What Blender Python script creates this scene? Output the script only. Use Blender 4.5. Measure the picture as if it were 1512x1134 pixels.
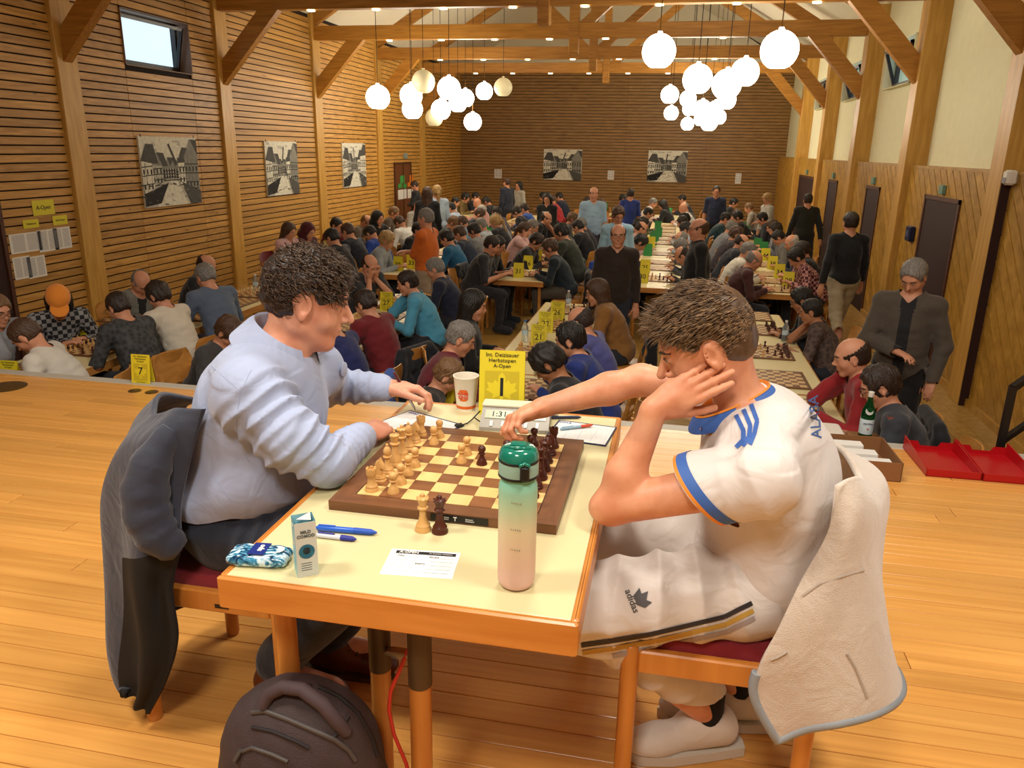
import bpy, math, random
import numpy as np
from mathutils import Vector, Matrix
for _o in list(bpy.data.objects): bpy.data.objects.remove(_o)
random.seed(7); np.random.seed(7)
SC = bpy.context.scene
COL = SC.collection
PI = math.pi
# ------------------------------------------------------------------ camera
CAMZ = 1.565
cam_d = bpy.data.cameras.new('camera'); CAM = bpy.data.objects.new('camera', cam_d); COL.objects.link(CAM)
cam_d.sensor_width = 36.0; cam_d.lens = 1143.0 / 1512.0 * 36.0; cam_d.clip_start = 0.05; cam_d.clip_end = 200
CAM.matrix_world = Matrix(((0.97959774, -0.07468757, 0.18657448, 0), (0.20022815, 0.28310948, -0.937954, 0),
                           (0.0172325, 0.95617508, 0.29228796, CAMZ), (0, 0, 0, 1)))
SC.camera = CAM
# ------------------------------------------------------------------ world: overcast daylight outside the windows
W = bpy.data.worlds.new('world'); SC.world = W; W.use_nodes = True
_bg = W.node_tree.nodes['Background']; _bg.inputs[0].default_value = (0.72, 0.88, 1.0, 1); _bg.inputs[1].default_value = 1.6
# ------------------------------------------------------------------ exposure
SC.view_settings.view_transform = 'Standard'; SC.view_settings.look = 'None'
SC.view_settings.exposure = 0.0; SC.view_settings.gamma = 1.0; SC.view_settings.use_curve_mapping = False
# ------------------------------------------------------------------ lights: the stage's ceiling lamps and the hall's ceiling lamps
def area(name, loc, size, power, color, rot=(0, 0, 0), sy=None):
    d = bpy.data.lights.new(name, 'AREA'); d.energy = power; d.color = color; d.size = size
    if sy: d.shape = 'RECTANGLE'; d.size_y = sy
    o = bpy.data.objects.new(name, d); o.location = loc; o.rotation_euler = rot; COL.objects.link(o); return o
WARM = (1.0, 0.80, 0.58)
area('stage_lamp', (-2.6, 0.6, 4.3), 0.7, 118, (1.0, 0.92, 0.81), (math.radians(8), math.radians(-22), 0))
area('stage_lamp', (1.7, 0.9, 4.3), 0.7, 96, (1.0, 0.92, 0.81), (math.radians(6), math.radians(22), 0))
area('stage_lamp', (-0.5, 3.3, 4.4), 0.9, 84, (1.0, 0.93, 0.83), (math.radians(-12), 0, 0))
area('stage_lamp', (-0.4, -0.9, 3.6), 0.6, 70, (1.0, 0.91, 0.80), (math.radians(35), 0, 0))
# ------------------------------------------------------------------ helpers: materials
def lin(c):
    if isinstance(c, str):
        c = c.lstrip('#'); c = tuple(int(c[i:i + 2], 16) / 255 for i in (0, 2, 4))
    return tuple((v / 12.92 if v <= 0.04045 else ((v + 0.055) / 1.055) ** 2.4) for v in c[:3]) + (1.0,)
MATS = {}
def new_mat(name):
    m = bpy.data.materials.new(name); m.use_nodes = True
    nt = m.node_tree; b = nt.nodes['Principled BSDF']; return m, nt, b
def mat(name, col, rough=0.5, metal=0.0, emit=None, estr=0.0, trans=0.0, ior=1.45, alpha=1.0, noise=0.0, nscale=20.0, bump=0.0, bscale=60.0, sheen=0.0, coat=0.0, sss=0.0):
    if name in MATS: return MATS[name]
    m, nt, b = new_mat(name); c = lin(col)
    b.inputs['Base Color'].default_value = c; b.inputs['Roughness'].default_value = rough; b.inputs['Metallic'].default_value = metal
    b.inputs['IOR'].default_value = ior
    if trans: b.inputs['Transmission Weight'].default_value = trans
    if alpha < 1: b.inputs['Alpha'].default_value = alpha
    if sheen: b.inputs['Sheen Weight'].default_value = sheen
    if coat: b.inputs['Coat Weight'].default_value = coat
    if sss:
        b.inputs['Subsurface Weight'].default_value = sss; b.inputs['Subsurface Radius'].default_value = (0.012, 0.005, 0.003)
        b.inputs['Subsurface Scale'].default_value = 0.6
    if emit is not None:
        b.inputs['Emission Color'].default_value = lin(emit); b.inputs['Emission Strength'].default_value = estr
    if noise or bump:
        tc = nt.nodes.new('ShaderNodeTexCoord')
    if noise:
        n = nt.nodes.new('ShaderNodeTexNoise'); n.inputs['Scale'].default_value = nscale; n.inputs['Detail'].default_value = 4
        nt.links.new(tc.outputs['Object'], n.inputs['Vector'])
        mx = nt.nodes.new('ShaderNodeMix'); mx.data_type = 'RGBA'
        mx.inputs[6].default_value = tuple(max(0, v * (1 - noise)) for v in c[:3]) + (1,); mx.inputs[7].default_value = tuple(min(1, v * (1 + noise)) for v in c[:3]) + (1,)
        nt.links.new(n.outputs['Fac'], mx.inputs[0]); nt.links.new(mx.outputs[2], b.inputs['Base Color'])
    if bump:
        n2 = nt.nodes.new('ShaderNodeTexNoise'); n2.inputs['Scale'].default_value = bscale; n2.inputs['Detail'].default_value = 3
        nt.links.new(tc.outputs['Object'], n2.inputs['Vector'])
        bp = nt.nodes.new('ShaderNodeBump'); bp.inputs['Strength'].default_value = bump; bp.inputs['Distance'].default_value = 0.01
        nt.links.new(n2.outputs['Fac'], bp.inputs['Height']); nt.links.new(bp.outputs[0], b.inputs['Normal'])
    MATS[name] = m; return m
def wood(name, light, dark, stretch=(1, 14, 14), scale=3.0, rough=0.45, rnd=0.22, coat=0.0, bump=0.03, knots=False, lo=0.3, hi=0.72):
    """procedural wood: noise stretched along the grain; a different tone for each piece"""
    if name in MATS: return MATS[name]
    m, nt, b = new_mat(name); N = nt.nodes.new; L = nt.links.new
    tc = N('ShaderNodeTexCoord'); oi = N('ShaderNodeObjectInfo'); add = N('ShaderNodeVectorMath'); add.operation = 'ADD'
    mul = N('ShaderNodeVectorMath'); mul.operation = 'SCALE'; mul.inputs[3].default_value = 37.0
    cmb = N('ShaderNodeCombineXYZ'); L(oi.outputs['Random'], cmb.inputs[0]); L(oi.outputs['Random'], cmb.inputs[1]); L(oi.outputs['Random'], cmb.inputs[2])
    L(cmb.outputs[0], mul.inputs[0]); L(tc.outputs['Object'], add.inputs[0]); L(mul.outputs[0], add.inputs[1])
    mp = N('ShaderNodeMapping'); mp.inputs['Scale'].default_value = stretch; L(add.outputs[0], mp.inputs['Vector'])
    n = N('ShaderNodeTexNoise'); n.inputs['Scale'].default_value = scale; n.inputs['Detail'].default_value = 6; n.inputs['Distortion'].default_value = 0.6
    L(mp.outputs[0], n.inputs['Vector'])
    cr = N('ShaderNodeValToRGB'); cr.color_ramp.elements[0].position = lo; cr.color_ramp.elements[1].position = hi
    cr.color_ramp.elements[0].color = lin(dark); cr.color_ramp.elements[1].color = lin(light); L(n.outputs['Fac'], cr.inputs[0])
    mr = N('ShaderNodeMapRange'); mr.inputs[3].default_value = 1 - rnd; mr.inputs[4].default_value = 1 + rnd * 0.6; L(oi.outputs['Random'], mr.inputs[0])
    hsv = N('ShaderNodeHueSaturation'); L(cr.outputs[0], hsv.inputs['Color']); L(mr.outputs[0], hsv.inputs['Value'])
    out = hsv.outputs[0]
    if knots:
        v = N('ShaderNodeTexVoronoi'); v.inputs['Scale'].default_value = 5.0
        mk = N('ShaderNodeMapping'); mk.inputs['Scale'].default_value = tuple(0.45 if s == min(stretch) else 1.4 for s in stretch)
        L(add.outputs[0], mk.inputs['Vector']); L(mk.outputs[0], v.inputs['Vector'])
        r2 = N('ShaderNodeMapRange'); r2.inputs[1].default_value = 0.04; r2.inputs[2].default_value = 0.10; r2.inputs[3].default_value = 0.45; r2.inputs[4].default_value = 1.0
        L(v.outputs['Distance'], r2.inputs[0])
        h2 = N('ShaderNodeHueSaturation'); L(out, h2.inputs['Color']); L(r2.outputs[0], h2.inputs['Value']); out = h2.outputs[0]
    L(out, b.inputs['Base Color']); b.inputs['Roughness'].default_value = rough
    if coat: b.inputs['Coat Weight'].default_value = coat; b.inputs['Coat Roughness'].default_value = 0.12
    if bump:
        bp = N('ShaderNodeBump'); bp.inputs['Strength'].default_value = bump; bp.inputs['Distance'].default_value = 0.01
        L(n.outputs['Fac'], bp.inputs['Height']); L(bp.outputs[0], b.inputs['Normal'])
    MATS[name] = m; return m
# ------------------------------------------------------------------ helpers: objects
def tag(o, label=None, cat=None, group=None, kind=None):
    if label: o['label'] = label
    if cat: o['category'] = cat
    if group: o['group'] = group
    if kind: o['kind'] = kind
    return o
def empty(name, loc=(0, 0, 0), rz=0.0, parent=None):
    o = bpy.data.objects.new(name, None); o.empty_display_size = 0.1; COL.objects.link(o); o.location = loc; o.rotation_euler = (0, 0, rz)
    if parent: o.parent = parent
    return o
def link(name, me, parent=None, loc=None, rot=None, scale=None, mats=None):
    o = bpy.data.objects.new(name, me); COL.objects.link(o)
    if parent is not None: o.parent = parent
    if loc is not None: o.location = loc
    if rot is not None: o.rotation_euler = rot
    if scale is not None: o.scale = scale if hasattr(scale, '__len__') else (scale,) * 3
    if mats is not None:
        for i, m in enumerate(mats):
            o.material_slots[i].link = 'OBJECT'; o.material_slots[i].material = m
    return o
def copy_tree(o, parent=None, loc=None, rot=None):
    c = o.copy(); COL.objects.link(c); c.parent = parent
    if loc is not None: c.location = loc
    if rot is not None: c.rotation_euler = rot
    for ch in o.children: copy_tree(ch, c)
    return c
class MB:
    """collects boxes, tubes and lathes; mesh()/build() turn them into ONE mesh"""
    def __init__(s): s.v = []; s.f = []; s.mi = []
    def poly(s, pts, faces, m=0):
        n = len(s.v); s.v += [tuple(p) for p in pts]; s.f += [tuple(i + n for i in f) for f in faces]; s.mi += [m] * len(faces); return s
    def box(s, lo, hi, m=0, bev=0.0):
        x0, y0, z0 = lo; x1, y1, z1 = hi
        if bev <= 0:
            return s.poly([(x0, y0, z0), (x1, y0, z0), (x1, y1, z0), (x0, y1, z0), (x0, y0, z1), (x1, y0, z1), (x1, y1, z1), (x0, y1, z1)],
                          [(0, 3, 2, 1), (4, 5, 6, 7), (0, 1, 5, 4), (1, 2, 6, 5), (2, 3, 7, 6), (3, 0, 4, 7)], m)
        b = bev; rings = []
        def ring(z, i):
            a0, a1, c0, c1 = x0 + i, x1 - i, y0 + i, y1 - i
            return [(a0 + b, c0, z), (a1 - b, c0, z), (a1, c0 + b, z), (a1, c1 - b, z), (a1 - b, c1, z), (a0 + b, c1, z), (a0, c1 - b, z), (a0, c0 + b, z)]
        pts = ring(z0, b) + ring(z0 + b, 0) + ring(z1 - b, 0) + ring(z1, b)
        fs = [tuple(range(7, -1, -1)), tuple(range(24, 32))]
        for r in range(3):
            for i in range(8): fs.append((r * 8 + i, r * 8 + (i + 1) % 8, (r + 1) * 8 + (i + 1) % 8, (r + 1) * 8 + i))
        return s.poly(pts, fs, m)
    def beam(s, a, b, w, h, up=(0, 0, 1), m=0):
        a = Vector(a); b = Vector(b); d = (b - a).normalized(); u = Vector(up); x = d.cross(u).normalized(); u = x.cross(d)
        pts = [p + x * (sx * w / 2) + u * (sy * h / 2) for p in (a, b) for sx, sy in ((-1, -1), (1, -1), (1, 1), (-1, 1))]
        return s.poly(pts, [(0, 3, 2, 1)[::-1], (4, 5, 6, 7)[::-1], (0, 1, 5, 4)[::-1], (1, 2, 6, 5)[::-1], (2, 3, 7, 6)[::-1], (3, 0, 4, 7)[::-1]], m)
    def tube(s, pts, r, n=10, m=0, cap=True):
        pts = [Vector(p) for p in pts]; k = len(pts); rs = r if hasattr(r, '__len__') else [r] * k; base = len(s.v)
        t0 = (pts[1] - pts[0]).normalized(); u = t0.orthogonal().normalized()
        for i, p in enumerate(pts):
            t = (pts[min(i + 1, k - 1)] - pts[max(i - 1, 0)]).normalized(); u = (u - t * u.dot(t)).normalized(); w = t.cross(u)
            for j in range(n):
                a = 2 * PI * j / n; s.v.append(tuple(p + (u * math.cos(a) + w * math.sin(a)) * rs[i]))
        for i in range(k - 1):
            for j in range(n): s.f.append((base + i * n + j, base + i * n + (j + 1) % n, base + (i + 1) * n + (j + 1) % n, base + (i + 1) * n + j)); s.mi.append(m)
        if cap:
            s.f.append(tuple(base + j for j in range(n - 1, -1, -1))); s.f.append(tuple(base + (k - 1) * n + j for j in range(n))); s.mi += [m, m]
        return s
    def lathe(s, prof, n=24, c=(0, 0, 0), m=0, mfun=None):
        base = len(s.v); k = len(prof)
        for r, z in prof:
            for j in range(n):
                a = 2 * PI * j / n; s.v.append((c[0] + r * math.cos(a), c[1] + r * math.sin(a), c[2] + z))
        for i in range(k - 1):
            for j in range(n): s.f.append((base + i * n + j, base + i * n + (j + 1) % n, base + (i + 1) * n + (j + 1) % n, base + (i + 1) * n + j)); s.mi.append(mfun(i) if mfun else m)
        if prof[0][0] > 1e-6: s.f.append(tuple(base + j for j in range(n - 1, -1, -1))); s.mi.append(mfun(0) if mfun else m)
        if prof[-1][0] > 1e-6: s.f.append(tuple(base + (k - 1) * n + j for j in range(n))); s.mi.append(mfun(k - 2) if mfun else m)
        return s
    def extr(s, poly, z0, z1, m=0):
        n = len(poly)
        return s.poly([(x, y, z0) for x, y in poly] + [(x, y, z1) for x, y in poly],
                      [tuple(range(n - 1, -1, -1)), tuple(range(n, 2 * n))] + [(i, (i + 1) % n, n + (i + 1) % n, n + i) for i in range(n)], m)
    def xf(s, M, start=0):
        for i in range(start, len(s.v)): s.v[i] = tuple(M @ Vector(s.v[i]))
        return s
    def mesh(s, name, mats, smooth=None):
        me = bpy.data.meshes.new(name); me.from_pydata(s.v, [], s.f)
        for m in (mats if isinstance(mats, (list, tuple)) else [mats]): me.materials.append(m)
        if max(s.mi, default=0): me.polygons.foreach_set('material_index', s.mi)
        if smooth is not None:
            me.polygons.foreach_set('use_smooth', [True] * len(me.polygons))
            if smooth < 180: me.set_sharp_from_angle(angle=math.radians(smooth))
        me.update(); return me
    def build(s, name, mats, parent=None, smooth=None, loc=None, rot=None):
        return link(name, s.mesh(name, mats, smooth), parent, loc, rot)
_TXT = {}
def text(name, body, size, m, parent, loc, rot, align='CENTER', sx=1.0, ext=0.0004, bold=0.0):
    k = (body, size, m.name, align, bold)
    if k not in _TXT:
        c = bpy.data.curves.new(name, 'FONT'); c.body = body; c.size = size; c.align_x = align; c.align_y = 'CENTER'; c.extrude = ext; c.offset = bold; c.resolution_u = 2
        t = bpy.data.objects.new(name, c); me = bpy.data.meshes.new_from_object(t); me.name = name; me.materials.clear(); me.materials.append(m); _TXT[k] = me
        bpy.data.objects.remove(t); bpy.data.curves.remove(c)
    o = link(name, _TXT[k], parent, loc, rot); o.scale = (sx, 1, 1); return o
# ------------------------------------------------------------------ helpers: photograph pixel -> point in the room on a known plane
_RC = np.array([[0.97959774, 0.07468757, -0.18657448], [0.20022815, -0.28310948, 0.937954], [0.0172325, -0.95617508, -0.29228796]])
def _ray(x, y): return _RC @ np.array([x - 756.0, y - 567.0, 1143.0])
def at_z(x, y, z): r = _ray(x, y); p = r * ((z - CAMZ) / r[2]); return Vector((p[0], p[1], z))
def at_y(x, y, Y): r = _ray(x, y); p = r * (Y / r[1]); return Vector((p[0], Y, p[2] + CAMZ))
def at_x(x, y, X): r = _ray(x, y); p = r * (X / r[0]); return Vector((X, p[1], p[2] + CAMZ))
HF = -0.965   # hall floor; the stage floor is z = 0
# ================================================================== THE SETTING
XL, XR, YB, ZE = -7.3, 3.2, 26.9, 4.02
FR = [8.75, 12.22, 15.69, 19.16, 22.63]
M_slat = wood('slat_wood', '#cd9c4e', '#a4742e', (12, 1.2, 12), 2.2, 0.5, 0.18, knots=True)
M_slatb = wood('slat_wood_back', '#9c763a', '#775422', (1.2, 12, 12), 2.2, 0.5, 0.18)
M_gap = mat('gap_dark', '#1c0f06', 0.9)
M_post = wood('post_wood', '#d0a250', '#b58634', (12, 12, 1.0), 2.0, 0.45, 0.08)
M_beam = wood('beam_wood', '#bb8434', '#98641e', (1.0, 12, 12), 2.0, 0.45, 0.10)
M_diag = wood('diagonal_wood', '#c49640', '#9a7020', (10, 3, 3), 2.0, 0.4, 0.14)
M_plast = mat('rough_plaster', '#e4e0bc', 0.9, noise=0.06, nscale=8, bump=0.7, bscale=90)
M_ceil = mat('ceiling_plaster', '#d9d3bd', 0.9, noise=0.05, nscale=3)
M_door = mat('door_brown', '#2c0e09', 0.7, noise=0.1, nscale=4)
M_dframe = mat('door_frame', '#4e2a1a', 0.5)
M_floor = wood('stage_plank', '#ebae5c', '#d49548', (1.0, 16, 10), 2.4, 0.30, 0.13, coat=0.25, bump=0.015)
M_hfloor = wood('hall_plank', '#c09a52', '#a07c38', (2, 9, 9), 2.0, 0.4, 0.12)
M_white = mat('white_trim', '#b9b3a6', 0.5)
M_black = mat('black_metal', '#16110e', 0.45)
M_glass = mat('window_glass', '#dfeef5', 0.05, trans=1.0, ior=1.02)
# --- floors
def struct(name, o): tag(o, kind='structure'); o.name = name; return o
fl = MB().box((-9, -2.4, -0.16), (5.4, 4.36, -0.022)).build('floor', M_gap); struct('floor', fl)
plank_me = MB().box((0, 0, -0.02), (1, 0.0845, 0), bev=0.0015).mesh('plank', M_floor)
y = -0.9; r = random.Random(3)
while y < 4.34:
    x = -6.8 - r.random() * 1.5
    while x < 4.8:
        L = r.uniform(1.4, 3.4)
        if x + L > -6.8: link('plank', plank_me, fl, (x, y, 0), None, (L - 0.003, min(1, (4.36 - y) / 0.0845), 1))
        x += L
    y += 0.0868
MB().box((-7.3, 4.36, -0.05), (3.2, 4.45, 0.002), bev=0.004).build('edge_strip', M_white, fl)
MB().box((-7.3, 4.33, HF), (3.2, 4.40, -0.05)).build('stage_front', mat('stage_front', '#5d4024', 0.6), fl)
hf = MB().box((-7.5, 4.4, HF - 0.1), (3.6, 27.2, HF - 0.006)).build('hall_floor', wood('hall_floor_mat', '#b8924c', '#9a7636', (1.5, 9, 9), 2.0, 0.4, 0.0)); struct('floor_hall', hf)
hp_me = MB().box((0, 0, -0.005), (1, 1, 0)).mesh('hall_plank', M_hfloor)
for i in range(6):
    y = 4.42 - (i % 2) * 0.5
    while y < 20:
        L = r.uniform(0.9, 1.5)
        link('plank', hp_me, hf, (1.86 + i * 0.223, max(y, 4.42), HF), None, (0.219, L - 0.005 - max(0, 4.42 - y), 1)); y += L
def cable_cover(px, py, n=3):
    c = at_z(px, py, 0.001); o = MB().lathe([(0.0, 0.003), (0.052, 0.003), (0.056, 0.0), (0.056, -0.004)], 20).build('floor_socket', mat('socket_lid', '#6d5530', 0.4, 0.6), None, 40, c)
    return o
tag(cable_cover(8, 571), 'large round bronze socket lid set in the stage boards', 'socket lid').scale = (2.3, 2.3, 1)
for _i, (_a, _b) in enumerate(((199, 577), (224, 579))):
    tag(cable_cover(_a, _b), 'small round socket lid in the stage floor by card seven', 'socket lid', 'small stage socket lids').scale = (0.75, 0.75, 1)
# --- left wall: horizontal slats in bays between posts
P = 0.0978
wl = MB().box((XL - 0.3, 4.4, HF), (XL - 0.025, 9.85, ZE + 0.1)).box((XL - 0.3, 11.37, HF), (XL - 0.025, YB, ZE + 0.1)).box((XL - 0.3, 9.85, HF), (XL - 0.025, 11.37, 2.53)).box((XL - 0.3, 9.85, 3.24), (XL - 0.025, 11.37, ZE + 0.1)).build('wall_left', M_gap)
struct('wall_left', wl)
slat_me = MB().box((-0.022, 0, 0), (0, 1, P - 0.016), bev=0.002).mesh('slat', M_slat)
nsl = int((ZE - HF) / P)
for (a, b, win) in ((4.45, 6.35, 0), (6.35, 7.39, 2), (7.39, 8.58, 0), (8.92, 9.85, 0), (9.85, 11.37, 1), (11.37, 12.05, 0), (12.39, 15.52, 0)):
    for k in range(nsl):
        z = HF + 0.02 + k * P
        if win == 1 and z + P > 2.53 and z < 3.24: continue
        if win == 2 and z < 1.02: continue
        link('slat', slat_me, wl, (XL, a + 0.003, z), None, (1, b - a - 0.006, 1))
far = MB()
for (a, b) in ((15.86, 18.99), (19.33, 20.18), (21.50, 22.46), (22.80, YB)):
    for k in range(nsl):
        z = HF + 0.02 + k * P; far.box((XL - 0.022, a, z), (XL, b, z + P - 0.016))
for k in range(nsl):
    z = HF + 0.02 + k * P
    if z > 1.1: far.box((XL - 0.022, 20.18, z), (XL, 21.50, z + P - 0.016))
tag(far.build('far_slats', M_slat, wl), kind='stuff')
# --- back wall
wb = MB().box((XL - 0.4, YB + 0.025, HF), (XR + 0.6, YB + 0.3, 7.4)).build('wall_back', M_gap); struct('wall_back', wb)
far = MB()
for k in range(nsl):
    z = HF + 0.02 + k * P
    for a, b in ((XL, -4.9), (-4.895, -1.7), (-1.695, 0.9), (0.905, XR + 0.22)): far.box((a, YB, z), (b, YB + 0.022, z + P - 0.016))
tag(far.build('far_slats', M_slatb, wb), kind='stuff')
MB().poly([(XL, YB, ZE + 0.02), (XR + 0.2, YB, ZE + 0.02), ((XL + XR) / 2, YB, 7.3)], [(0, 1, 2)]).build('gable', M_ceil, wb)
# --- right wall: diagonal boards below, rough plaster above
wr = MB().box((XR + 0.03, 4.4, HF), (XR + 0.4, YB, 1.40)).build('wall_right', M_gap); struct('wall_right', wr)
wp = MB()
WINR = [(13.15, 14.75), (16.62, 18.22), (20.09, 21.69)]
ys = [4.4] + [v for w in WINR for v in w] + [YB]
for a, b in zip(ys[0::2], ys[1::2]): wp.box((XR + 0.2, a, 1.40), (XR + 0.5, b, ZE + 0.3))
for a, b in WINR: wp.box((XR + 0.2, a, 1.40), (XR + 0.5, b, 2.58)); wp.box((XR + 0.2, a, 3.26), (XR + 0.5, b, ZE + 0.3))
wp.build('plaster', M_plast, wr)
MB().box((XR - 0.005, 4.4, 1.395), (XR + 0.21, YB, 1.425)).build('ledge', M_diag, wr)
def clip(poly, a, b, c):      # keep a*x + b*y <= c
    out = []
    for i in range(len(poly)):
        p, q = poly[i - 1], poly[i]; fp = a * p[0] + b * p[1] - c; fq = a * q[0] + b * q[1] - c
        if (fp <= 0) != (fq <= 0):
            t = fp / (fp - fq); out.append((p[0] + (q[0] - p[0]) * t, p[1] + (q[1] - p[1]) * t))
        if fq <= 0: out.append(q)
    return out
DOORS = [(9.83, 11.16, 1.08), (13.53, 14.45, 1.06), (16.97, 17.91, 1.04), (19.70, 22.05, 1.02)]
G = 0.235
def diag_boards(y0, y1, z0, z1, parent, stuff=None):
    k0 = int((y0 - z1) / G) - 1; k1 = int((y1 - z0) / G) + 1
    for k in range(k0, k1 + 1):
        c = [(y0, z0), (y1, z0), (y1, z1), (y0, z1)]
        c = clip(c, 1, -1, (k + 1) * G - 0.020); c = clip(c, -1, 1, -k * G)
        if len(c) < 3: continue
        n = len(c); mb = stuff if stuff is not None else MB()
        mb.poly([(XR, p[0], p[1]) for p in c] + [(XR + 0.02, p[0], p[1]) for p in c], [tuple(range(n - 1, -1, -1)), tuple(range(n, 2 * n))] + [(i, (i + 1) % n, n + (i + 1) % n, n + i) for i in range(n)])
        if stuff is None:
            o = mb.build('board', M_diag, parent)
def bay(y0, y1, door, stuff=None):
    z0 = HF + 0.08
    if not door: diag_boards(y0, y1, z0, 1.395, wr, stuff); return
    a, b, zt = door
    if a - y0 > 0.05: diag_boards(y0, a, z0, 1.395, wr, stuff)
    diag_boards(a, b, zt, 1.395, wr, stuff)
    if y1 - b > 0.05: diag_boards(b, y1, z0, 1.395, wr, stuff)
bay(4.45, 8.58, None); bay(8.92, 12.05, DOORS[0]); bay(12.39, 15.52, DOORS[1])
st = MB(); bay(15.86, 18.99, DOORS[2], st); bay(19.33, 22.46, DOORS[3], st); bay(22.8, YB, None, st)
tag(st.build('far_boards', M_diag, wr), kind='stuff')
for i, (a, b, zt) in enumerate(DOORS):
    d = MB().box((XR - 0.008, a + 0.05, HF), (XR + 0.028, b - 0.05, zt - 0.05), bev=0.004).build('door_%d' % (i + 1), M_door); struct('door_%d' % (i + 1), d)
    MB().box((XR - 0.02, a, HF), (XR + 0.03, a + 0.05, zt)).box((XR - 0.02, b - 0.05, HF), (XR + 0.03, b, zt)).box((XR - 0.02, a, zt - 0.05), (XR + 0.03, b, zt)).build('door_frame', M_dframe, d)
    MB().tube([(XR - 0.01, b - 0.13, HF + 1.02), (XR - 0.05, b - 0.13, HF + 1.02), (XR - 0.05, b - 0.25, HF + 1.02)], 0.009, 8).build('door_handle', mat('steel', '#b8b8b4', 0.3, 1.0), d, 60)
    sg = MB().box((XR - 0.045, (a + b) / 2 - 0.075, zt + 0.03), (XR, (a + b) / 2 + 0.075, zt + 0.14), bev=0.006).build('exit_sign', mat('exit_green', '#6d8f80', 0.4))
    tag(sg, ['small green exit sign over the near single brown door', 'small green exit sign over the second brown door', 'small green exit sign over the third brown door', 'small green exit sign over the wide double door'][i], 'sign')
# door in the left wall near the stage, double door at the hall's far left
for nm, a, b, zt in (('door_5', 6.42, 7.39, 1.03), ('door_6', 20.2, 21.48, 1.08)):
    d = MB().box((XL - 0.02, a, HF), (XL + 0.02, b, zt), bev=0.004).build(nm, mat('door_wood', '#6e3f20', 0.5, noise=0.1) if nm == 'door_6' else M_door); struct(nm, d)
    MB().box((XL - 0.01, a - 0.05, HF), (XL + 0.035, a, zt + 0.05)).box((XL - 0.01, b, HF), (XL + 0.035, b + 0.05, zt + 0.05)).box((XL - 0.01, a, zt), (XL + 0.035, b, zt + 0.05)).build('door_frame', M_dframe, d)
    if nm == 'door_6': MB().box((XL + 0.02, (a + b) / 2 - 0.01, HF), (XL + 0.03, (a + b) / 2 + 0.01, zt)).build('gap', M_gap, d)
# baseboards
bb = MB().box((XR - 0.03, 4.45, HF), (XR + 0.03, 9.83, HF + 0.08)).box((XR - 0.03, 11.16, HF), (XR + 0.03, 13.53, HF + 0.08)).box((XR - 0.03, 14.45, HF), (XR + 0.03, YB, HF + 0.08)).build('baseboard_right', M_diag); struct('baseboard_right', bb)
# --- posts, braces, tie beams, king posts, rafters
XM = (XL + XR) / 2; RS = math.tan(math.radians(31)); ZR = ZE + (XM - XL) * RS
tn = 0
for i, Y in enumerate(FR + [5.28]):
    tn += 1
    t = empty('trim_%d' % tn, (0, 0, 0)); tag(t, kind='structure')
    MB().box((XL - 0.03, Y - 0.17, HF), (XL + 0.05, Y + 0.17, ZE), bev=0.006).build('post', M_post, t)
    MB().box((XR - 0.09, Y - 0.17, HF), (XR + 0.25, Y + 0.17, ZE), bev=0.006).build('post', M_post, t)
    MB().box((XL - 0.03, Y - 0.08, 3.54), (XR + 0.2, Y + 0.08, 3.80), bev=0.006).build('tie_beam', M_beam, t)
    for s, xw in ((1, XL), (-1, XR)):
        a = Vector((xw + s * 0.02, Y, 2.60)); b = Vector((xw + s * 1.02, Y, 3.66))
        MB().beam(a - (b - a) * 0.08, b + (b - a) * 0.04, 0.145, 0.25, (0, 0, 1)).build('brace', M_beam, t)
        MB().beam((xw - s * 0.2, Y, ZE - 0.1 - 0.2 * RS), (XM, Y, ZR - 0.1), 0.14, 0.24, (0, 0, 1)).build('rafter', M_beam, t)
        MB().beam((XM + s * -0.1, Y, 3.7), (XM - s * 2.3, Y, ZR - 2.3 * RS - 0.2), 0.12, 0.18, (0, 0, 1)).build('strut', M_beam, t)
    MB().box((XM - 0.09, Y - 0.1, 3.28), (XM + 0.09, Y + 0.1, ZR - 0.1), bev=0.012).build('king_post', M_beam, t)
    if Y == 8.75: MB().box((XR - 0.085, Y - 0.182, HF), (XR + 0.02, Y - 0.168, 1.40)).build('dark_strip', M_door, t)  # thin dark maroon strip over the lower near face of this right post
    if Y < 6: continue
    for xk in range(8):                       # downlights let into the underside of the tie beam
        x = XL + 1.6 + xk * 1.06
        if abs(x - XM) < 0.15: continue
        o = MB().lathe([(0.0, 0.002), (0.045, 0.002), (0.06, 0.0), (0.062, -0.012), (0.05, -0.014), (0.0, -0.006)], 14).build('downlight', mat('downlight_glow', '#ffe9c0', 0.4, emit='#ffdca0', estr=14), None, 50, (x, Y, 3.535))
        tag(o, 'small glowing downlight under a tie beam', 'downlight', 'downlights under the tie beams')
# --- ceiling: two slopes
ce = MB().poly([(XL - 0.1, 4.0, ZE - 0.06), (XL - 0.1, YB + 0.1, ZE - 0.06), (XM, YB + 0.1, ZR), (XM, 4.0, ZR), (XR + 0.5, YB + 0.1, ZE - 0.06 - 0.4 * RS * 0), (XR + 0.5, 4.0, ZE - 0.06)], [(0, 1, 2, 3), (3, 2, 4, 5)]).build('ceiling', M_ceil); struct('ceiling', ce)
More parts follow.
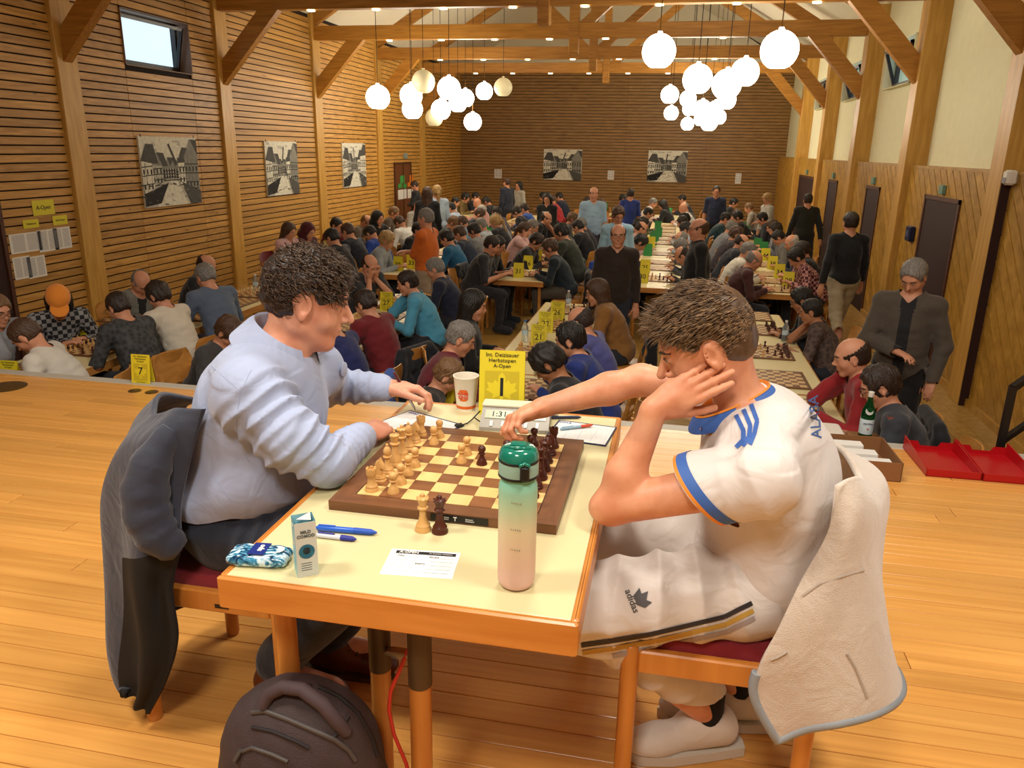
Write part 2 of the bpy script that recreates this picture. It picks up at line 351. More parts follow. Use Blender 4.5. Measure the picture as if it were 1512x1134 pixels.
# stage house: side walls, back wall and ceiling behind the camera
sh = MB().box((-9.2, -2.6, 0), (-9.0, 4.3, 5.2)).build('stage_side', mat('stage_wall', '#b59a78', 0.8)); struct('wall_stage_left', sh)
sh = MB().box((5.4, -2.6, 0), (5.6, 4.3, 5.2)).build('stage_side', mat('stage_wall', '#b59a78', 0.8)); struct('wall_stage_right', sh)
sh = MB().box((-9.2, -2.6, 0), (5.6, -2.4, 5.2)).build('stage_rear', mat('stage_wall', '#b59a78', 0.8)); struct('wall_stage_rear', sh)
sh = MB().box((-9.2, -2.6, 5.0), (5.6, 4.4, 5.2)).build('stage_ceiling', mat('stage_ceil', '#a89880', 0.9)); struct('ceiling_stage', sh)
# --- windows
def window(n, x, a, b, z0, z1, s, tilt):
    w = MB()
    for q in ((a, a + 0.05, z0, z1), (b - 0.05, b, z0, z1), (a, b, z0, z0 + 0.05), (a, b, z1 - 0.05, z1)): w.box((x - 0.03, q[0], q[2]), (x + 0.03, q[1], q[3]))
    o = w.build('window_%d' % n, mat('window_frame', '#2a1d16', 0.4)); struct('window_%d' % n, o)
    rv = MB(); t = 0.16 if s > 0 else 0.14     # reveal boards
    x0, x1 = (x, x + s * 0.24) if s > 0 else (x + s * 0.2, x)
    for q in ((a - 0.0, a + 0.012, z0, z1), (b - 0.012, b, z0, z1), (a, b, z0, z0 + 0.012), (a, b, z1 - 0.012, z1)): rv.box((min(x0, x1), q[0], q[2]), (max(x0, x1), q[1], q[3]))
    rv.build('reveal', mat('reveal', '#8a6f5c', 0.6) if s > 0 else M_plast, o)
    sash = MB(); h = z1 - z0 - 0.1
    for q in ((a + 0.05, a + 0.09, 0, h), (b - 0.09, b - 0.05, 0, h), (a + 0.05, b - 0.05, 0, 0.045), (a + 0.05, b - 0.05, h - 0.045, h)): sash.box((-0.025, q[0], q[2]), (0.025, q[1], q[3]))
    so = sash.build('sash', mat('window_frame', '#2a1d16', 0.4), o, None, (x + s * 0.03, 0, z0 + 0.05), (0, s * tilt, 0))
    MB().box((-0.004, a + 0.09, 0.045), (0.004, b - 0.09, h - 0.045)).build('pane', M_glass, so)
def tree_outside(x, y, z, label):
    f = Field((x - 1.4, y - 1.4, z - 1.4), (x + 1.4, y + 1.4, z + 1.4), .045); r_ = np.random.RandomState(5)
    for _ in range(26): d = r_.randn(3); d = d / np.linalg.norm(d) * r_.uniform(.2, .85); f.ell((x + d[0], y + d[1], z + d[2]), r_.uniform(.15, .34, 3), None, .03, 1)
    w_ = f.win((x - 2, y - 2, z - 2), (x + 2, y + 2, z + 2)); gx, gy, gz = f.xyz(w_); f.F[w_] += (.22 * noise3(gx, gy, gz, 4, 16, 10, 34)).astype(np.float32); v, q, _ = f.net(); t = link('outdoor_tree', to_mesh('crown', v, q, [mat('tree_green', '#1f8f6a', .8, noise=.5, nscale=6)])); tag(t, label, 'tree'); MB().tube([(x, y, HF - .2), (x, y, z - .6)], .09, 8).build('trunk', M_dframe, t)
window(1, XL - 0.22, 9.85, 11.37, 2.53, 3.24, 1, 0.22)
for i, (a, b) in enumerate(WINR): window(2 + i, XR + 0.27, a, b, 2.58, 3.26, -1, 0.35)
# ================================================================== PENDANT LAMPS
def globe_mesh(m):
    pr = []
    for k in range(25):
        a = math.radians(-62 + k * 6.2); pr.append((0.5 * math.cos(a), 0.5 * math.sin(a)))
    pr = [(0.0, pr[0][1] + 0.02)] + pr + [(0.075, 0.525), (0.06, 0.56), (0.0, 0.56)]
    return MB().lathe(pr, 32).mesh('globe', m, 60)
M_lit = mat('globe_lit', '#fff6e4', 0.4, emit='#fff3dd', estr=22.0)
M_off = mat('globe_off', '#e9dfb8', 0.35, emit='#e8dba8', estr=0.25)
ME_lit, ME_off = globe_mesh(M_lit), globe_mesh(M_off)
M_cord = mat('cord_black', '#1a1410', 0.6); M_brass = mat('brass', '#8f6a34', 0.35, 0.9)
GL = [(558, 144, 35, 1), (607, 141, 33, 1), (609, 161, 30, 1), (625, 121, 34, 0), (641, 174, 26, 0), (651, 162, 29, 1), (663, 131, 34, 1), (676, 152, 27, 1), (687, 145, 26, 1),
      (715, 135, 25, 1), (743, 129, 27, 0), (698, 180, 26, 1), (973, 76, 49, 1), (1151, 74, 55, 1), (1030, 117, 43, 1), (1073, 125, 43, 1), (1100, 107, 41, 1), (989, 140, 26, 1),
      (991, 167, 21, 1), (1016, 146, 24, 1), (1018, 161, 20, 1), (1037, 162, 28, 1), (1056, 159, 20, 1), (1047, 181, 25, 1), (1015, 183, 19, 1), (1073, 148, 27, 1), (1061, 173, 22, 1), (1035, 176, 20, 1)]
SPEC = {(625, 121): 'unlit cream glass globe lamp hanging highest in the cluster by the slatted wall', (743, 129): 'unlit cream glass globe lamp hanging apart nearest the far wall pictures',
        (641, 174): 'unlit cream glass globe lamp half hidden below two lit globes', (558, 144): 'lit white globe lamp hanging alone beside the slatted wall posts',
        (698, 180): 'lit white globe lamp hanging lowest in the cluster by the slatted wall', (973, 76): 'large lit white globe lamp on a short cord by the king posts',
        (1151, 74): 'largest lit white globe lamp hanging nearest the plaster wall'}
for px, py, d, on in GL:
    v = Vector(_ray(px, py)); dep = v.normalized(); D = 1143 * 0.42 / d * (v.length / 1143); dia = 0.42
    far_y = {(1018, 161): 19.0, (1016, 146): 21.5, (1056, 159): 23.5, (1061, 173): 21.8, (1015, 183): 23.0, (991, 167): 21.0, (1035, 176): 22.2}.get((px, py))
    if far_y: dia = 0.42 * far_y / (dep.y * D); D = far_y / dep.y
    c = dep * D + Vector((0, 0, CAMZ))
    zc = ZE + (min(c.x - XL, XR + 0.3 - c.x)) * RS - 0.06
    t = empty('pendant_lamp', c)
    tag(t, SPEC.get((px, py), 'lit white glass globe lamp in the crowded pendant cluster ' + ('by the slatted wall' if px < 800 else 'on the plaster wall side')), 'pendant lamp', None if (px, py) in SPEC else ('globe lamps of the slatted wall cluster' if px < 800 else 'globe lamps of the plaster wall cluster'))
    link('globe', ME_lit if on else ME_off, t, (0, 0, 0), None, dia)
    MB().lathe([(0.02, 0.54 * dia), (0.016, 0.57 * dia), (0.007, 0.6 * dia), (0.007, 0.6 * dia + 0.14), (0.004, 0.6 * dia + 0.15)], 10).build('stem', M_brass, t, 50)
    MB().tube([(0, 0, 0.6 * dia + 0.14), (0, 0, zc - c.z)], 0.006, 6).build('cord', M_cord, t)
# ================================================================== PICTURES AND NOTICES
TONES = ['#d8d5c4', '#b5b3a6', '#85847c', '#4d4c49', '#1f1e1d']
M_tone = [mat('charcoal_%d' % i, c, 0.8, noise=0.35, nscale=18) for i, c in enumerate(TONES)]
def town(w, h, seed):
    r = random.Random(seed); mb = MB(); lay = [0]
    def pg(pts, t):
        lay[0] += 1; z = 0.0008 + lay[0] * 0.00006
        mb.poly([(x * w, y * h, z) for x, y in pts], [tuple(range(len(pts)))], t)
    def ln(a, b, t, wd=0.008):
        dx, dy = b[0] - a[0], b[1] - a[1]; l = math.hypot(dx, dy) or 1; nx, ny = -dy / l * wd / 2, dx / l * wd / 2 * w / h
        pg([(a[0] + nx, a[1] + ny), (b[0] + nx, b[1] + ny), (b[0] - nx, b[1] - ny), (a[0] - nx, a[1] - ny)][::-1], t)
    pg([(0, 0), (1, 0), (1, 1), (0, 1)], 0)
    for _ in range(10):
        x, y, s = r.random(), r.uniform(0.78, 0.98), r.uniform(0.03, 0.09); pg([(max(0, x - s), y), (min(1, x + s), y - 0.02), (min(1, x + s * 0.6), min(1, y + 0.03)), (max(0, x - s * 0.7), min(1, y + 0.025))], 1)
    pg([(0, 0), (1, 0), (1, 0.3), (0.6, 0.42), (0.45, 0.42), (0, 0.3)], 1)
    pg([(0.2, 0), (0.75, 0), (0.58, 0.4), (0.5, 0.4)], 0)
    def house(x0, x1, y0, y1, peak, t, persp):
        pg([(x0, y0), (x1, y0 + persp), (x1, y1 - persp), (x0, y1)], t); xm = x0 + (x1 - x0) * 0.55
        pg([(x0 - 0.01, y1), (x1 + 0.01, y1 - persp), (xm, peak)], 2 + (t == 0)); pg([(xm, peak), (x1 + 0.01, y1 - persp), (min(1, x1 + 0.10), y1 - persp), (min(1, xm + 0.12), peak - 0.01)], 3)
        for a in range(4):
            ya = y0 + (y1 - y0) * (a + 0.3) / 4; ln((x0, ya), (x1, ya + persp * 0.4), 4, 0.010)
        n = max(2, int((x1 - x0) / 0.055))
        for a in range(n):
            for b in range(2):
                xa = x0 + (x1 - x0) * (a + 0.25) / n; ya = y0 + (y1 - y0) * (0.2 + 0.42 * b)
                pg([(xa, ya), (xa + 0.022, ya), (xa + 0.022, ya + 0.07), (xa, ya + 0.07)], 4)
            xa = x0 + (x1 - x0) * a / n; ln((xa, y0 + 0.02), (xa + (x1 - x0) / n * r.choice((0, 0.9)), y1 - 0.03), 3, 0.006)
    for k in range(5):
        x = 0.3 + k * 0.09; house(x, x + 0.09, 0.36, r.uniform(0.5, 0.58), r.uniform(0.62, 0.72), r.choice((1, 2)), 0.0)
    ln((0.5 + r.uniform(-.05, .1), 0.6), (0.5 + r.uniform(-.05, .1), 0.9), 3, 0.03)
    house(0.16, 0.34, 0.28, 0.6, 0.78, 1, 0.02); house(0.0, 0.18, 0.16, 0.66, 0.9, 0, 0.04)
    house(0.62, 0.8, 0.27, 0.62, 0.85, 0, -0.01); house(0.74, 0.99, 0.16, 0.7, 0.97, r.choice((0, 2)), -0.02)
    pg([(0, 0.02), (0.26, 0.05), (0.42, 0.34), (0.3, 0.3), (0, 0.2)], 4); pg([(0.8, 0.0), (1, 0), (1, 0.2), (0.66, 0.34)], 3)
    for _ in range(26):
        x = r.random(); y = r.uniform(0.02, 0.35); ln((x, y), (x + r.uniform(-.09, .09), y + r.uniform(-.03, .04)), r.choice((2, 3, 4)), r.uniform(.006, .016))
    return mb
M_canvas = mat('canvas_edge', '#cfc8b4', 0.8)
def picture(cor, axis, label, seed):
    """cor: the lower-left corner as hung, its width and height"""
    p, w, h = cor
    t = empty('wall_picture', p); tag(t, label, 'picture')
    t.rotation_euler = (PI / 2, 0, 0) if axis == 'back' else (PI / 2, 0, PI / 2)
    MB().box((0, 0, -0.028), (w, h, 0.0), bev=0.003).build('canvas', M_canvas, t)
    tag(town(w, h, seed).build('print', M_tone, t), 'charcoal drawing of an old town street')
    for x in (0.04, 0.96): MB().tube([(x * w, h - 0.01, 0.002), (x * w, h + 0.03, 0.002)], 0.006, 6).build('hanger', M_black, t)
def wall_rect(pts, X):
    a = at_x(*pts[0], X); b = at_x(*pts[1], X); y0 = min(a.y, b.y); return Vector((X, y0, min(a.z, b.z))), abs(a.y - b.y), abs(a.z - b.z)
picture((Vector((XL + 0.03, 9.9, 0.655)), 1.35, 0.97), 'left', 'wide canvas of a gabled street hanging below the open window', 4)
p, w_, h_ = wall_rect(((390, 209), (442, 285)), XL + 0.03); picture((p, w_, 0.97), 'left', 'canvas of a tall gabled house beside the second pillar of the slatted wall', 11)
p, w_, h_ = wall_rect(((505, 213), (541, 274)), XL + 0.03); picture((p, w_, 0.97), 'left', 'narrow canvas of a town alley between the farther pillars of the slatted wall', 23)
for (x0, y0, x1, y1, lb, sd) in ((802, 221, 860, 265, 'wide canvas of a corner house on the far slatted wall, two notices beside it', 5), (955, 223, 1016, 268, 'wide canvas of a church street on the far slatted wall under the globes', 17)):
    a = at_y(x0, y1, YB - 0.03); b = at_y(x1, y0, YB - 0.03); picture((a, b.x - a.x, b.z - a.z), 'back', lb, sd)
M_paper = mat('paper', '#e4e2dc', 0.7); M_yel = mat('yellow_card', '#d8cc2e', 0.6); M_ink = mat('ink', '#17171a', 0.7); M_gry = mat('print_grey', '#8c8c90', 0.7)
def sheet(name, label, cat, p, w, h, axis, m, rows=0, group=None, parent=None, head=None):
    o = MB().box((0, 0, 0), (w, h, 0.003)).build(name, m, parent)
    o.location = p; o.rotation_euler = (PI / 2, 0, 0) if axis == 'back' else ((PI / 2, 0, PI / 2) if axis == 'left' else (PI / 2, 0, -PI / 2))
    if label: tag(o, label, cat, group)
    if rows:
        mb = MB()
        for c in range(2 if w > 0.15 else 1):
            for k in range(rows):
                x0 = w * (0.08 + 0.46 * c); mb.box((x0, h * (0.93 - 0.86 * k / rows), 0.003), (x0 + w * (0.38 if w > 0.15 else 0.8), h * (0.93 - 0.86 * k / rows) - h * 0.35 / rows, 0.0034))
        mb.build('print', M_gry, o)
    if head: text('lettering', head[0], head[1], M_ink, o, (w / 2, h / 2, 0.0035), (0, 0, 0), bold=head[1] * 0.015)
    return o
def wsheet(x0, y0, x1, y1, *a, **k):
    p = at_x(x0, y1, XL + 0.003); q = at_x(x1, y0, XL + 0.003); y_ = min(p.y, q.y)
    return sheet(a[0], a[1], a[2], (XL + 0.003, y_, p.z), abs(q.y - p.y), abs(q.z - p.z), 'left', a[3], **k)
wsheet(49.5, 294, 78, 319, 'paper_sign', 'yellow paper sign lettered A-Open on the slatted wall', 'sign', M_yel, head=('A-Open', 0.068))
wsheet(35, 323, 56, 338, 'paper_sign', 'small yellow heading above the wide pairing lists', 'sign', M_yel, head=('Teilnehmer', 0.034))
wsheet(79, 317, 98, 333, 'paper_sign', 'small yellow heading above the narrow pairing lists', 'sign', M_yel, head=('Next Round', 0.030))
wsheet(17, 341, 59, 376, 'pairing_list', 'wide pairing list under the small Teilnehmer heading', 'notice', M_paper, rows=26)
wsheet(23, 377, 43, 414, 'pairing_list', 'lower pairing list beside its twin under the wide list', 'notice', M_paper, rows=20, group='lower pairing lists')
wsheet(43.5, 376, 65, 412, 'pairing_list', 'lower pairing list beside its twin under the wide list', 'notice', M_paper, rows=20, group='lower pairing lists')
wsheet(59, 337, 83, 373, 'pairing_list', 'narrow pairing list hanging between the wide list and its neighbour', 'notice', M_paper, rows=24)
wsheet(82, 334, 102, 369, 'pairing_list', 'narrow pairing list right under the Next Round heading', 'notice', M_paper, rows=24)
for (x0, y0, x1, y1, lb) in ((730, 250, 741, 263, 'framed notice on the far wall by the corner'), (897, 252, 907, 265, 'framed notice on the far wall between the two canvases'), (1085, 256, 1095, 271, 'framed yellowish notice on the far wall past the church street canvas')):
    a = at_y(x0, y1, YB - 0.01); b = at_y(x1, y0, YB - 0.01); sheet('framed_notice', lb, 'notice', a, b.x - a.x, b.z - a.z, 'back', M_paper, rows=8)
# sheets on the far double door
for i, (x0, y0, x1, y1, m, lb) in enumerate(((591, 259, 597, 271, mat('green_sheet', '#3f9a48', 0.6), 'green sheet high on the far double door'), (605, 258, 610, 270, mat('orange_sheet', '#e07f28', 0.6), 'orange sheet high on the far double door'),
        (588, 271, 593, 278, mat('green_sheet', '#3f9a48', 0.6), 'small green sheet left of its twin on the far double door'), (595, 271, 600, 278, mat('green_sheet', '#3f9a48', 0.6), 'small green sheet right of its twin on the far double door'),
        (602, 269, 606, 276, mat('orange_sheet', '#e07f28', 0.6), 'small orange sheet above the white lists on the far double door'), (588, 279, 600, 295, M_paper, 'white list on the left wing of the far double door'), (602, 278, 613, 293, M_paper, 'white list on the right wing of the far double door'))):
    p = at_x(x0, y1, XL + 0.024); q = at_x(x1, y0, XL + 0.024)
    sheet('door_sheet', lb, 'notice', (XL + 0.024, min(p.y, q.y), p.z), abs(q.y - p.y), abs(q.z - p.z), 'left', m)
tag(MB().box((XL, 20.95, 1.22), (XL + 0.04, 21.2, 1.36), bev=0.005).build('exit_sign', mat('exit_grey', '#7f8f8c', 0.4)), 'small grey exit sign over the far double door', 'sign')
# right wall fittings
p = at_x(1348, 345, XR); b_ = MB().box((XR - 0.07, p.y - 0.11, p.z - 0.1), (XR, p.y + 0.11, p.z + 0.1), bev=0.012).build('alarm_box', mat('alarm_blue', '#141c3c', 0.35)); tag(b_, 'dark blue wall box beside the near brown door', 'alarm box')
MB().box((XR - 0.076, p.y - 0.05, p.z - 0.04), (XR - 0.068, p.y + 0.05, p.z + 0.04)).build('front_plate', mat('plate_blue', '#49527a', 0.4), b_)
p = Vector((XR - 0.0, 8.45, 1.36)); b_ = MB().box((XR - 0.10, 8.42, 1.30), (XR - 0.0, 8.55, 1.44), bev=0.02).build('motion_sensor', mat('sensor_white', '#ddd8cc', 0.4)); tag(b_, 'small white motion sensor on the near pillar of the panelled wall', 'sensor')
MB().box((XR - 0.106, 8.44, 1.32), (XR - 0.098, 8.53, 1.37)).build('lens', M_gry, b_)
# ================================================================== HALL TABLES, CHAIRS, BOARDS, CARDS
M_lam = mat('cream_laminate', '#e6d9a6', 0.38, noise=0.04, nscale=5); M_edge = wood('table_edge_wood', '#cf9450', '#b27530', (2, 2, 8), 2.0, 0.4, 0.05)
M_chair = wood('chair_wood', '#c98f48', '#b0742f', (3, 3, 9), 2.0, 0.42, 0.10); M_red = mat('red_upholstery', '#7c1420', 0.85, noise=0.12, nscale=90, sheen=0.3)
M_dkw = mat('piece_dark', '#4a1f12', 0.35, noise=0.2, nscale=40); M_ltw = mat('piece_light', '#d3a463', 0.4, noise=0.12, nscale=40)
# chess pieces: turned profiles (radius, height) in metres for a 95 mm king
PROF = {
 'pawn': [(.0145, 0), (.0145, .004), (.0125, .007), (.0125, .010), (.009, .015), (.0062, .022), (.0058, .028), (.0095, .0295), (.0095, .031), (.0062, .033), (.0095, .038), (.0105, .043), (.0092, .048), (.0055, .0515), (0, .0525)],
 'rook': [(.0165, 0), (.0165, .005), (.0145, .008), (.0148, .013), (.0112, .018), (.0092, .028), (.0092, .036), (.0118, .040), (.0125, .043), (.0125, .055), (.0085, .055), (.0085, .050), (0, .050)],
 'bishop': [(.0165, 0), (.0165, .005), (.0142, .008), (.0145, .012), (.0102, .018), (.0068, .030), (.0062, .040), (.0112, .043), (.0112, .045), (.0068, .047), (.0095, .053), (.0104, .059), (.0075, .067), (.003, .072), (.0042, .075), (.003, .078), (0, .079)],
 'queen': [(.0185, 0), (.0185, .005), (.0160, .009), (.0162, .014), (.0115, .021), (.0078, .036), (.0074, .050), (.0122, .054), (.0122, .0565), (.0082, .059), (.0105, .070), (.0142, .078), (.0128, .079), (.006, .0815), (.0045, .084), (.0052, .087), (.003, .090), (0, .091)],
 'king': [(.0192, 0), (.0192, .005), (.0165, .009), (.0168, .014), (.0120, .022), (.0082, .038), (.0078, .053), (.0128, .057), (.0128, .0595), (.0086, .062), (.0105, .072), (.0132, .081), (.0122, .083), (.005, .085), (.003, .0865), (0, .0865)],
 'knight': [(.0165, 0), (.0165, .005), (.0142, .008), (.0145, .012), (.0118, .016), (.0112, .018), (0, .018)]}
def piece_mesh(kind, m, n):
    mb = MB().lathe(PROF[kind], n)
    if kind == 'king': mb.box((-.0022, -.0022, .085), (.0022, .0022, .099), bev=.0006).box((-.0022, -.0062, .0905), (.0022, .0062, .0945), bev=.0006)
    if kind == 'rook' and n > 12:
        for k in range(6):
            a = k * PI / 3; s = len(mb.v); mb.box((.0082, -.0036, .054), (.0125, .0036, .0585)); mb.xf(Matrix.Rotation(a, 4, 'Z'), s)
    if kind == 'queen' and n > 12:
        for k in range(8):
            a = k * PI / 4; s = len(mb.v); mb.lathe([(.0016, 0), (.002, .003), (0, .0045)], 6, (.0128, 0, .0775)); mb.xf(Matrix.Rotation(a, 4, 'Z'), s)
    if kind == 'knight':                     # horse head facing +X, thicker at the neck
        out = [(-.0105, .018), (.0085, .018), (.0092, .026), (.0045, .034), (.0085, .036), (.0135, .034), (.0155, .038), (.0130, .045), (.0085, .053), (.0045, .058), (.0030, .064), (-.0005, .0585), (-.0060, .0555), (-.0105, .047), (-.0125, .036), (-.0120, .026)]
        cx = sum(p[0] for p in out) / len(out); cz = sum(p[1] for p in out) / len(out); k = len(out); base = len(mb.v)
        for yy, sc in ((-.0062, .72), (-.0045, .95), (0, 1.0), (.0045, .95), (.0062, .72)):
            for (x, z) in out: mb.v.append((cx + (x - cx) * sc, yy, cz + (z - cz) * sc if z > .02 else z))
        for a in range(4):
            for i in range(k): mb.f.append((base + a * k + i, base + a * k + (i + 1) % k, base + (a + 1) * k + (i + 1) % k, base + (a + 1) * k + i)); mb.mi.append(0)
        mb.f.append(tuple(base + i for i in range(k))); mb.f.append(tuple(base + 4 * k + i for i in range(k - 1, -1, -1))); mb.mi += [0, 0]
    return mb.mesh('chess_' + kind, m, 35)
PM = {(k, c, q): piece_mesh(k, (M_ltw, M_dkw)[c], n) for k in PROF for c in (0, 1) for q, n in ((0, 8), (1, 26))}
# --- chairs: bent plywood back, solid wooden frame with round legs
def chair_meshes(red):
    d = {}
    d['seat_frame'] = MB().box((-.20, -.205, .40), (.215, .205, .455), bev=.006).mesh('seat_frame', M_chair)
    d['seat'] = MB().box((-.195, -.20, .445), (.205, .20, .478), bev=.012).mesh('seat', M_red if red else M_chair, 50)
    mb = MB(); N = 12; rows = 9
    for s_, off in ((0, 0.0), (1, 0.012)):
        for r_ in range(rows):
            z = .60 + .27 * r_ / (rows - 1); x0 = -.235 - .05 * r_ / (rows - 1)
            hw = .205 * (1 - max(0, (r_ - 5.5) / 3.2) ** 2.4 * .35) * (1 - max(0, (2 - r_) / 3) ** 2 * .2)
            for j in range(N + 1):
                u = -1 + 2 * j / N; mb.v.append((x0 - .045 * (1 - u * u) - off, u * hw, z - (0.012 * abs(u) ** 3)))
    K = N + 1; T = rows * K
    for r_ in range(rows - 1):
        for j in range(N):
            a = r_ * K + j; mb.f.append((a, a + 1, a + K + 1, a + K)); mb.f.append((T + a, T + a + K, T + a + K + 1, T + a + 1)); mb.mi += [1 if red else 0, 0]
    rim = [j for j in range(K)] + [r_ * K + N for r_ in range(1, rows)] + [(rows - 1) * K + j for j in range(N - 1, -1, -1)] + [r_ * K for r_ in range(rows - 2, 0, -1)]
    for i in range(len(rim)):
        a, b = rim[i], rim[(i + 1) % len(rim)]; mb.f.append((a, T + a, T + b, b)); mb.mi.append(0)
    d['backrest'] = mb.mesh('backrest', [M_chair, M_red], 40)
    d['leg'] = MB().lathe([(.019, 0), (.021, .01), (.021, .43), (.018, .455)], 12).mesh('leg', M_chair, 50)
    d['back_post'] = MB().beam((0, 0, 0), (-.06, 0, .30), .036, .03, (1, 0, 0)).mesh('back_post', M_chair)
    return d
CH = [chair_meshes(False), chair_meshes(True)]
def chair(loc, rz, red, label, full=True, group=None):
    d = CH[1 if red else 0]; t = empty('chair', loc, rz); tag(t, label, 'chair', group)
    link('seat', d['seat'], t); link('backrest', d['backrest'], t); link('seat_frame', d['seat_frame'], t)
    for x, y in ((.19, .18), (.19, -.18), (-.19, .18), (-.19, -.18)): link('leg', d['leg'], t, (x, y, 0))
    for y in (.17, -.17): link('back_post', d['back_post'], t, (-.20, y, .42))
    return t
# --- tables
tt_me = MB().box((-.35, -.77, .712), (.35, .77, .742), bev=.002).mesh('table_top', M_lam)
te_me = MB().box((-.36, -.78, .672), (-.35, .78, .740)).box((.35, -.78, .672), (.36, .78, .740)).box((-.35, -.78, .672), (.35, -.77, .740)).box((-.35, .77, .672), (.35, .78, .740)).mesh('edge_band', M_edge)
tl_me = MB().lathe([(.022, 0), (.024, .01), (.024, .70)], 12).mesh('leg', M_chair, 50)
def table(x, y, label, group=None):
    t = empty('tournament_table', (x, y, HF)); tag(t, label, 'table', group)
    link('table_top', tt_me, t); link('edge_band', te_me, t)
    for a, b in ((.29, .66), (.29, -.66), (-.29, .66), (-.29, -.66)): link('leg', tl_me, t, (a, b, 0))
ROWF = [-4.95, -3.02, -1.07, 0.93]; ROWB = [-5.35, -3.74, -2.05, -0.14, 1.48]
CARDS = []
for i, x in enumerate(ROWF):
    for j in range(3): table(x, 5.24 + j * 1.58, ['table of the front row along the slatted wall', 'table of the front row with card twenty-seven', 'table of the front row with cards twenty-two and twenty-six', 'table of the front row beside the panelled wall aisle'][i] + [', nearest the stage', ', middle of three', ', farthest from the stage'][j])
RB = ['against the slatted wall', 'with cards thirty-two and thirty-three', 'with cards thirty-one and thirty-six', 'with card thirty', 'with cards twenty-nine and thirty-four']
for i, x in enumerate(ROWB):
    for j in range(8 if i != 1 else 7): table(x, 11.36 + j * 1.58, 'table of the long rear row ' + RB[i] + (', at its front end' if j == 0 else (', second from its front end' if j == 1 else ', further back among the players')), None if j < 2 else 'rear tables of the row ' + RB[i])
# --- number cards: folded tents
M_y2 = mat('yellow_tent', '#dccb28', 0.55); M_g2 = mat('green_tent', '#2f8a44', 0.55); M_o2 = mat('orange_tent', '#d8622a', 0.55); M_leaf = mat('leaf_print', '#b3a423', 0.6)
def leaf_poly(s):
    pts = [(0, -.48), (.06, -.46), (.05, -.2), (.3, -.3), (.26, -.16), (.5, -.02), (.4, .04), (.46, .22), (.28, .18), (.2, .3), (.12, .2), (.1, .42), (0, .54)]
    return [(x * s, y * s) for x, y in pts] + [(-x * s, y * s) for x, y in pts[-2:0:-1]]
def tent_mesh(w, h, m):
    d = h * 0.30
    return MB().poly([(-w / 2, 0, 0), (w / 2, 0, 0), (w / 2, d * .5, h), (-w / 2, d * .5, h), (-w / 2, d, 0), (w / 2, d, 0)], [(0, 1, 2, 3), (3, 2, 5, 4)]).mesh('tent', m)
TENT = {c: tent_mesh(.148, .21, m) for c, m in (('y', M_y2), ('g', M_g2), ('o', M_o2))}
def tent_card(loc, num, colour='y', label=None, detail=0, group=None, rz=0.0, s=1.0):
    CARDS.append((loc[0], loc[1])); o = link('number_card', TENT[colour], None, loc, (0, 0, rz), s); tag(o, label, 'card', group)
    tilt = math.atan2(.21, .0315); zz = lambda f: (0, .0315 * f - .0012, .21 * f)
    if detail:
        lf = MB().extr([(-.055, -.068), (.055, -.068), (.055, .055), (-.055, .055)], 0, .0002).build('print', mat('card_print', '#c2b022', 0.6), o); lf.location = zz(.42); lf.rotation_euler = (tilt, 0, 0)
        l2 = MB().extr(leaf_poly(.105), .0002, .0005).build('leaf', M_y2, o); l2.location = zz(.40); l2.rotation_euler = (tilt, 0, 0)
        for k, (tx, sz) in enumerate((('Int. Deizisauer', .0185), ('Herbstopen', .0185), ('A-Open', .0175))): text('lettering', tx, sz, M_ink, o, zz(.93 - .085 * k), (tilt, 0, 0))
        text('lettering', 'www.SF-Deizisau.de', .009, M_ink, o, zz(.045), (tilt, 0, 0))
    if num: text('number', num, .075 if detail else .095, M_ink, o, (0, zz(.42)[1] - .0012, zz(.42)[2]), (tilt, 0, 0), bold=.0008)
    return o
TOPZ = HF + .742
NUMW = {'27': 'twenty-seven', '32': 'thirty-two', '33': 'thirty-three', '26': 'twenty-six', '22': 'twenty-two', '31': 'thirty-one', '36': 'thirty-six', '41': 'forty-one', '30': 'thirty', '25': 'twenty-five', '29': 'twenty-nine', '34': 'thirty-four', '39': 'thirty-nine', '44': 'forty-four', '23': 'twenty-three', '10': 'ten', '11': 'eleven', '21': 'twenty-one', '7': 'seven', '12': 'twelve', '6': 'six'}
for num, x, y, dt in (('27', 570, 459, 1), ('32', 587, 400, 0), ('33', 607, 397, 0), ('26', 822, 474, 1), ('22', 805, 491, 1), ('31', 765, 410, 0), ('36', 779, 398, 0), ('41', 793, 388, 0), ('30', 948, 418, 0), ('25', 952, 404, 0),
                      ('29', 1163, 424, 0), ('34', 1150, 411, 0), ('39', 1140, 398, 0), ('44', 1130, 385, 0), ('23', 483, 374, 0), ('10', 214, 462, 1), ('11', 128, 502, 1), ('21', 795, 512, 1)):
    p = at_z(x, y, TOPZ)
    tent_card(p, num, 'y', 'yellow tent card numbered %s on a hall table' % NUMW[num], dt, None, random.uniform(-.12, .12), 1.0)
tent_card((-3.42, 4.39, 0.003), '7', 'y', 'yellow tent card numbered seven on the edge of the stage', 1, None, 0.05, 0.92)
p = at_z(62, 597, TOPZ); tent_card((-4.75, 4.66, TOPZ), '12', 'y', 'yellow tent card numbered twelve beside the stage edge', 1, None, 0.1)
tent_card((-1.49, 5.0, TOPZ), '6', 'y', 'yellow tent card numbered six behind the paper cup', 1, None, 0.0)
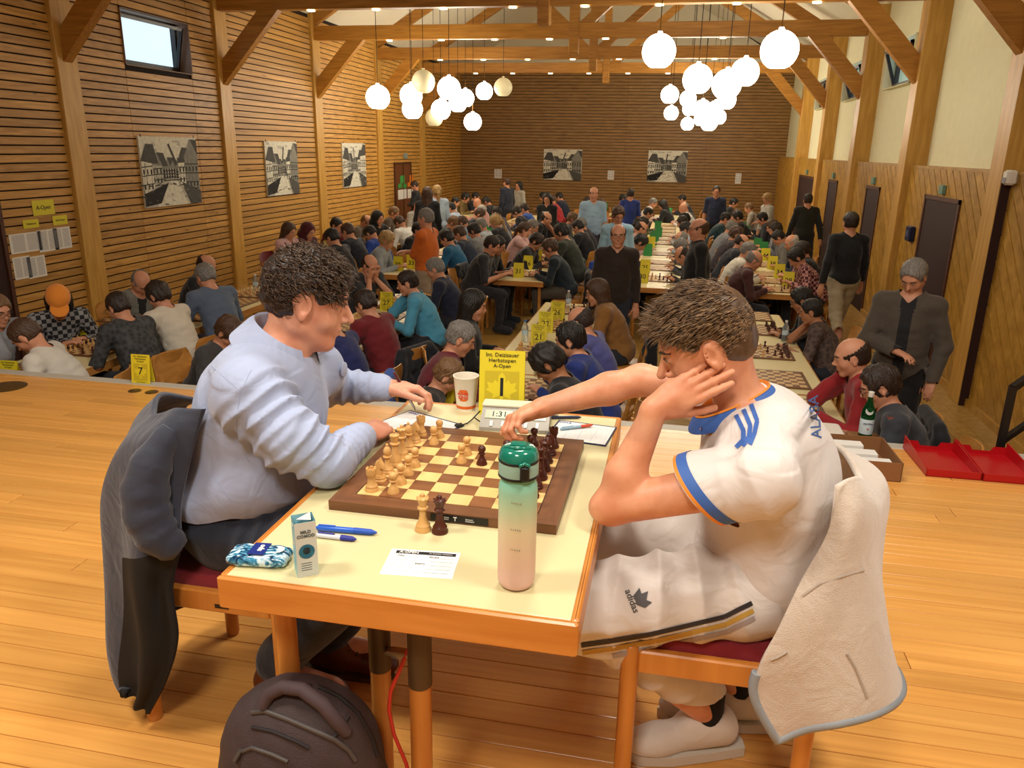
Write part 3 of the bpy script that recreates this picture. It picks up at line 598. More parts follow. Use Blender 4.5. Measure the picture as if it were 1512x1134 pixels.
for (x, y, c) in ((727, 330, 'g'), (723, 352, 'g'), (715, 346, 'g'), (800, 371, 'g'), (830, 353, 'g'), (888, 300, 'g'), (893, 310, 'g'), (988, 318, 'g'), (987, 307, 'g'), (971, 340, 'g'), (972, 350, 'g'), (964, 362, 'g'), (956, 378, 'g'),
                  (967, 356, 'g'), (1101, 347, 'g'), (1118, 368, 'g'), (1127, 374, 'g'), (700, 312, 'g'), (986, 300, 'o'), (1070, 308, 'o'), (895, 302, 'o'), (1097, 341, 'g'), (961, 366, 'y')):
    pz = at_z(x, y, TOPZ)
    if pz.y < 26: tent_card(pz, None, c, {'g': 'small green tent card among the far players', 'o': 'small orange tent card among the farthest players', 'y': 'small yellow tent card between green ones in the rear row'}[c], 0, None if c == 'y' else {'g': 'green cards far down the hall', 'o': 'orange cards far down the hall'}[c])
# --- chess boards with pieces on the hall tables
def checker(name, a, b, n):
    if name in MATS: return MATS[name]
    m, nt, bs = new_mat(name); tc = nt.nodes.new('ShaderNodeTexCoord'); ch = nt.nodes.new('ShaderNodeTexChecker'); ch.inputs['Scale'].default_value = n
    ch.inputs['Color1'].default_value = lin(a); ch.inputs['Color2'].default_value = lin(b); nt.links.new(tc.outputs['Object'], ch.inputs['Vector']); nt.links.new(ch.outputs[0], bs.inputs['Base Color'])
    MATS[name] = m; return m
hb_me = MB().box((-.25, -.25, 0), (.25, .25, .012), bev=.002).mesh('frame', mat('board_rim', '#6e4a28', 0.4))
hq_me = MB().box((-.22, -.22, .012), (.22, .22, .0135)).mesh('field', checker('checks', '#d9b67c', '#7d5230', 1 / .055))
def hall_board(x, y, label, pieces, rz=0.0):
    t = empty('chessboard', (x, y, TOPZ), rz); tag(t, label, 'chessboard'); link('frame', hb_me, t); link('field', hq_me, t)
    rr = random.Random(int(x * 100 + y * 1000))
    if pieces:
        lay = {0: [], 1: []}
        for c in (0, 1):
            for f in range(8):
                if rr.random() < .75: lay[c].append(('pawn', f, rr.choice((1, 1, 2, 3))))
                if rr.random() < .62: lay[c].append((['rook', 'knight', 'bishop', 'queen', 'king', 'bishop', 'knight', 'rook'][f], f, 0))
            if ('king', 4, 0) not in lay[c]: lay[c].append(('king', 4, 0))
            for (k, f, rk) in lay[c]:
                u = -.1925 + .055 * rk if c == 0 else .1925 - .055 * rk
                p = Matrix.Rotation(rz, 3, 'Z') @ Vector((u, -.1925 + .055 * f, 0))
                o = link('chess_' + k, PM[(k, c, 0)], None, (x + p.x, y + p.y, TOPZ + .0135), (0, 0, rz + (PI if c else 0)))
                tag(o, ('light' if c == 0 else 'dark') + ' chess piece on ' + label.split('chessboard ')[-1].replace('on ', 'the board on ', 1), 'chess piece', 'pieces on ' + label)
for x, y, lb, pc in ((570, 470, 'chessboard on the table beside card twenty-seven', 1), (558, 450, 'chessboard on the table behind card twenty-seven', 1), (772, 512, 'chessboard on the table in front of card twenty-two', 1), (788, 478, 'chessboard on the table beside card twenty-six', 1),
                     (838, 458, 'chessboard on the table before the long-haired man', 1), (370, 434, 'chessboard on the wall row table past the grey-haired man', 1), (1118, 520, 'chessboard on the table before the boy in camouflage', 1), (1108, 487, 'chessboard on the table end by the boy in camouflage', 1),
                     (1136, 424, 'chessboard on the table beside card twenty-nine', 1), (600, 396, 'chessboard on the table beside card thirty-two', 1), (745, 404, 'chessboard on the table beside card thirty-one', 1), (962, 412, 'chessboard on the table beside card thirty', 1), (112, 505, 'chessboard on the table before the capped girl', 1),
                     (480, 376, 'chessboard on the table beside card twenty-three', 0), (965, 396, 'chessboard on the table behind card thirty', 0), (1125, 408, 'chessboard on the table behind card thirty-four', 0), (210, 466, 'chessboard on the table beside the bald man in grey', 0), (757, 390, 'chessboard on the table behind card thirty-six', 0)):
    p = at_z(x, y, TOPZ); near = min(ROWF if p.y < 10 else ROWB, key=lambda v: abs(v - p.x))
    bx_, by_ = (near if abs(near - p.x) < .5 else p.x), p.y
    for cx, cy in CARDS:
        if abs(cx - bx_) < .34 and -.27 < by_ - cy < .33: by_ = cy + .335 if by_ >= cy else cy - .275
    hall_board(bx_, by_, lb, pc)

_b0 = [(o_.location.x, o_.location.y) for o_ in COL.objects if o_.name.startswith('chessboard')]
for i, x in enumerate(ROWF + ROWB):
    fr = i < 4; y = 4.86 if fr else 10.95
    while y < (9.2 if fr else 20.5):
        ok = all(abs(bx_ - x) > .52 or abs(by_ - y) > .54 for bx_, by_ in _b0) and all(abs(cx - x) > .34 or not (-.27 < y - cy < .33) for cx, cy in CARDS)
        if ok:
            _b0.append((x, y)); t = empty('chessboard', (x, y, TOPZ)); tag(t, 'chessboard between the players of ' + (['the front row along the slatted wall', 'the front row with card twenty-seven', 'the front row with cards twenty-two and twenty-six', 'the front row by the panelled wall aisle'][i] if fr else 'the long rear row ' + RB[i - 4]), 'chessboard', 'boards of table row ' + 'abcdefghi'[i]); link('frame', hb_me, t); link('field', hq_me, t)
            y += .6
        y += .18
# ================================================================== PEOPLE: smooth bodies grown from a distance field
V3 = lambda *a: np.array(a, float)
def nrm(v): v = np.asarray(v, float); return v / (np.linalg.norm(v) + 1e-12)
def rotm(yaw=0, pitch=0, roll=0):
    """columns forward, left, up; pitch > 0 nods down, yaw > 0 turns left, roll > 0 tips towards its right"""
    cy, sy, cp, sp, cr, sr = math.cos(yaw), math.sin(yaw), math.cos(pitch), math.sin(pitch), math.cos(roll), math.sin(roll)
    Rz = np.array([[cy, -sy, 0], [sy, cy, 0], [0, 0, 1]]); Ry = np.array([[cp, 0, sp], [0, 1, 0], [-sp, 0, cp]]); Rx = np.array([[1, 0, 0], [0, cr, -sr], [0, sr, cr]])
    return Rz @ Ry @ Rx
class Field:
    def __init__(s, lo, hi, h):
        s.lo = np.array(lo, float); s.h = h; s.n = np.ceil((np.array(hi, float) - s.lo) / h).astype(int) + 1
        s.ax = [(s.lo[i] + h * np.arange(s.n[i])).astype(np.float32) for i in range(3)]
        s.F = np.full(s.n, 1.0, np.float32); s.D = np.full(s.n, 9.0, np.float32); s.T = np.zeros(s.n, np.int8)
    def win(s, lo, hi):
        a = np.clip(np.floor((np.array(lo) - s.lo) / s.h).astype(int), 0, s.n); b = np.clip(np.ceil((np.array(hi) - s.lo) / s.h).astype(int) + 1, 0, s.n)
        if np.any(b <= a): return None
        return tuple(slice(a[i], b[i]) for i in range(3))
    def xyz(s, w): return s.ax[0][w[0]][:, None, None], s.ax[1][w[1]][None, :, None], s.ax[2][w[2]][None, None, :]
    def put(s, w, d, k, t, op):
        F = s.F[w]
        if op > 0:
            if k > 0:
                hh = np.clip(0.5 + 0.5 * (F - d) / k, 0, 1); s.F[w] = F + (d - F) * hh - k * hh * (1 - hh)
            else: s.F[w] = np.minimum(F, d)
            m = d < s.D[w]; s.D[w] = np.where(m, d, s.D[w]); s.T[w] = np.where(m, t, s.T[w])
        else:
            hh = np.clip(0.5 - 0.5 * (F + d) / max(k, 1e-5), 0, 1); s.F[w] = F + (-d - F) * hh + k * hh * (1 - hh)
    def cone(s, a, b, ra, rb=None, k=0.02, t=0, op=1):
        rb = ra if rb is None else rb; a = np.asarray(a, float); b = np.asarray(b, float); R = max(ra, rb) + k + 3 * s.h + 0.015
        w = s.win(np.minimum(a, b) - R, np.maximum(a, b) + R)
        if w is None: return s
        x, y, z = s.xyz(w); ba = b - a; L2 = float(ba @ ba) + 1e-12; px, py, pz = x - a[0], y - a[1], z - a[2]
        tt = np.clip((px * ba[0] + py * ba[1] + pz * ba[2]) / L2, 0, 1).astype(np.float32)
        d = np.sqrt((px - tt * ba[0]) ** 2 + (py - tt * ba[1]) ** 2 + (pz - tt * ba[2]) ** 2) - (ra + (rb - ra) * tt)
        s.put(w, d.astype(np.float32), k, t, op); return s
    def ell(s, c, r, R=None, k=0.02, t=0, op=1):
        c = np.asarray(c, float); r = np.asarray(r, float); m = r.max() + k + 3 * s.h + 0.015
        w = s.win(c - m, c + m)
        if w is None: return s
        x, y, z = s.xyz(w); px, py, pz = x - c[0], y - c[1], z - c[2]
        if R is None: R = np.eye(3)
        q = [R[0, i] * px + R[1, i] * py + R[2, i] * pz for i in range(3)]
        k0 = np.sqrt((q[0] / r[0]) ** 2 + (q[1] / r[1]) ** 2 + (q[2] / r[2]) ** 2); k1 = np.sqrt((q[0] / r[0] ** 2) ** 2 + (q[1] / r[1] ** 2) ** 2 + (q[2] / r[2] ** 2) ** 2) + 1e-6
        s.put(w, (k0 * (k0 - 1) / k1).astype(np.float32), k, t, op); return s
    def warp(s, fn, lo, hi):
        """add fn(x,y,z) to the field inside a box: folds, creases"""
        w = s.win(lo, hi)
        if w is not None:
            x, y, z = s.xyz(w); s.F[w] = s.F[w] + fn(x, y, z).astype(np.float32)
        return s
    def net(s, iso=0.0, keep=None, tags=None, F=None):
        F = (s.F if F is None else F) - iso; sg = F < 0; n = s.n; N1, N2 = n[1] - 1, n[2] - 1
        cid = []; pos = []; quads = []
        for ax in range(3):
            sl0 = [slice(None)] * 3; sl1 = [slice(None)] * 3; sl0[ax] = slice(0, -1); sl1[ax] = slice(1, None)
            A, B = F[tuple(sl0)], F[tuple(sl1)]; c = sg[tuple(sl0)] != sg[tuple(sl1)]
            o1, o2 = [(1, 2), (2, 0), (0, 1)][ax]; I = np.array(np.nonzero(c)).T
            ok = (I[:, o1] > 0) & (I[:, o2] > 0) & (I[:, o1] < n[o1] - 1) & (I[:, o2] < n[o2] - 1); I = I[ok]
            if len(I) == 0: continue
            fa = A[I[:, 0], I[:, 1], I[:, 2]]; fb = B[I[:, 0], I[:, 1], I[:, 2]]; P_ = I.astype(np.float64); P_[:, ax] += fa / (fa - fb)
            ids = []
            for d1, d2 in ((0, 0), (-1, 0), (-1, -1), (0, -1)):
                J = I.copy(); J[:, o1] += d1; J[:, o2] += d2; l = (J[:, 0] * N1 + J[:, 1]) * N2 + J[:, 2]; ids.append(l); cid.append(l); pos.append(P_)
            q = np.stack(ids, 1); q[fa > 0] = q[fa > 0][:, ::-1]; quads.append(q[:, ::-1])
        cid = np.concatenate(cid); pos = np.concatenate(pos); u, inv = np.unique(cid, return_inverse=True); cnt = np.bincount(inv)
        v = np.stack([np.bincount(inv, pos[:, i]) / cnt for i in range(3)], 1); q = np.searchsorted(u, np.concatenate(quads))
        ti = np.round(v).astype(int); tg = s.T[ti[:, 0], ti[:, 1], ti[:, 2]]; v = s.lo + v * s.h
        m = None
        if tags is not None: m = np.isin(tg[q], tags).sum(1) >= 3
        if keep is not None: kk = keep(v)[q].all(1); m = kk if m is None else m & kk
        if m is not None:
            q = q[m]; us, qi = np.unique(q, return_inverse=True); q = qi.reshape(-1, 4); v = v[us]; tg = tg[us]
        return v, q, tg
def smooth_pts(v, q, it=1, lam=0.5):
    for _ in range(it):
        acc = np.zeros_like(v); cn = np.zeros(len(v))
        for i in range(4):
            a, b = q[:, i], q[:, (i + 1) % 4]
            for dd in range(3): acc[:, dd] += np.bincount(a, v[b, dd], len(v)) + np.bincount(b, v[a, dd], len(v))
            cn += np.bincount(a, minlength=len(v)) + np.bincount(b, minlength=len(v))
        v = v + (acc / np.maximum(cn, 1)[:, None] - v) * lam
    return v
def hem_smooth(v, q, it=8):
    """even out the ragged open edges of a garment"""
    e = np.concatenate([q[:, [i, (i + 1) % 4]] for i in range(4)]); e = np.sort(e, 1); u, c = np.unique(e, axis=0, return_counts=True); b = u[c == 1]
    if len(b) == 0: return v
    v = v.copy(); n = len(v); cn = np.bincount(b.ravel(), minlength=n); m = cn >= 2
    for _ in range(it):
        acc = np.stack([np.bincount(b[:, 0], v[b[:, 1], d], n) + np.bincount(b[:, 1], v[b[:, 0], d], n) for d in range(3)], 1); v[m] = v[m] * .4 + .6 * acc[m] / cn[m][:, None]
    return v
def to_mesh(name, v, q, mats, mi=None):
    me = bpy.data.meshes.new(name); nq = len(q)
    me.vertices.add(len(v)); me.vertices.foreach_set('co', np.asarray(v, np.float32).ravel()); me.loops.add(nq * 4); me.loops.foreach_set('vertex_index', np.asarray(q, np.int32).ravel())
    me.polygons.add(nq); me.polygons.foreach_set('loop_start', np.arange(0, nq * 4, 4, dtype=np.int32)); me.polygons.foreach_set('use_smooth', np.ones(nq, bool))
    for m in mats: me.materials.append(m)
    if mi is not None: me.polygons.foreach_set('material_index', np.asarray(mi, np.int32))
    me.update(); me.validate(); return me
def noise3(x, y, z, seed=0, n=10, f0=8, f1=40):
    r = np.random.RandomState(seed); o = 0
    for _ in range(n):
        k = r.randn(3); k = k / np.linalg.norm(k) * r.uniform(f0, f1); o = o + np.sin(k[0] * x + k[1] * y + k[2] * z + r.uniform(0, 6.28))
    return o / n
def ik(a, b, l1, l2, pole):
    a, b = np.asarray(a, float), np.asarray(b, float); d = b - a; L = np.linalg.norm(d); dn = d / (L + 1e-9); L = min(L, (l1 + l2) * .999)
    x = (l1 * l1 - l2 * l2 + L * L) / (2 * L); h = math.sqrt(max(l1 * l1 - x * x, 0)); p = np.asarray(pole, float); p = p - dn * (p @ dn)
    return a + dn * x + nrm(p) * h
HEAD, NECK, TORSO, UARM, FARM, HAND, PELV, THIGH, SHIN, FOOT = 1, 2, 3, 4, 5, 6, 7, 8, 9, 10
def head_sdf(f, c, R, s=1.0, detail=True, nose=1.0, jaw=1.0, t=HEAD, ears=True):
    """c: middle of the head; R: columns forward, left, up"""
    P_ = lambda x, y, z: c + R @ (np.array([x, y, z]) * s)
    E = lambda p, r, k=.012, op=1, RR=None: f.ell(P_(*p), np.array(r) * s, R if RR is None else RR, k * s, t, op)
    E((-.014, 0, .034), (.100, .078, .088)); E((.030, 0, -.018), (.064, .066, .084), .02); E((-.02, 0, -.02), (.07, .070, .075), .02)
    f.cone(P_(-.005, .048, -.062), P_(.066, .014, -.098), .020 * s * jaw, .017 * s, .022 * s, t); f.cone(P_(-.005, -.048, -.062), P_(.066, -.014, -.098), .020 * s * jaw, .017 * s, .022 * s, t)
    E((.070, 0, -.100), (.020, .022, .017), .02)                                                       # chin
    E((.052, .040, -.028), (.026, .024, .026), .02); E((.052, -.040, -.028), (.026, .024, .026), .02)  # cheeks
    if detail:
        E((.078, 0, .034), (.018, .050, .013), .014)                                                   # brow
        for s_ in (1, -1):
            E((.099, s_ * .033, .012), (.016, .021, .014), .014, -1); E((.0765, s_ * .032, .012), (.0135, .0145, .0125), .004)
        f.cone(P_(.086, 0, .018), P_(.108 + .006 * nose, 0, -.022), .0085 * s, .0115 * s, .012 * s, t); E((.098, .011, -.028), (.010, .008, .007), .006); E((.098, -.011, -.028), (.010, .008, .007), .006)
        E((.082, 0, -.056), (.016, .026, .020), .014); E((.094, 0, -.052), (.008, .022, .0052), .004); E((.092, 0, -.0655), (.008, .019, .0058), .004)
        E((.102, 0, -.0585), (.010, .020, .0016), .003, -1)
    if ears:
        for s_ in (1, -1):
            RR = R @ rotm(s_ * .45, .15, 0)
            E((-.006, s_ * .079, -.006), (.020, .0075, .033), .006, 1, RR)
            if detail: E((-.002, s_ * .087, -.002), (.011, .006, .020), .004, -1, RR); E((-.004, s_ * .080, -.032), (.010, .007, .011), .006, 1, RR)
def hand_sdf(f, wrist, d, up, side, curl=(.5, .5, .55, .6), spread=.09, thumb=(.6, .35), s=1.0, t=HAND, k=.006, r=1.0, tip=None):
    """d: pointing direction of the palm, up: back of the hand, side: +1 when the thumb lies to the left of d seen from the back"""
    d = nrm(d); up = np.asarray(up, float); up = nrm(up - d * (up @ d)); w = np.cross(up, d) * side       # w points to the thumb side
    S = lambda v: v * s
    pc = np.asarray(wrist, float) + d * S(.045)
    f.ell(pc, (S(.050), S(.038), S(.0165)), np.stack([d, w, up], 1), .012 * s, t)
    f.cone(np.asarray(wrist) - d * S(.01), pc, S(.023), S(.022), .016 * s, t)
    tips = []
    for i, (off, ln, base) in enumerate(((.027, .074, .088), (.0095, .083, .092), (-.0085, .077, .089), (-.0255, .060, .080))):
        b0 = np.asarray(wrist, float) + d * S(base) + w * S(off); dd = nrm(d + w * (off / .027) * spread); c_ = curl[i] if hasattr(curl, '__len__') else curl
        p = b0; ang = 0.0
        for j, (fr, rr) in enumerate(((.46, .0092), (.30, .0084), (.24, .0074))):
            ang += c_ * (0.75, 1.0, .7)[j]; q = nrm(dd * math.cos(ang) - up * math.sin(ang)); p2 = p + q * S(ln * fr)
            f.cone(p, p2, S(rr * r * (1.06 if i < 3 else .92)), S(rr * r * .93 * (1.06 if i < 3 else .92)), .0035 * s, t); p = p2
        f.cone(np.asarray(wrist, float) + d * S(.05) + w * S(off * .8), b0, S(.0125), S(.0100), .010 * s, t); tips.append(p)
    a0 = np.asarray(wrist, float) + d * S(.022) + w * S(.022) - up * S(.006); o, c_ = thumb
    d1 = nrm(d * math.cos(o) + w * math.sin(o) - up * .25); p1 = a0 + d1 * S(.042); d2 = nrm(d1 * math.cos(c_) + (d - up * .4) * math.sin(c_)); p2 = p1 + d2 * S(.032); d3 = nrm(d2 + (d - w * .3) * c_ * .4); p3 = p2 + d3 * S(.024)
    f.cone(a0, p1, S(.0165), S(.0118), .010 * s, t); f.cone(p1, p2, S(.0112), S(.0100), .004 * s, t); f.cone(p2, p3, S(.0098), S(.0082), .003 * s, t)
    return tips + [p3]
def body_sdf(f, J, fat=1.0, hands=True, heads=True, hk=None, detail=True, sh=.19):
    """J: joints of one posed figure -> one smooth body"""
    pel, chest, nb, hc, HR = J['pelvis'], J['chest'], J['neck'], J['head'], J['HR']
    TR = J['TR']; fw = TR[:, 0]; lf = TR[:, 1]; up = TR[:, 2]
    f.ell(chest + up * .02, (.118 * fat, .165, .19), TR, .05, TORSO); f.ell(chest + up * .13, (.088, .165, .09), TR, .05, TORSO)
    f.cone(pel + up * .02, chest, .125 * fat, .13 * fat, .06, TORSO); f.ell((pel + chest) / 2 + fw * .02, (.125 * fat, .155 * fat, .17), TR, .05, TORSO)
    f.ell(pel, (.128, .172, .125), J.get('PR', TR), .05, PELV)
    f.cone(nb - up * .03, hc + HR @ V3(-.022, 0, -.065), .060, .054, .03, NECK)
    for s_, n in ((1, 'l'), (-1, 'r')):
        sh_, el, wr = J['sh' + n], J['el' + n], J['wr' + n]
        f.cone(nb - up * .045 + lf * s_ * .03, sh_, .062, .060, .045, TORSO); f.cone(sh_, el, .052, .043, .03, UARM); f.cone(el, wr, .043, .027, .02, FARM)
        hip, kn, an = J['hip' + n], J['kn' + n], J['an' + n]
        f.cone(hip, kn, .092, .062, .045, THIGH); f.cone(kn, an, .060, .042, .03, SHIN); toe = J.get('toe' + n)
        if toe is None: toe = an + V3(.15, 0, 0) * 1.0
        f.cone(an - V3(0, 0, .03), toe + V3(0, 0, -.045) - V3(0, 0, 0), .042, .035, .02, FOOT); f.cone(an - V3(.04, 0, .045), toe + V3(0, 0, -.05), .036, .034, .02, FOOT)
        if hands:
            hd = J.get('hd' + n); hu = J.get('hu' + n); hd = nrm(wr - el) if hd is None else hd; hu = V3(0, 0, 1) if hu is None else hu
            hand_sdf(f, wr, hd, hu, -s_, curl=J.get('curl' + n, (.35, .4, .45, .5)), k=.008, r=1.1)
    if heads: head_sdf(f, hc, HR, 1.0, detail)
    return f

# ---------------------------------------------------------------- shared hair, eyes, glasses, caps (in the head's own frame)
def hair_mat(name, c):
    if name in MATS: return MATS[name]
    m, nt, b = new_mat(name); N = nt.nodes.new; L = nt.links.new; tc = N('ShaderNodeTexCoord'); mp = N('ShaderNodeMapping'); mp.inputs['Scale'].default_value = (60, 60, 14)
    n = N('ShaderNodeTexNoise'); n.inputs['Scale'].default_value = 3.0; n.inputs['Detail'].default_value = 4; L(tc.outputs['Object'], mp.inputs[0]); L(mp.outputs[0], n.inputs[0])
    cr = N('ShaderNodeValToRGB'); cl = lin(c); cr.color_ramp.elements[0].position = .32; cr.color_ramp.elements[1].position = .7
    cr.color_ramp.elements[0].color = tuple(v * .42 for v in cl[:3]) + (1,); cr.color_ramp.elements[1].color = tuple(min(1, v * 1.35) for v in cl[:3]) + (1,)
    L(n.outputs[0], cr.inputs[0]); L(cr.outputs[0], b.inputs['Base Color']); b.inputs['Roughness'].default_value = .5
    bp = N('ShaderNodeBump'); bp.inputs['Strength'].default_value = .5; bp.inputs['Distance'].default_value = .01; L(n.outputs[0], bp.inputs['Height']); L(bp.outputs[0], b.inputs['Normal'])
    MATS[name] = m; return m
HC = {k: hair_mat('hair_' + k, c) for k, c in dict(black='#16110f', dark='#2a1c14', brown='#4a3120', light='#7a5a3a', blond='#b08d55', grey='#807c76', white='#b9b5ac').items()}
def hair_mesh(kind):
    f = Field((-.2, -.17, -.42), (.2, .17, .2), .0055)
    def base(g, lowback=-.055):
        f.ell((-.017, 0, .040), (.104 + g, .082 + g, .090 + g), None, 0, 1)
        f.ell((-.030, 0, .0), (.088 + g, .078 + g, .080 + g), None, .01, 1)
        f.ell((.114, 0, -.008), (.088, .086, .102), None, .012, 1, -1); [f.ell((-.004, s_ * .090, -.008), (.026, .032, .036), None, .008, 1, -1) for s_ in (1, -1)]
        f.ell((.035, 0, -.135), (.13, .14, .105), None, .012, 1, -1); f.ell((-.06, 0, lowback - .085), (.14, .14, .085), None, .01, 1, -1)
    if kind == 'short': base(.006); amp = .009
    if kind == 'full': base(.013, -.07); amp = .016
    if kind == 'curly': base(.022, -.07); amp = .020
    if kind == 'fringe':
        base(.004); f.ell((.03, 0, .105), (.135, .11, .092), None, .008, 1, -1); amp = .003
    if kind in ('long', 'tail'):
        base(.014, -.10)
        if kind == 'long':
            for y in (-.07, -.035, 0, .035, .07): f.cone((-.075 + abs(y) * .4, y, .0), (-.095 + abs(y) * .6, y * 1.25, -.27), .040, .024, .03, 1)
            for s in (1, -1): f.cone((-.01, s * .078, .03), (-.005, s * .092, -.22), .024, .018, .03, 1)
        else:
            f.cone((-.11, 0, .03), (-.15, 0, -.04), .026, .030, .02, 1); f.cone((-.15, 0, -.04), (-.135, 0, -.24), .032, .012, .02, 1)
        amp = .006
    if kind == 'hood':
        f.ell((-.03, 0, .02), (.130, .110, .130), None, 0, 1); f.ell((-.05, 0, -.09), (.12, .12, .09), None, .03, 1); f.ell((.11, 0, -.01), (.105, .076, .098), None, .015, 1, -1); f.ell((.0, 0, -.01), (.098, .082, .105), None, .01, 1, -1); amp = .004
    if kind == 'cap':
        f.ell((-.012, 0, .050), (.112, .091, .090), None, 0, 1); f.ell((-.01, 0, -.055), (.16, .16, .078), None, .004, 1, -1); f.ell((.105, 0, .034), (.075, .070, .010), rotm(0, .22, 0), .008, 1); amp = .001
    w = f.win((-.2, -.17, -.42), (.2, .17, .2)); x, y, z = f.xyz(w); ph = np.arctan2(y, x + .055) + 0 * z; rr = np.sqrt((x + .055) ** 2 + y ** 2) + 0 * z
    if kind not in ('cap', 'hood'):
        rd = np.sin(ph * 31 + 3 * np.sin(z * 30 + ph * 3)) * np.clip(rr / .05, 0, 1) + .7 * np.sin(ph * 53 + 2 * np.sin(z * 45)) if kind != 'curly' else 0
        f.F[w] = f.F[w] + (.0022 * rd + amp * noise3(x, y, z * .5, 3, 18, 60, 190)).astype(np.float32)
    else: f.F[w] = f.F[w] + (amp * noise3(x, y, z, 3, 12, 40, 110)).astype(np.float32)
    v, q, _ = f.net(); return to_mesh('hair', v, q, [HC['dark']])
HM = {k: hair_mesh(k) for k in ('short', 'full', 'curly', 'fringe', 'long', 'tail', 'hood', 'cap')}
def eyes_mesh():
    mb = MB()
    for s in (1, -1):
        st = len(mb.v); mb.lathe([(0, .0128), (.0035, .0124), (.0036, .0123), (.0058, .0113), (.0059, .0112), (.009, .0088)], 12, mfun=lambda i: 0 if i < 2 else (1 if i < 4 else 2)); mb.xf(Matrix.Translation((.0785, s * .032, .012)) @ Matrix.Rotation(PI / 2, 4, 'Y') @ Matrix.Scale(.55, 4, (1, 0, 0)), st)
    return mb.mesh('eyes', [mat('pupil', '#0b0908', .2), mat('iris', '#3a2a1c', .25), mat('eye_white', '#d8d0c8', .3)], 60)
EYES = eyes_mesh()
def brows_mesh():
    mb = MB()
    for s in (1, -1): mb.tube([(.094, s * .012, .030), (.094, s * .026, .034), (.086, s * .042, .034), (.074, s * .052, .029)], [.002, .0042, .004, .0015], 6)
    return mb.mesh('eyebrows', HC['dark'], 60)
BROWS = brows_mesh()
def glasses_mesh():
    mb = MB()
    for s in (1, -1):
        pts = [(.109 - abs(.026 * math.sin(a)) * .25 * (1 if math.cos(a) * 1 > -2 else 0), s * (.033 + .0255 * math.cos(a)), .008 + .019 * math.sin(a)) for a in [2 * PI * k / 14 for k in range(15)]]
        mb.tube(pts, .0017, 5); mb.tube([(.106, s * .058, .014), (.06, s * .078, .015), (-.01, s * .084, .012)], .0018, 5)
    mb.tube([(.109, .009, .012), (.112, 0, .015), (.109, -.009, .012)], .0017, 5)
    return mb.mesh('glasses', mat('glasses_frame', '#141110', .35), 60)
GLASSES = glasses_mesh()
_tp = at_x(189, 82, -10.5); tree_outside(_tp.x, _tp.y, _tp.z - 1.25, 'green tree outside the open window')
# ---------------------------------------------------------------- poses (facing +X, seat centre above the origin)
def seated(lean, hp, hy=0.0, l=None, r=None, hr=0.0, hdl=None, hdr=None, hul=None, hur=None, up_extra=0.0):
    TR = rotm(0, lean, 0); up = TR[:, 2]; lf = TR[:, 1]; fw = TR[:, 0]; pel = V3(0, 0, .60); nb = pel + up * .50; J = dict(pelvis=pel, TR=TR, PR=rotm(0, lean * .3, 0), chest=pel + up * .27, neck=nb)
    J['head'] = nb + nrm(up * .7 + V3(0, 0, .3)) * .135 + fw * .035; J['HR'] = rotm(hy, hp, hr)
    l = V3(.44, .13, .80) if l is None else l; r = V3(.44, -.13, .80) if r is None else r
    for n, s, t in (('l', 1, l), ('r', -1, r)):
        sh = nb - up * .055 + lf * s * .185 + fw * .01; J['sh' + n] = sh; L = np.linalg.norm(t - sh); t = sh + (t - sh) * min(1, .545 / L); J['wr' + n] = t
        J['el' + n] = ik(sh, t, .295, .26, V3(-.25, s * .6, -.8)); J['hip' + n] = V3(.02, s * .09, .57); J['kn' + n] = V3(.43, s * .13, .54); J['an' + n] = V3(.40, s * .13, .105); J['toe' + n] = V3(.55, s * .15, .105)
    J['hdl'] = hdl; J['hdr'] = hdr; J['hul'] = hul; J['hur'] = hur
    return J
def standing(l=None, r=None, hp=.1, hy=0.0, lean=.03, step=0.0, hr=0.0, pol=(-.6, .35, -.2)):
    TR = rotm(0, lean, 0); up = TR[:, 2]; lf = TR[:, 1]; fw = TR[:, 0]; pel = V3(0, 0, .96); nb = pel + up * .53; J = dict(pelvis=pel, TR=TR, chest=pel + up * .28, neck=nb)
    J['head'] = nb + nrm(up * .5 + V3(0, 0, .5)) * .140 + fw * .02; J['HR'] = rotm(hy, hp, hr)
    for n, s, t in (('l', 1, l), ('r', -1, r)):
        sh = nb - up * .065 + lf * s * .172; J['sh' + n] = sh; t = V3(.06, s * .24, .86) if t is None else t; L = np.linalg.norm(t - sh); t = sh + (t - sh) * min(1, .565 / L); J['wr' + n] = t
        J['el' + n] = ik(sh, t, .30, .27, V3(pol[0], s * pol[1], pol[2])); st = step * s
        J['hip' + n] = V3(0, s * .095, .92); J['kn' + n] = V3(st * .55 + .03, s * .10, .51); J['an' + n] = V3(st - (.10 if st < 0 else 0), s * .10, .105 + (.07 if st < 0 else 0)); J['toe' + n] = J['an' + n] + V3(.15, s * .02, -.03 if st < 0 else 0)
    return J
def chin(lean, hp, side, hy=0.0):
    """one hand carries the cheek, the other forearm lies on the table"""
    J = seated(lean, hp, hy); s = 1 if side == 'l' else -1
    k = J['head'] + J['HR'] @ V3(.045, s * .085, -.115); J['wr' + side] = k; J['el' + side] = ik(J['sh' + side], k, .295, .26, V3(.6, s * .3, -1)); J['hd' + side] = nrm(J['HR'] @ V3(-.15, -s * .1, 1)); J['hu' + side] = J['HR'] @ V3(.2, s, 0); J['curl' + side] = (.25, .3, .35, .4)
    return J
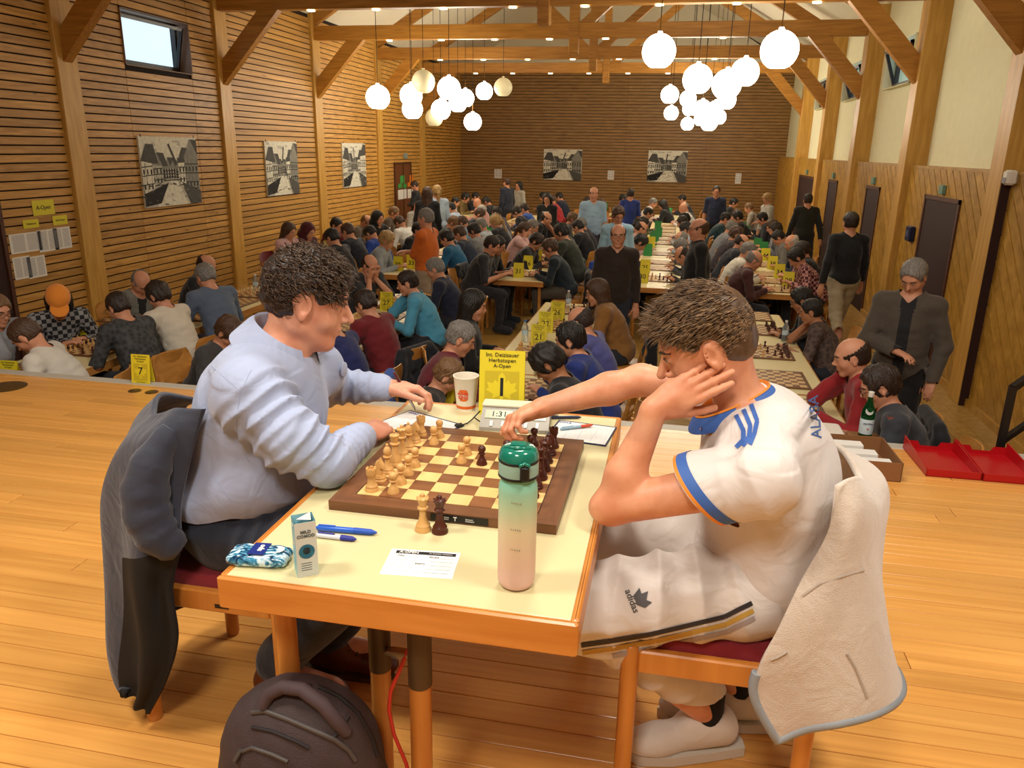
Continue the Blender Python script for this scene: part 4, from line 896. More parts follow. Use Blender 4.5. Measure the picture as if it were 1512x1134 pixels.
def palms():
    J = seated(.42, .55)
    for n, s in (('l', 1), ('r', -1)):
        k = J['head'] + J['HR'] @ V3(.105, s * .045, -.11); J['wr' + n] = k; J['el' + n] = ik(J['sh' + n], k, .295, .26, V3(.7, s * .5, -1)); J['hd' + n] = nrm(J['HR'] @ V3(-.05, 0, 1)); J['hu' + n] = J['HR'] @ V3(1, s * .3, 0); J['curl' + n] = (.12, .12, .15, .2)
    return J
POSES = {
 'lean': seated(.42, .50), 'down': seated(.55, .85, .0, V3(.40, .16, .80), V3(.46, -.10, .80)), 'up': seated(.14, .28, 0, V3(.30, .12, .80), V3(.30, -.12, .80)),
 'write': seated(.50, .70, -.25, V3(.40, .14, .80), V3(.50, -.05, .80)), 'look': seated(.28, .15, .55), 'look2': seated(.30, .30, -.5), 'chinl': chin(.40, .32, 'l'), 'chinr': chin(.40, .32, 'r'), 'palms': palms(),
 'fold': seated(.22, .42, 0, V3(.25, -.10, .86), V3(.27, .10, .84)),
 'stand': standing(), 'standdown': standing(hp=.55, hy=.2), 'cross': standing(V3(.22, -.14, 1.24), V3(.25, .14, 1.20), .12, 0, .0, 0, 0, (-.2, .9, -.5)), 'walk': standing(V3(.16, .28, .88), V3(-.10, -.30, .88), .05, 0, .06, .34),
 'bend': standing(V3(.26, .02, 1.10), V3(.10, -.24, .88), .65, .25, .10, 0.0, 0, (-.5, .9, -.1)), 'front': standing(V3(.24, .05, 1.08), V3(.24, -.05, 1.08), .3, 0, .05)}
SKIN = [mat('skin_%d' % i, c, .52, noise=.08, nscale=14, sss=.08) for i, c in enumerate(('#c98f70', '#d9a488', '#b07a58', '#8d5c40'))]
DUMMY = mat('cloth_default', '#333333', .8)
def pose_meshes(J, h=.0115):
    pts = np.array([v for v in J.values() if isinstance(v, np.ndarray) and v.shape == (3,) and np.linalg.norm(v) > 1.0001 or (isinstance(v, np.ndarray) and v.shape == (3,))])
    lo = np.array([-.32, -.46, -.02]); hi = np.array([.80, .46, 1.90 if J['head'][2] > 1.4 else 1.50]); f = Field(lo, hi, h); body_sdf(f, J)
    v, q, _ = f.net(); out = {'body': to_mesh('body', v, q, [SKIN[0]])}
    x, y, z = f.xyz(f.win(lo, hi)); wr = (.009 * (np.abs(noise3(x, y, z, 5, 10, 20, 60)) * 2 - .4)).astype(np.float32)
    G = f.F - wr * 1.0
    for n, tg, iso in (('long', [TORSO, UARM, FARM], .013), ('short', [TORSO, UARM], .014), ('jacket', [TORSO, UARM, FARM, PELV], .018), ('trousers', [PELV, THIGH, SHIN, FOOT], .011)):
        tb = tg + ([PELV] if n in ('long', 'short') else [])
        kp = None
        if n in ('long', 'short'): kp = (lambda zz: (lambda vv: vv[:, 2] > zz))(J['pelvis'][2] - .06)
        v, q, _ = f.net(iso, kp, tb, G); mi = None
        if n == 'jacket':
            c = v[q].mean(1) - J['chest']; u_ = c @ J['TR'][:, 0]; w_ = np.abs(c @ J['TR'][:, 1]); h_ = c @ J['TR'][:, 2]; mi = ((u_ > .05) & (w_ < .035 + .05 * np.clip(h_ + .05, 0, .3)) & (h_ > -.32)).astype(int)
        out[n] = to_mesh(n, hem_smooth(v, q), q, [DUMMY, DUMMY] if n == 'jacket' else [DUMMY], mi)
    return out
PMESH = {k: pose_meshes(J) for k, J in POSES.items()}
def cloth(c, plaid=None):
    nm = 'cloth_' + c.strip('#') + (plaid or '').strip('#')
    if nm in MATS: return MATS[nm]
    if plaid:
        m, nt, b = new_mat(nm); tc = nt.nodes.new('ShaderNodeTexCoord'); n = nt.nodes.new('ShaderNodeTexVoronoi' if plaid.startswith('#') else 'ShaderNodeTexChecker'); n.inputs['Scale'].default_value = 26
        mx = nt.nodes.new('ShaderNodeMix'); mx.data_type = 'RGBA'; mx.inputs[6].default_value = lin(c); mx.inputs[7].default_value = lin(plaid if plaid.startswith('#') else plaid[1:])
        nt.links.new(tc.outputs['Object'], n.inputs['Vector']); nt.links.new(n.outputs['Distance' if plaid.startswith('#') else 'Fac'], mx.inputs[0]); nt.links.new(mx.outputs[2], b.inputs['Base Color']); b.inputs['Roughness'].default_value = .85; MATS[nm] = m; return m
    return mat(nm, c, .85, noise=.14, nscale=7, sheen=.15, bump=.55, bscale=16)
SEATS = []
def person(label, head_px, pose, face, shirt, hair, hcol, top='long', skin=0, pants='#23262e', group=None, glasses=False, plaid=None, s=1.0, flip=False, chair_label=None, red=False, pat=None, dz=0.0, nochair=False, inner='#17181b'):
    J = POSES[pose]; st = pose in ('stand', 'standdown', 'cross', 'walk', 'bend', 'front'); hd = J['head'] * s; a = math.radians(face)
    p = at_z(head_px[0], head_px[1], HF + hd[2] + .03 * s + dz); hy = -hd[1] if flip else hd[1]
    loc = Vector((p.x - (hd[0] * math.cos(a) - hy * math.sin(a)), p.y - (hd[0] * math.sin(a) + hy * math.cos(a)), HF + dz))
    if not st:                                   # bring players to their places along the table rows
        rows = ROWF if loc.y < 9.9 else ROWB; c_ = math.cos(a)
        if abs(c_) > .7:
            tx = min((r_ - math.copysign(.66, c_) for r_ in rows), key=lambda t_: abs(t_ - loc.x)); d_ = tx - loc.x; loc.x += d_ if abs(d_) < .18 else math.copysign(.18, d_)
        loc.y = max(loc.y, 4.86)
        free = lambda yy: all(abs(qx - loc.x) > .42 or abs(qy - yy) > .46 for qx, qy in SEATS)
        for _k in range(40):
            dy_ = .06 * _k; c2 = [yy for yy in (loc.y + dy_, loc.y - dy_) if yy >= 4.86 and free(yy)]
            if c2: loc.y = c2[0]; break
        SEATS.append((loc.x, loc.y))
    elif loc.x > 2.62: loc.x = 2.62
    o = link('person', PMESH[pose]['body'], None, loc, (0, 0, a), (s, -s if flip else s, s), [SKIN[skin]]); tag(o, label, 'person', group)
    sm = cloth(shirt, plaid); link({'long': 'shirt', 'short': 'shirt', 'jacket': 'jacket'}[top], PMESH[pose][top], o, None, None, None, [sm, cloth(inner)] if top == 'jacket' else [sm]); link('trousers', PMESH[pose]['trousers'], o, None, None, None, [cloth(pants)])
    M = Matrix([list(J['HR'][i]) + [J['head'][i]] for i in range(3)] + [[0, 0, 0, 1]])
    if hair in HM:
        h = link('hair' if hair not in ('cap', 'hood') else hair, HM[hair], o, None, None, None, [HC[hcol] if hcol in HC else cloth(hcol)]); h.matrix_local = M if hair != 'cap' else M @ Matrix.Scale(1.10, 4)
        if hair in ('cap',): h2 = link('hair', HM['long'], o, None, None, None, [HC['dark']]); h2.matrix_local = M
    if p.y < 16:
        e = link('eyes', EYES, o); e.matrix_local = M; b = link('eyebrows', BROWS, o); b.matrix_local = M
    if glasses: g = link('glasses', GLASSES, o); g.matrix_local = M
    if not st and not nochair:
        chair((loc.x, loc.y, HF), a, red, chair_label or ('chair of the ' + label), p.y < 15)
    return o

# ---------------------------------------------------------------- jackets left on chairs of the hall, bottles on its tables
def hall_jacket_mesh():
    f = Field((-.48, -.32, .05), (-.10, .32, 1.0), .011)
    for z, r in ((.84, .045), (.72, .055), (.58, .060), (.44, .060), (.32, .050)): f.cone((-.285, -.19, z), (-.285, .19, z), r, r, .07, 1)
    f.cone((-.30, .22, .78), (-.31, .25, .30), .05, .035, .04, 1); f.cone((-.30, -.22, .78), (-.31, -.25, .34), .05, .035, .04, 1)
    w = f.win((-.5, -.4, 0), (0, .4, 1)); x, y, z = f.xyz(w); f.F[w] = f.F[w] + (.012 * np.sin(y * 48 + 2 * np.sin(z * 7)) * np.clip((.9 - z) * 2, 0, 1) + .006 * noise3(x, y, z, 2, 10, 15, 50)).astype(np.float32)
    v, q, _ = f.net(); return to_mesh('jacket', v, q, [DUMMY])
HJ = hall_jacket_mesh()
def hall_jacket(o, colour, label):
    j = link('jacket', HJ, None, o.location, o.rotation_euler, None, [cloth(colour)]); tag(j, label, 'jacket')
def clear_bottle(px, py, label, cap='#d8d8d4'):
    p = at_z(px, py, TOPZ); t = empty('water_bottle', p); tag(t, label, 'bottle')
    MB().lathe([(0, 0), (.028, 0), (.031, .006), (.030, .06), (.032, .11), (.031, .15), (.014, .185), (.012, .20), (.012, .205), (0, .205)], 18).build('bottle_body', mat('clear_plastic', '#dfe8ea', .12, trans=.85, ior=1.2), t, 40)
    MB().lathe([(.0135, .198), (.014, .199), (.014, .216), (0, .217)], 14).build('cap', mat('cap_' + cap, cap, .4), t, 40); MB().lathe([(.0324, .075), (.0326, .076), (.0326, .115), (.0324, .116)], 18).build('paper_label', mat('label_pale', '#b9cfd6', .6), t)
# ================================================================== THE CROWD
X = person
# --- front rows, slatted wall side
X('woman with glasses and long light hair resting her chin', (12, 455), 'chinr', -12, '#8d929c', 'long', 'light', glasses=True)
X('man in a white and black sweater bent over board twelve', (46, 500), 'down', 200, '#c9c5bb', 'short', 'brown')
X('girl in an orange cap and black plaid shirt writing', (112, 442), 'write', -35, '#1d1d22', 'cap', '#e08a2e', plaid='c#8a8a8c', red=True)
X('dark-haired man in a black patterned T-shirt', (147, 447), 'lean', 165, '#1b1c1e', 'short', 'dark', 'short', plaid='#4d4f50', glasses=True)
X('bald man in an open grey jacket', (185, 412), 'down', -25, '#77776f', 'fringe', 'grey', 'jacket', 0)
X('man in a cream sweater with dark hair', (229, 432), 'lean', 172, '#cfc7b6', 'full', 'dark')
X('grey-haired man in a blue-grey sweater', (293, 404), 'lean', 155, '#56657c', 'short', 'grey', s=1.05)
X('bald man in black against the slatted wall', (326, 390), 'lean', 10, '#202124', 'fringe', 'dark')
X('man in a charcoal hoodie reading beside card seven', (316, 484), 'down', -10, '#3a3a3b', 'full', 'brown', glasses=True, s=.97)
X('player in royal blue mostly behind the light blue shirt', (476, 470), 'lean', 170, '#1a2358', 'short', 'dark')
X('man hiding his face in both hands', (536, 388), 'palms', -28, '#2d2f33', 'fringe', 'dark', 'short')
_b = X('man in a dark red sweater with glasses', (530, 444), 'lean', 160, '#6b141c', 'short', 'dark', glasses=True)
X('man in a bright blue hoodie shielding his eyes', (602, 414), 'chinl', 195, '#4b97b8', 'short', 'dark', flip=True)
X('grey-haired man in a navy sweater', (649, 394), 'lean', 185, '#1a2036', 'short', 'grey')
X('long-haired woman dressed in black seated in the aisle', (704, 446), 'up', 12, '#0d0c0d', 'long', 'black', pants='#0c0c0d')
X('player with a bowed brown head before card six', (632, 548), 'down', 8, '#2a2622', 'full', 'light', s=.9)
_a = X('grey-haired man in a maroon sweater', (663, 499), 'lean', 12, '#641722', 'short', 'grey')
X('curly-haired boy with glasses in black', (796, 530), 'down', 184, '#17181c', 'curly', 'black', glasses=True, skin=2)
_t = X('boy in a blue tracksuit jacket with white stripes', (817, 498), 'chinr', 178, '#1c2f74', 'full', 'black')
X('man in a violet-blue shirt with thinning hair', (844, 470), 'lean', 165, '#4d5291', 'fringe', 'dark')
_d = X('long-haired bearded man in a tan jacket', (886, 428), 'chinr', 185, '#855c2a', 'long', 'brown', 'jacket', glasses=True)
X('boy in a camouflage T-shirt holding his cheek', (1178, 455), 'chinl', 170, '#2c2124', 'short', 'black', 'short', 2, plaid='#6b5a50', flip=True, s=.93, red=True)
X('boy in black with glasses beside the camouflage shirt', (1163, 440), 'lean', 178, '#17171a', 'full', 'black', skin=2, glasses=True, s=.95)
X('dark-haired man in a charcoal T-shirt behind the green bottle', (1303, 580), 'lean', 176, '#2e3138', 'full', 'dark', 'short', glasses=True)
_e = X('bald man in a bright red sweater', (1228, 535), 'chinl', 178, '#8e1b20', 'fringe', 'dark', flip=True, s=1.04)
# --- rear rows, slatted wall side
X('man with long hair in a pale pink shirt', (411, 338), 'fold', -8, '#d3aaae', 'long', 'brown', red=True)
X('person in a maroon hood', (461, 342), 'lean', -15, '#4c1620', 'hood', '#4c1620')
X('black-bearded man in a wine red top', (488, 330), 'lean', -10, '#5c1119', 'short', 'black')
X('man in a black shirt with his back turned beside card twenty-three', (507, 349), 'lean', 168, '#191a1e', 'short', 'black', s=1.05)
X('man in a dark navy shirt beside the black shirt', (527, 340), 'lean', 165, '#1f232f', 'short', 'brown', s=1.04)
X('bald man at the slatted wall behind the navy shirt', (534, 325), 'down', -5, '#6f6355', 'fringe', 'light')
X('player in a royal blue top beside the curly blond hair', (562, 343), 'down', 170, '#23439a', 'short', 'black')
X('curly blond player in a pale grey sweater', (585, 348), 'lean', 5, '#8f969a', 'curly', 'blond')
X('black-haired player in black next to the orange shirt', (609, 340), 'lean', -10, '#15161a', 'full', 'black')
X('man in an orange polo standing with crossed arms', (628, 319), 'cross', 172, '#c4621a', 'short', 'grey', 'short', 0, '#9b8a74')
_c = X('boy in a teal shirt with his back turned', (660, 350), 'lean', 175, '#1f5f86', 'short', 'black')
X('man in a slate shirt next to the teal shirt', (681, 343), 'lean', 172, '#2c3546', 'short', 'brown')
X('dark-haired woman in a grey hoodie', (699, 346), 'lean', 175, '#8b8c8c', 'full', 'black')
_g = X('young man in a black hoodie with glasses reaching over the board', (724, 358), 'lean', -4, '#0f0f11', 'full', 'black', glasses=True)
X('woman in a black headscarf', (572, 321), 'up', -20, '#0f0f11', 'hood', '#0e0e10')
X('player in a white shirt seen from behind', (590, 327), 'down', 160, '#d2d2ce', 'short', 'brown')
X('brown-haired player behind the white shirt', (594, 313), 'lean', 0, '#4e4036', 'full', 'light')
X('bald player close to the far double door', (611, 304), 'lean', -20, '#97928c', 'none', 'grey')
X('dark-haired player behind the orange shirt', (609, 317), 'lean', 170, '#1f2025', 'full', 'black')
X('man in a black suit reading the lists on the far door', (612, 273), 'bend', 185, '#14151a', 'short', 'dark', 'jacket', s=.93)
X('blond woman in a pale blue blouse standing by the far door', (645, 281), 'stand', 120, '#a9bdd2', 'tail', 'blond')
X('woman in black standing between the suit and the blond woman', (631, 284), 'stand', 100, '#15151a', 'long', 'brown')
X('dark-haired boy in a white top near the far door', (646, 313), 'lean', 175, '#d5d3cf', 'short', 'black')
X('player in a pale blue shirt bent over the board', (669, 327), 'down', 178, '#7d9db8', 'full', 'brown')
X('brown-haired player in a dark shirt leaning far forward', (697, 319), 'down', 6, '#2a2b31', 'full', 'brown')
X('dark-haired player in a pale blue shirt at the far rows', (671, 306), 'lean', 175, '#9fb4cc', 'short', 'black')
X('boy in a white shirt at the far rows', (683, 297), 'lean', 5, '#d6d4d0', 'short', 'black')
X('curly dark-haired player in a patterned top by the far corner', (697, 291), 'lean', 0, '#4a3a22', 'curly', 'black', plaid='#8c7440')
X('dark-haired player in the far corner', (710, 290), 'lean', 10, '#23242a', 'short', 'black')
X('bald player in pink near the far corner', (715, 299), 'lean', 170, '#b98a86', 'none', 'grey')
X('dark-haired player in black behind the navy coat', (728, 297), 'down', 175, '#16171a', 'full', 'black')
# --- rear rows, middle
X('man in a navy coat standing with his back turned', (748, 268), 'stand', 150, '#1d2434', 'short', 'brown', 'jacket')
X('woman in a pale hoodie with a shoulder strap standing', (766, 273), 'stand', -130, '#a9a69c', 'long', 'black', glasses=True, s=.92)
_sweat = X('woman in a black sweatshirt with white lettering standing', (808, 292), 'front', -95, '#131316', 'long', 'black', glasses=True, s=.92)
X('man in a pale blue T-shirt with a shoulder strap standing', (877, 284), 'stand', -75, '#93b1cb', 'fringe', 'dark', 'short', s=1.05)
X('boy in a royal blue T-shirt standing with his back turned', (931, 285), 'stand', 95, '#25397f', 'short', 'dark', 'short', s=.95)
X('dark-haired player in grey near the far pictures', (793, 289), 'lean', 180, '#3a3d46', 'full', 'black')
X('player in a red vest near the lettered sweatshirt', (824, 294), 'lean', 175, '#a3272b', 'short', 'brown')
X('dark-haired player in navy beside the red vest', (835, 290), 'lean', 165, '#1c2236', 'short', 'black')
X('dark-haired player in black left of the pale blue T-shirt', (857, 297), 'lean', 172, '#18191d', 'full', 'dark')
X('player in orange near the far wall', (900, 299), 'lean', 10, '#b8541e', 'short', 'brown')
X('dark-skinned boy in red near the royal blue T-shirt', (911, 292), 'up', 0, '#8c2230', 'short', 'black', skin=3)
X('boy in dark blue at the far wall beside the royal blue T-shirt', (921, 290), 'lean', 0, '#2d3147', 'short', 'dark')
X('white-haired player in the far rows', (709, 314), 'lean', 8, '#6a6f66', 'short', 'white')
X('dark-haired man in a plaid shirt resting his chin', (721, 312), 'chinr', 170, '#6d6a78', 'short', 'black', plaid='c#3a3a48')
X('brown-haired boy in a grey T-shirt seen from behind', (736, 323), 'lean', 172, '#858e97', 'short', 'light', 'short')
X('woman with a long blond ponytail', (752, 324), 'lean', 165, '#24262b', 'tail', 'blond')
X('dark-haired player with a black cap of hair by the hoodie', (762, 312), 'down', 175, '#1b1d24', 'full', 'black')
X('player in a bright blue top by the pale hoodie', (769, 311), 'lean', 172, '#1f55b0', 'short', 'dark')
X('grey-bearded man in a pale blue checked shirt', (797, 328), 'lean', 0, '#98a8b8', 'short', 'grey', glasses=True, plaid='c#74879c')
X('man in black with a bald crown propping his head', (818, 321), 'chinl', -15, '#16171b', 'fringe', 'dark', 'short')
X('player in a green cap', (812, 340), 'down', 165, '#3c4a38', 'short', 'light')
X('girl in a pink blouse resting her chin', (781, 342), 'chinr', -5, '#d0a9a6', 'tail', 'brown')
X('dark-haired man in a charcoal T-shirt reaching for a piece', (769, 347), 'lean', 2, '#26282c', 'short', 'dark', 'short', s=1.04)
X('grey-haired player in a pale striped top', (711, 331), 'lean', 178, '#aebbc6', 'short', 'grey')
X('player with tousled brown hair beside the dark shirt', (668, 331), 'down', -4, '#33312e', 'full', 'light')
_f = X('broad man in a dark green sweater with his back turned', (838, 341), 'lean', 168, '#2c3128', 'full', 'black', s=1.08)
X('man in a black jacket behind the green sweater', (848, 333), 'lean', 165, '#191b22', 'short', 'black', 'jacket')
X('grey-haired man in a dark suit', (862, 333), 'lean', 168, '#2a2b31', 'short', 'grey', 'jacket')
X('brown-haired woman in dark purple', (874, 328), 'lean', 172, '#2c2136', 'full', 'brown')
X('brown-haired player behind the dark suit', (859, 322), 'lean', 5, '#565a60', 'full', 'light')
X('dark-haired player with glasses hidden behind the board row', (809, 355), 'down', -10, '#222226', 'full', 'dark')
_h = X('brown-haired man in a dark teal shirt at card thirty-one', (816, 364), 'lean', 184, '#12222c', 'full', 'brown', pants='#4c463c')
X('man in a pale blue T-shirt bending over the tables', (913, 315), 'standdown', -80, '#8fb3c9', 'full', 'brown', 'short', s=.98)
X('bald man in a brown half-zip sweater standing in the aisle', (913, 344), 'stand', -85, '#2a1f19', 'fringe', 'dark', 'long', 0, '#242a38', glasses=True, s=1.0)
X('man in a pink checked shirt', (940, 335), 'lean', 5, '#b98d92', 'fringe', 'dark', plaid='c#c9b0b0')
X('player with dark hair beside the pink checked shirt', (927, 333), 'lean', 12, '#33343b', 'short', 'black')
X('black-haired player low behind the brown sweater', (929, 355), 'down', 5, '#1c1d22', 'full', 'black')
X('player with dark hair in an olive top at the far rows', (946, 313), 'lean', 8, '#5d6b4c', 'short', 'black', glasses=True)
X('grey-haired man in white at the far rows', (957, 298), 'lean', 0, '#cfcac2', 'short', 'grey')
X('dark long-haired girl at the far rows', (968, 301), 'lean', 165, '#1a1a1e', 'long', 'black')
X('dark-haired player at the far wall', (1010, 293), 'lean', 175, '#22242c', 'short', 'black')
X('bald man in a white shirt at the far rows', (1003, 306), 'lean', 172, '#c8c6c2', 'none', 'grey')
X('grey-haired man in a dark jacket at the far rows', (1021, 306), 'lean', 178, '#3b3c42', 'fringe', 'grey')
# --- rear rows, panelled wall side
X('man in a navy polo with glasses standing', (1058, 281), 'stand', -95, '#202a45', 'short', 'dark', 'short', glasses=True)
X('player in black near the far panelled wall', (1094, 299), 'lean', -10, '#18181c', 'full', 'black')
X('blond woman in a pale sweater with a small backpack', (1133, 292), 'bend', 200, '#aaa79d', 'full', 'blond', s=.95)
X('light-haired player beside the blond woman', (1115, 306), 'lean', 170, '#8f8a80', 'short', 'light')
X('player in a dark knit cap', (1118, 321), 'lean', 178, '#34373e', 'full', 'black')
X('brown-haired player near the dark knit cap', (1100, 317), 'down', 2, '#4a3328', 'full', 'brown')
X('balding man in a plaid shirt behind the green cards', (945, 331), 'lean', 14, '#6c5a66', 'short', 'dark')
X('dark-haired player in a pale top by the green cards', (994, 326), 'lean', 176, '#a9b1ba', 'short', 'dark')
X('dark-haired player farther along the green cards', (1005, 322), 'lean', 170, '#3d4450', 'full', 'black')
X('black-haired player in a pale blue top behind the black sweater', (1009, 337), 'lean', 174, '#9fb6cb', 'full', 'black')
X('bald player bent beside the green cards', (990, 350), 'down', 176, '#4b4a50', 'fringe', 'grey')
X('grey-haired player bent beside the green cards', (988, 361), 'down', 174, '#33353b', 'short', 'grey')
X('balding man in black reaching over board thirty', (997, 374), 'down', 180, '#141519', 'fringe', 'dark')
X('bald bearded man in a black sweater standing with glasses', (1031, 335), 'stand', 190, '#0f1013', 'fringe', 'brown', 'long', 0, '#1a1b20', glasses=True, s=1.02)
X('player in dark teal behind the black sweater', (1062, 322), 'lean', 0, '#1e3d46', 'short', 'black')
X('grey-haired man in a grey cardigan', (1071, 334), 'lean', 4, '#84868a', 'short', 'grey')
X('dark-haired player behind the grey cardigan', (1076, 319), 'lean', 178, '#1d1e24', 'full', 'black')
X('curly brown-haired player beside the charcoal coat', (1082, 340), 'lean', 2, '#3a3238', 'curly', 'brown')
X('dark-haired man in a charcoal coat', (1081, 353), 'lean', -2, '#24272f', 'fringe', 'dark', 'jacket')
X('grey-haired man in a white jacket at card twenty-nine', (1088, 370), 'lean', -4, '#d3cec0', 'short', 'grey', 'jacket')
X('bald man in a maroon shirt next to the white jacket', (1105, 366), 'lean', 0, '#43201f', 'fringe', 'grey')
X('brown-haired player in pale grey opposite the cards', (1132, 333), 'lean', 176, '#8d8f94', 'full', 'brown')
X('dark-haired player in grey opposite the cards', (1146, 336), 'lean', 182, '#5f6068', 'full', 'dark')
X('bearded man with grey hair opposite the white jacket', (1154, 349), 'down', 175, '#6d6a66', 'short', 'black')
X('bald man with a white fringe in navy', (1169, 356), 'lean', 180, '#1f2636', 'fringe', 'white')
X('black-haired player in a red checked shirt', (1156, 377), 'down', 186, '#4a161c', 'full', 'black', plaid='c#c08a86')
X('dark-haired player in black beside the checked shirt', (1190, 372), 'lean', 178, '#1b1b20', 'full', 'dark')
X('long-haired woman in a white top and cream trousers', (1203, 379), 'lean', 176, '#cfc9bc', 'long', 'brown', pants='#bfb394', s=.93)
X('man in a dark olive hoodie walking away', (1218, 294), 'walk', 95, '#15170f', 'short', 'dark', 'jacket', 0, '#17181c')
X('man in a black plaid sweater and khaki trousers walking', (1256, 325), 'walk', 100, '#0f1216', 'short', 'dark', 'long', 0, '#a3967a', s=1.04, flip=True)
X('grey-haired man in an open brown jacket looking down', (1350, 403), 'bend', 250, '#4a4239', 'short', 'grey', 'jacket', 0, '#0e0e10', s=1.02, flip=True)

for _o, _c_, _l in ((_a, '#1d4fa8', 'bright blue jacket on the chair of the man in the maroon sweater'), (_b, '#14161d', 'black jacket on the chair of the man in the dark red sweater'), (_c, '#1c5a74', 'teal jacket on the chair of the boy in the teal shirt'), (_d, '#101014', 'black coat on the chair of the long-haired bearded man'),
                    (_e, '#15161b', 'black jacket on the chair of the bald man in red'), (_f, '#1c3f96', 'blue jacket on the chair of the man in the dark green sweater'), (_g, '#17171b', 'black jacket on the chair of the young man in the black hoodie'), (_h, '#1a1a1f', 'dark jacket on the chair of the man in the dark teal shirt')): hall_jacket(_o, _c_, _l)
clear_bottle(839, 456, 'clear plastic water bottle on the table behind card twenty-six'); clear_bottle(378, 430, 'clear water bottle on the wall row table past the grey-haired man'); clear_bottle(1158, 505, 'clear water bottle on the table edge by the boy in camouflage'); clear_bottle(775, 505, 'clear water bottle beside the board in front of card twenty-two', '#3a6fb0'); clear_bottle(576, 352, 'clear water bottle before the woman in the black headscarf')

_J = POSES['chinr']
for _n, _sg in (('l', 1), ('r', -1)):
    _a, _b = _J['sh' + _n], _J['el' + _n]; _ax = nrm(_b - _a); _o = nrm(np.cross(_ax, V3(0, 0, 1))); _o = _o if _o[1] * _sg > 0 else -_o; _q = np.cross(_ax, _o)
    for _k in (-1, 0, 1):
        _d = nrm(_o + _q * .26 * _k + V3(0, 0, .35)); MB().tube([tuple(_a + _ax * .30 * i_ / 5 + _d * (.0655 - .0018 * i_)) for i_ in range(6)], .0052, 6).build('sleeve_stripe', M_paper, _t, 60)
_J = POSES['front']; _c = _J['chest'] + _J['TR'] @ V3(.135, 0, .10)
for _k, (_w, _h) in enumerate(((.15, .022), (.07, .012))): MB().box((_c[0], -_w / 2, _c[2] - .035 * _k), (_c[0] + .012, _w / 2, _c[2] - .035 * _k + _h)).build('chest_print', M_paper, _sweat)
# ================================================================== THE TABLE ON THE STAGE AND WHAT STANDS ON IT
TZ = .742
M_tedge = wood('front_table_wood', '#d68e40', '#c07428', (1.2, 10, 10), 2.5, .38, .06, coat=.15); M_tedge2 = wood('front_table_wood_long', '#d68e40', '#c07428', (10, 1.2, 10), 2.5, .38, .06, coat=.15)
M_leg = wood('round_leg_wood', '#d08a3c', '#ba722c', (8, 8, 1.2), 2.0, .35, .08, coat=.2)
ft = empty('playing_table', (-.471, 1.79, 0)); tag(ft, 'cream topped wooden table on the stage with the wooden chessboard', 'table')
MB().box((-.345, -.565, .71), (.345, .565, TZ), bev=.001).build('table_top', mat('front_laminate', '#d0c698', .34, noise=.05, nscale=4, coat=.1), ft)
for nm, lo, hi, m in (('edge_board', (-.36, -.58, .672), (.36, -.565, TZ + .001), M_tedge), ('edge_board', (-.36, .565, .672), (.36, .58, TZ + .001), M_tedge), ('edge_board', (-.36, -.565, .672), (-.345, .565, TZ + .001), M_tedge2), ('edge_board', (.345, -.565, .672), (.36, .565, TZ + .001), M_tedge2)):
    MB().box(lo, hi, bev=.004).build(nm, m, ft)
MB().box((-.30, -.50, .64), (.30, .50, .71)).build('apron', M_tedge, ft)
for (x, y) in ((-.285, -.46), (-.107, -.37), (.022, -.47), (.29, .47), (-.29, .47)):
    lg = MB().lathe([(.020, 0), (.0235, .015), (.0235, .672)], 20).build('leg', M_leg, ft, 50, (x, y, 0))
    if x in (-.107, .022): MB().lathe([(.0252, 0), (.0256, .002), (.0256, .25), (.025, .252)], 20).build('sleeve', mat('brown_sleeve', '#4a3620', .5), lg, 50, (0, 0, .42 if y > -.4 else .475))
MB().box((-.085, -.40, .475), (0, -.375, .487), bev=.003).box((-.03, -.40, .48), (-.012, -.37, .62)).build('bracket', mat('zinc', '#a8a49a', .35, .9), ft)
tag(MB().tube([at_y(603, 958, 1.40), at_y(590, 990, 1.38), at_y(577, 1020, 1.37), at_y(574, 1048, 1.36), at_y(582, 1085, 1.35), at_y(600, 1128, 1.34), at_y(612, 1180, 1.33), at_y(640, 1320, 1.32)], .0045, 8).build('power_cable', mat('red_cable', '#d23a2a', .4), None, 60), 'red cable hanging between the two sleeved table legs', 'cable')
# --- wooden chessboard: mitred frame and 64 inlaid squares
M_wal = wood('walnut_frame', '#7b4e2c', '#5c361b', (1.2, 10, 10), 3, .42, .04); M_wal2 = wood('walnut_frame_long', '#7b4e2c', '#5c361b', (10, 1.2, 10), 3, .42, .04)
M_sql = wood('maple_square', '#e4c583', '#d6b26c', (6, 1.5, 6), 3, .42, .05); M_sqd = wood('walnut_square', '#8f5c34', '#6f4323', (1.5, 10, 6), 3, .42, .08)
BX, BY, BZ = -.470, 1.809, TZ + .024
cb = empty('chessboard', (BX, BY, TZ)); tag(cb, 'wooden chessboard with dark walnut frame on the stage table', 'chessboard')
def mitre(a, b, m):
    mb = MB(); o, i = .270, .222
    p = {'n': [(-o, o), (o, o), (i, i), (-i, i)], 's': [(o, -o), (-o, -o), (-i, -i), (i, -i)], 'e': [(o, o), (o, -o), (i, -i), (i, i)], 'w': [(-o, -o), (-o, o), (-i, i), (-i, -i)]}[a]
    mb.extr(p[::-1], .001, .024); mb.build('frame_side', m, cb)
for a, m in (('n', M_wal), ('s', M_wal), ('e', M_wal2), ('w', M_wal2)): mitre(a, 0, m)
MB().box((-.222, -.222, .001), (.222, .222, .0225)).build('core', M_gap, cb)
sq_l = MB().box((-.0272, -.0272, .02), (.0272, .0272, .0240)).mesh('square', M_sql); sq_d = MB().box((-.0272, -.0272, .02), (.0272, .0272, .0240)).mesh('square', M_sqd)
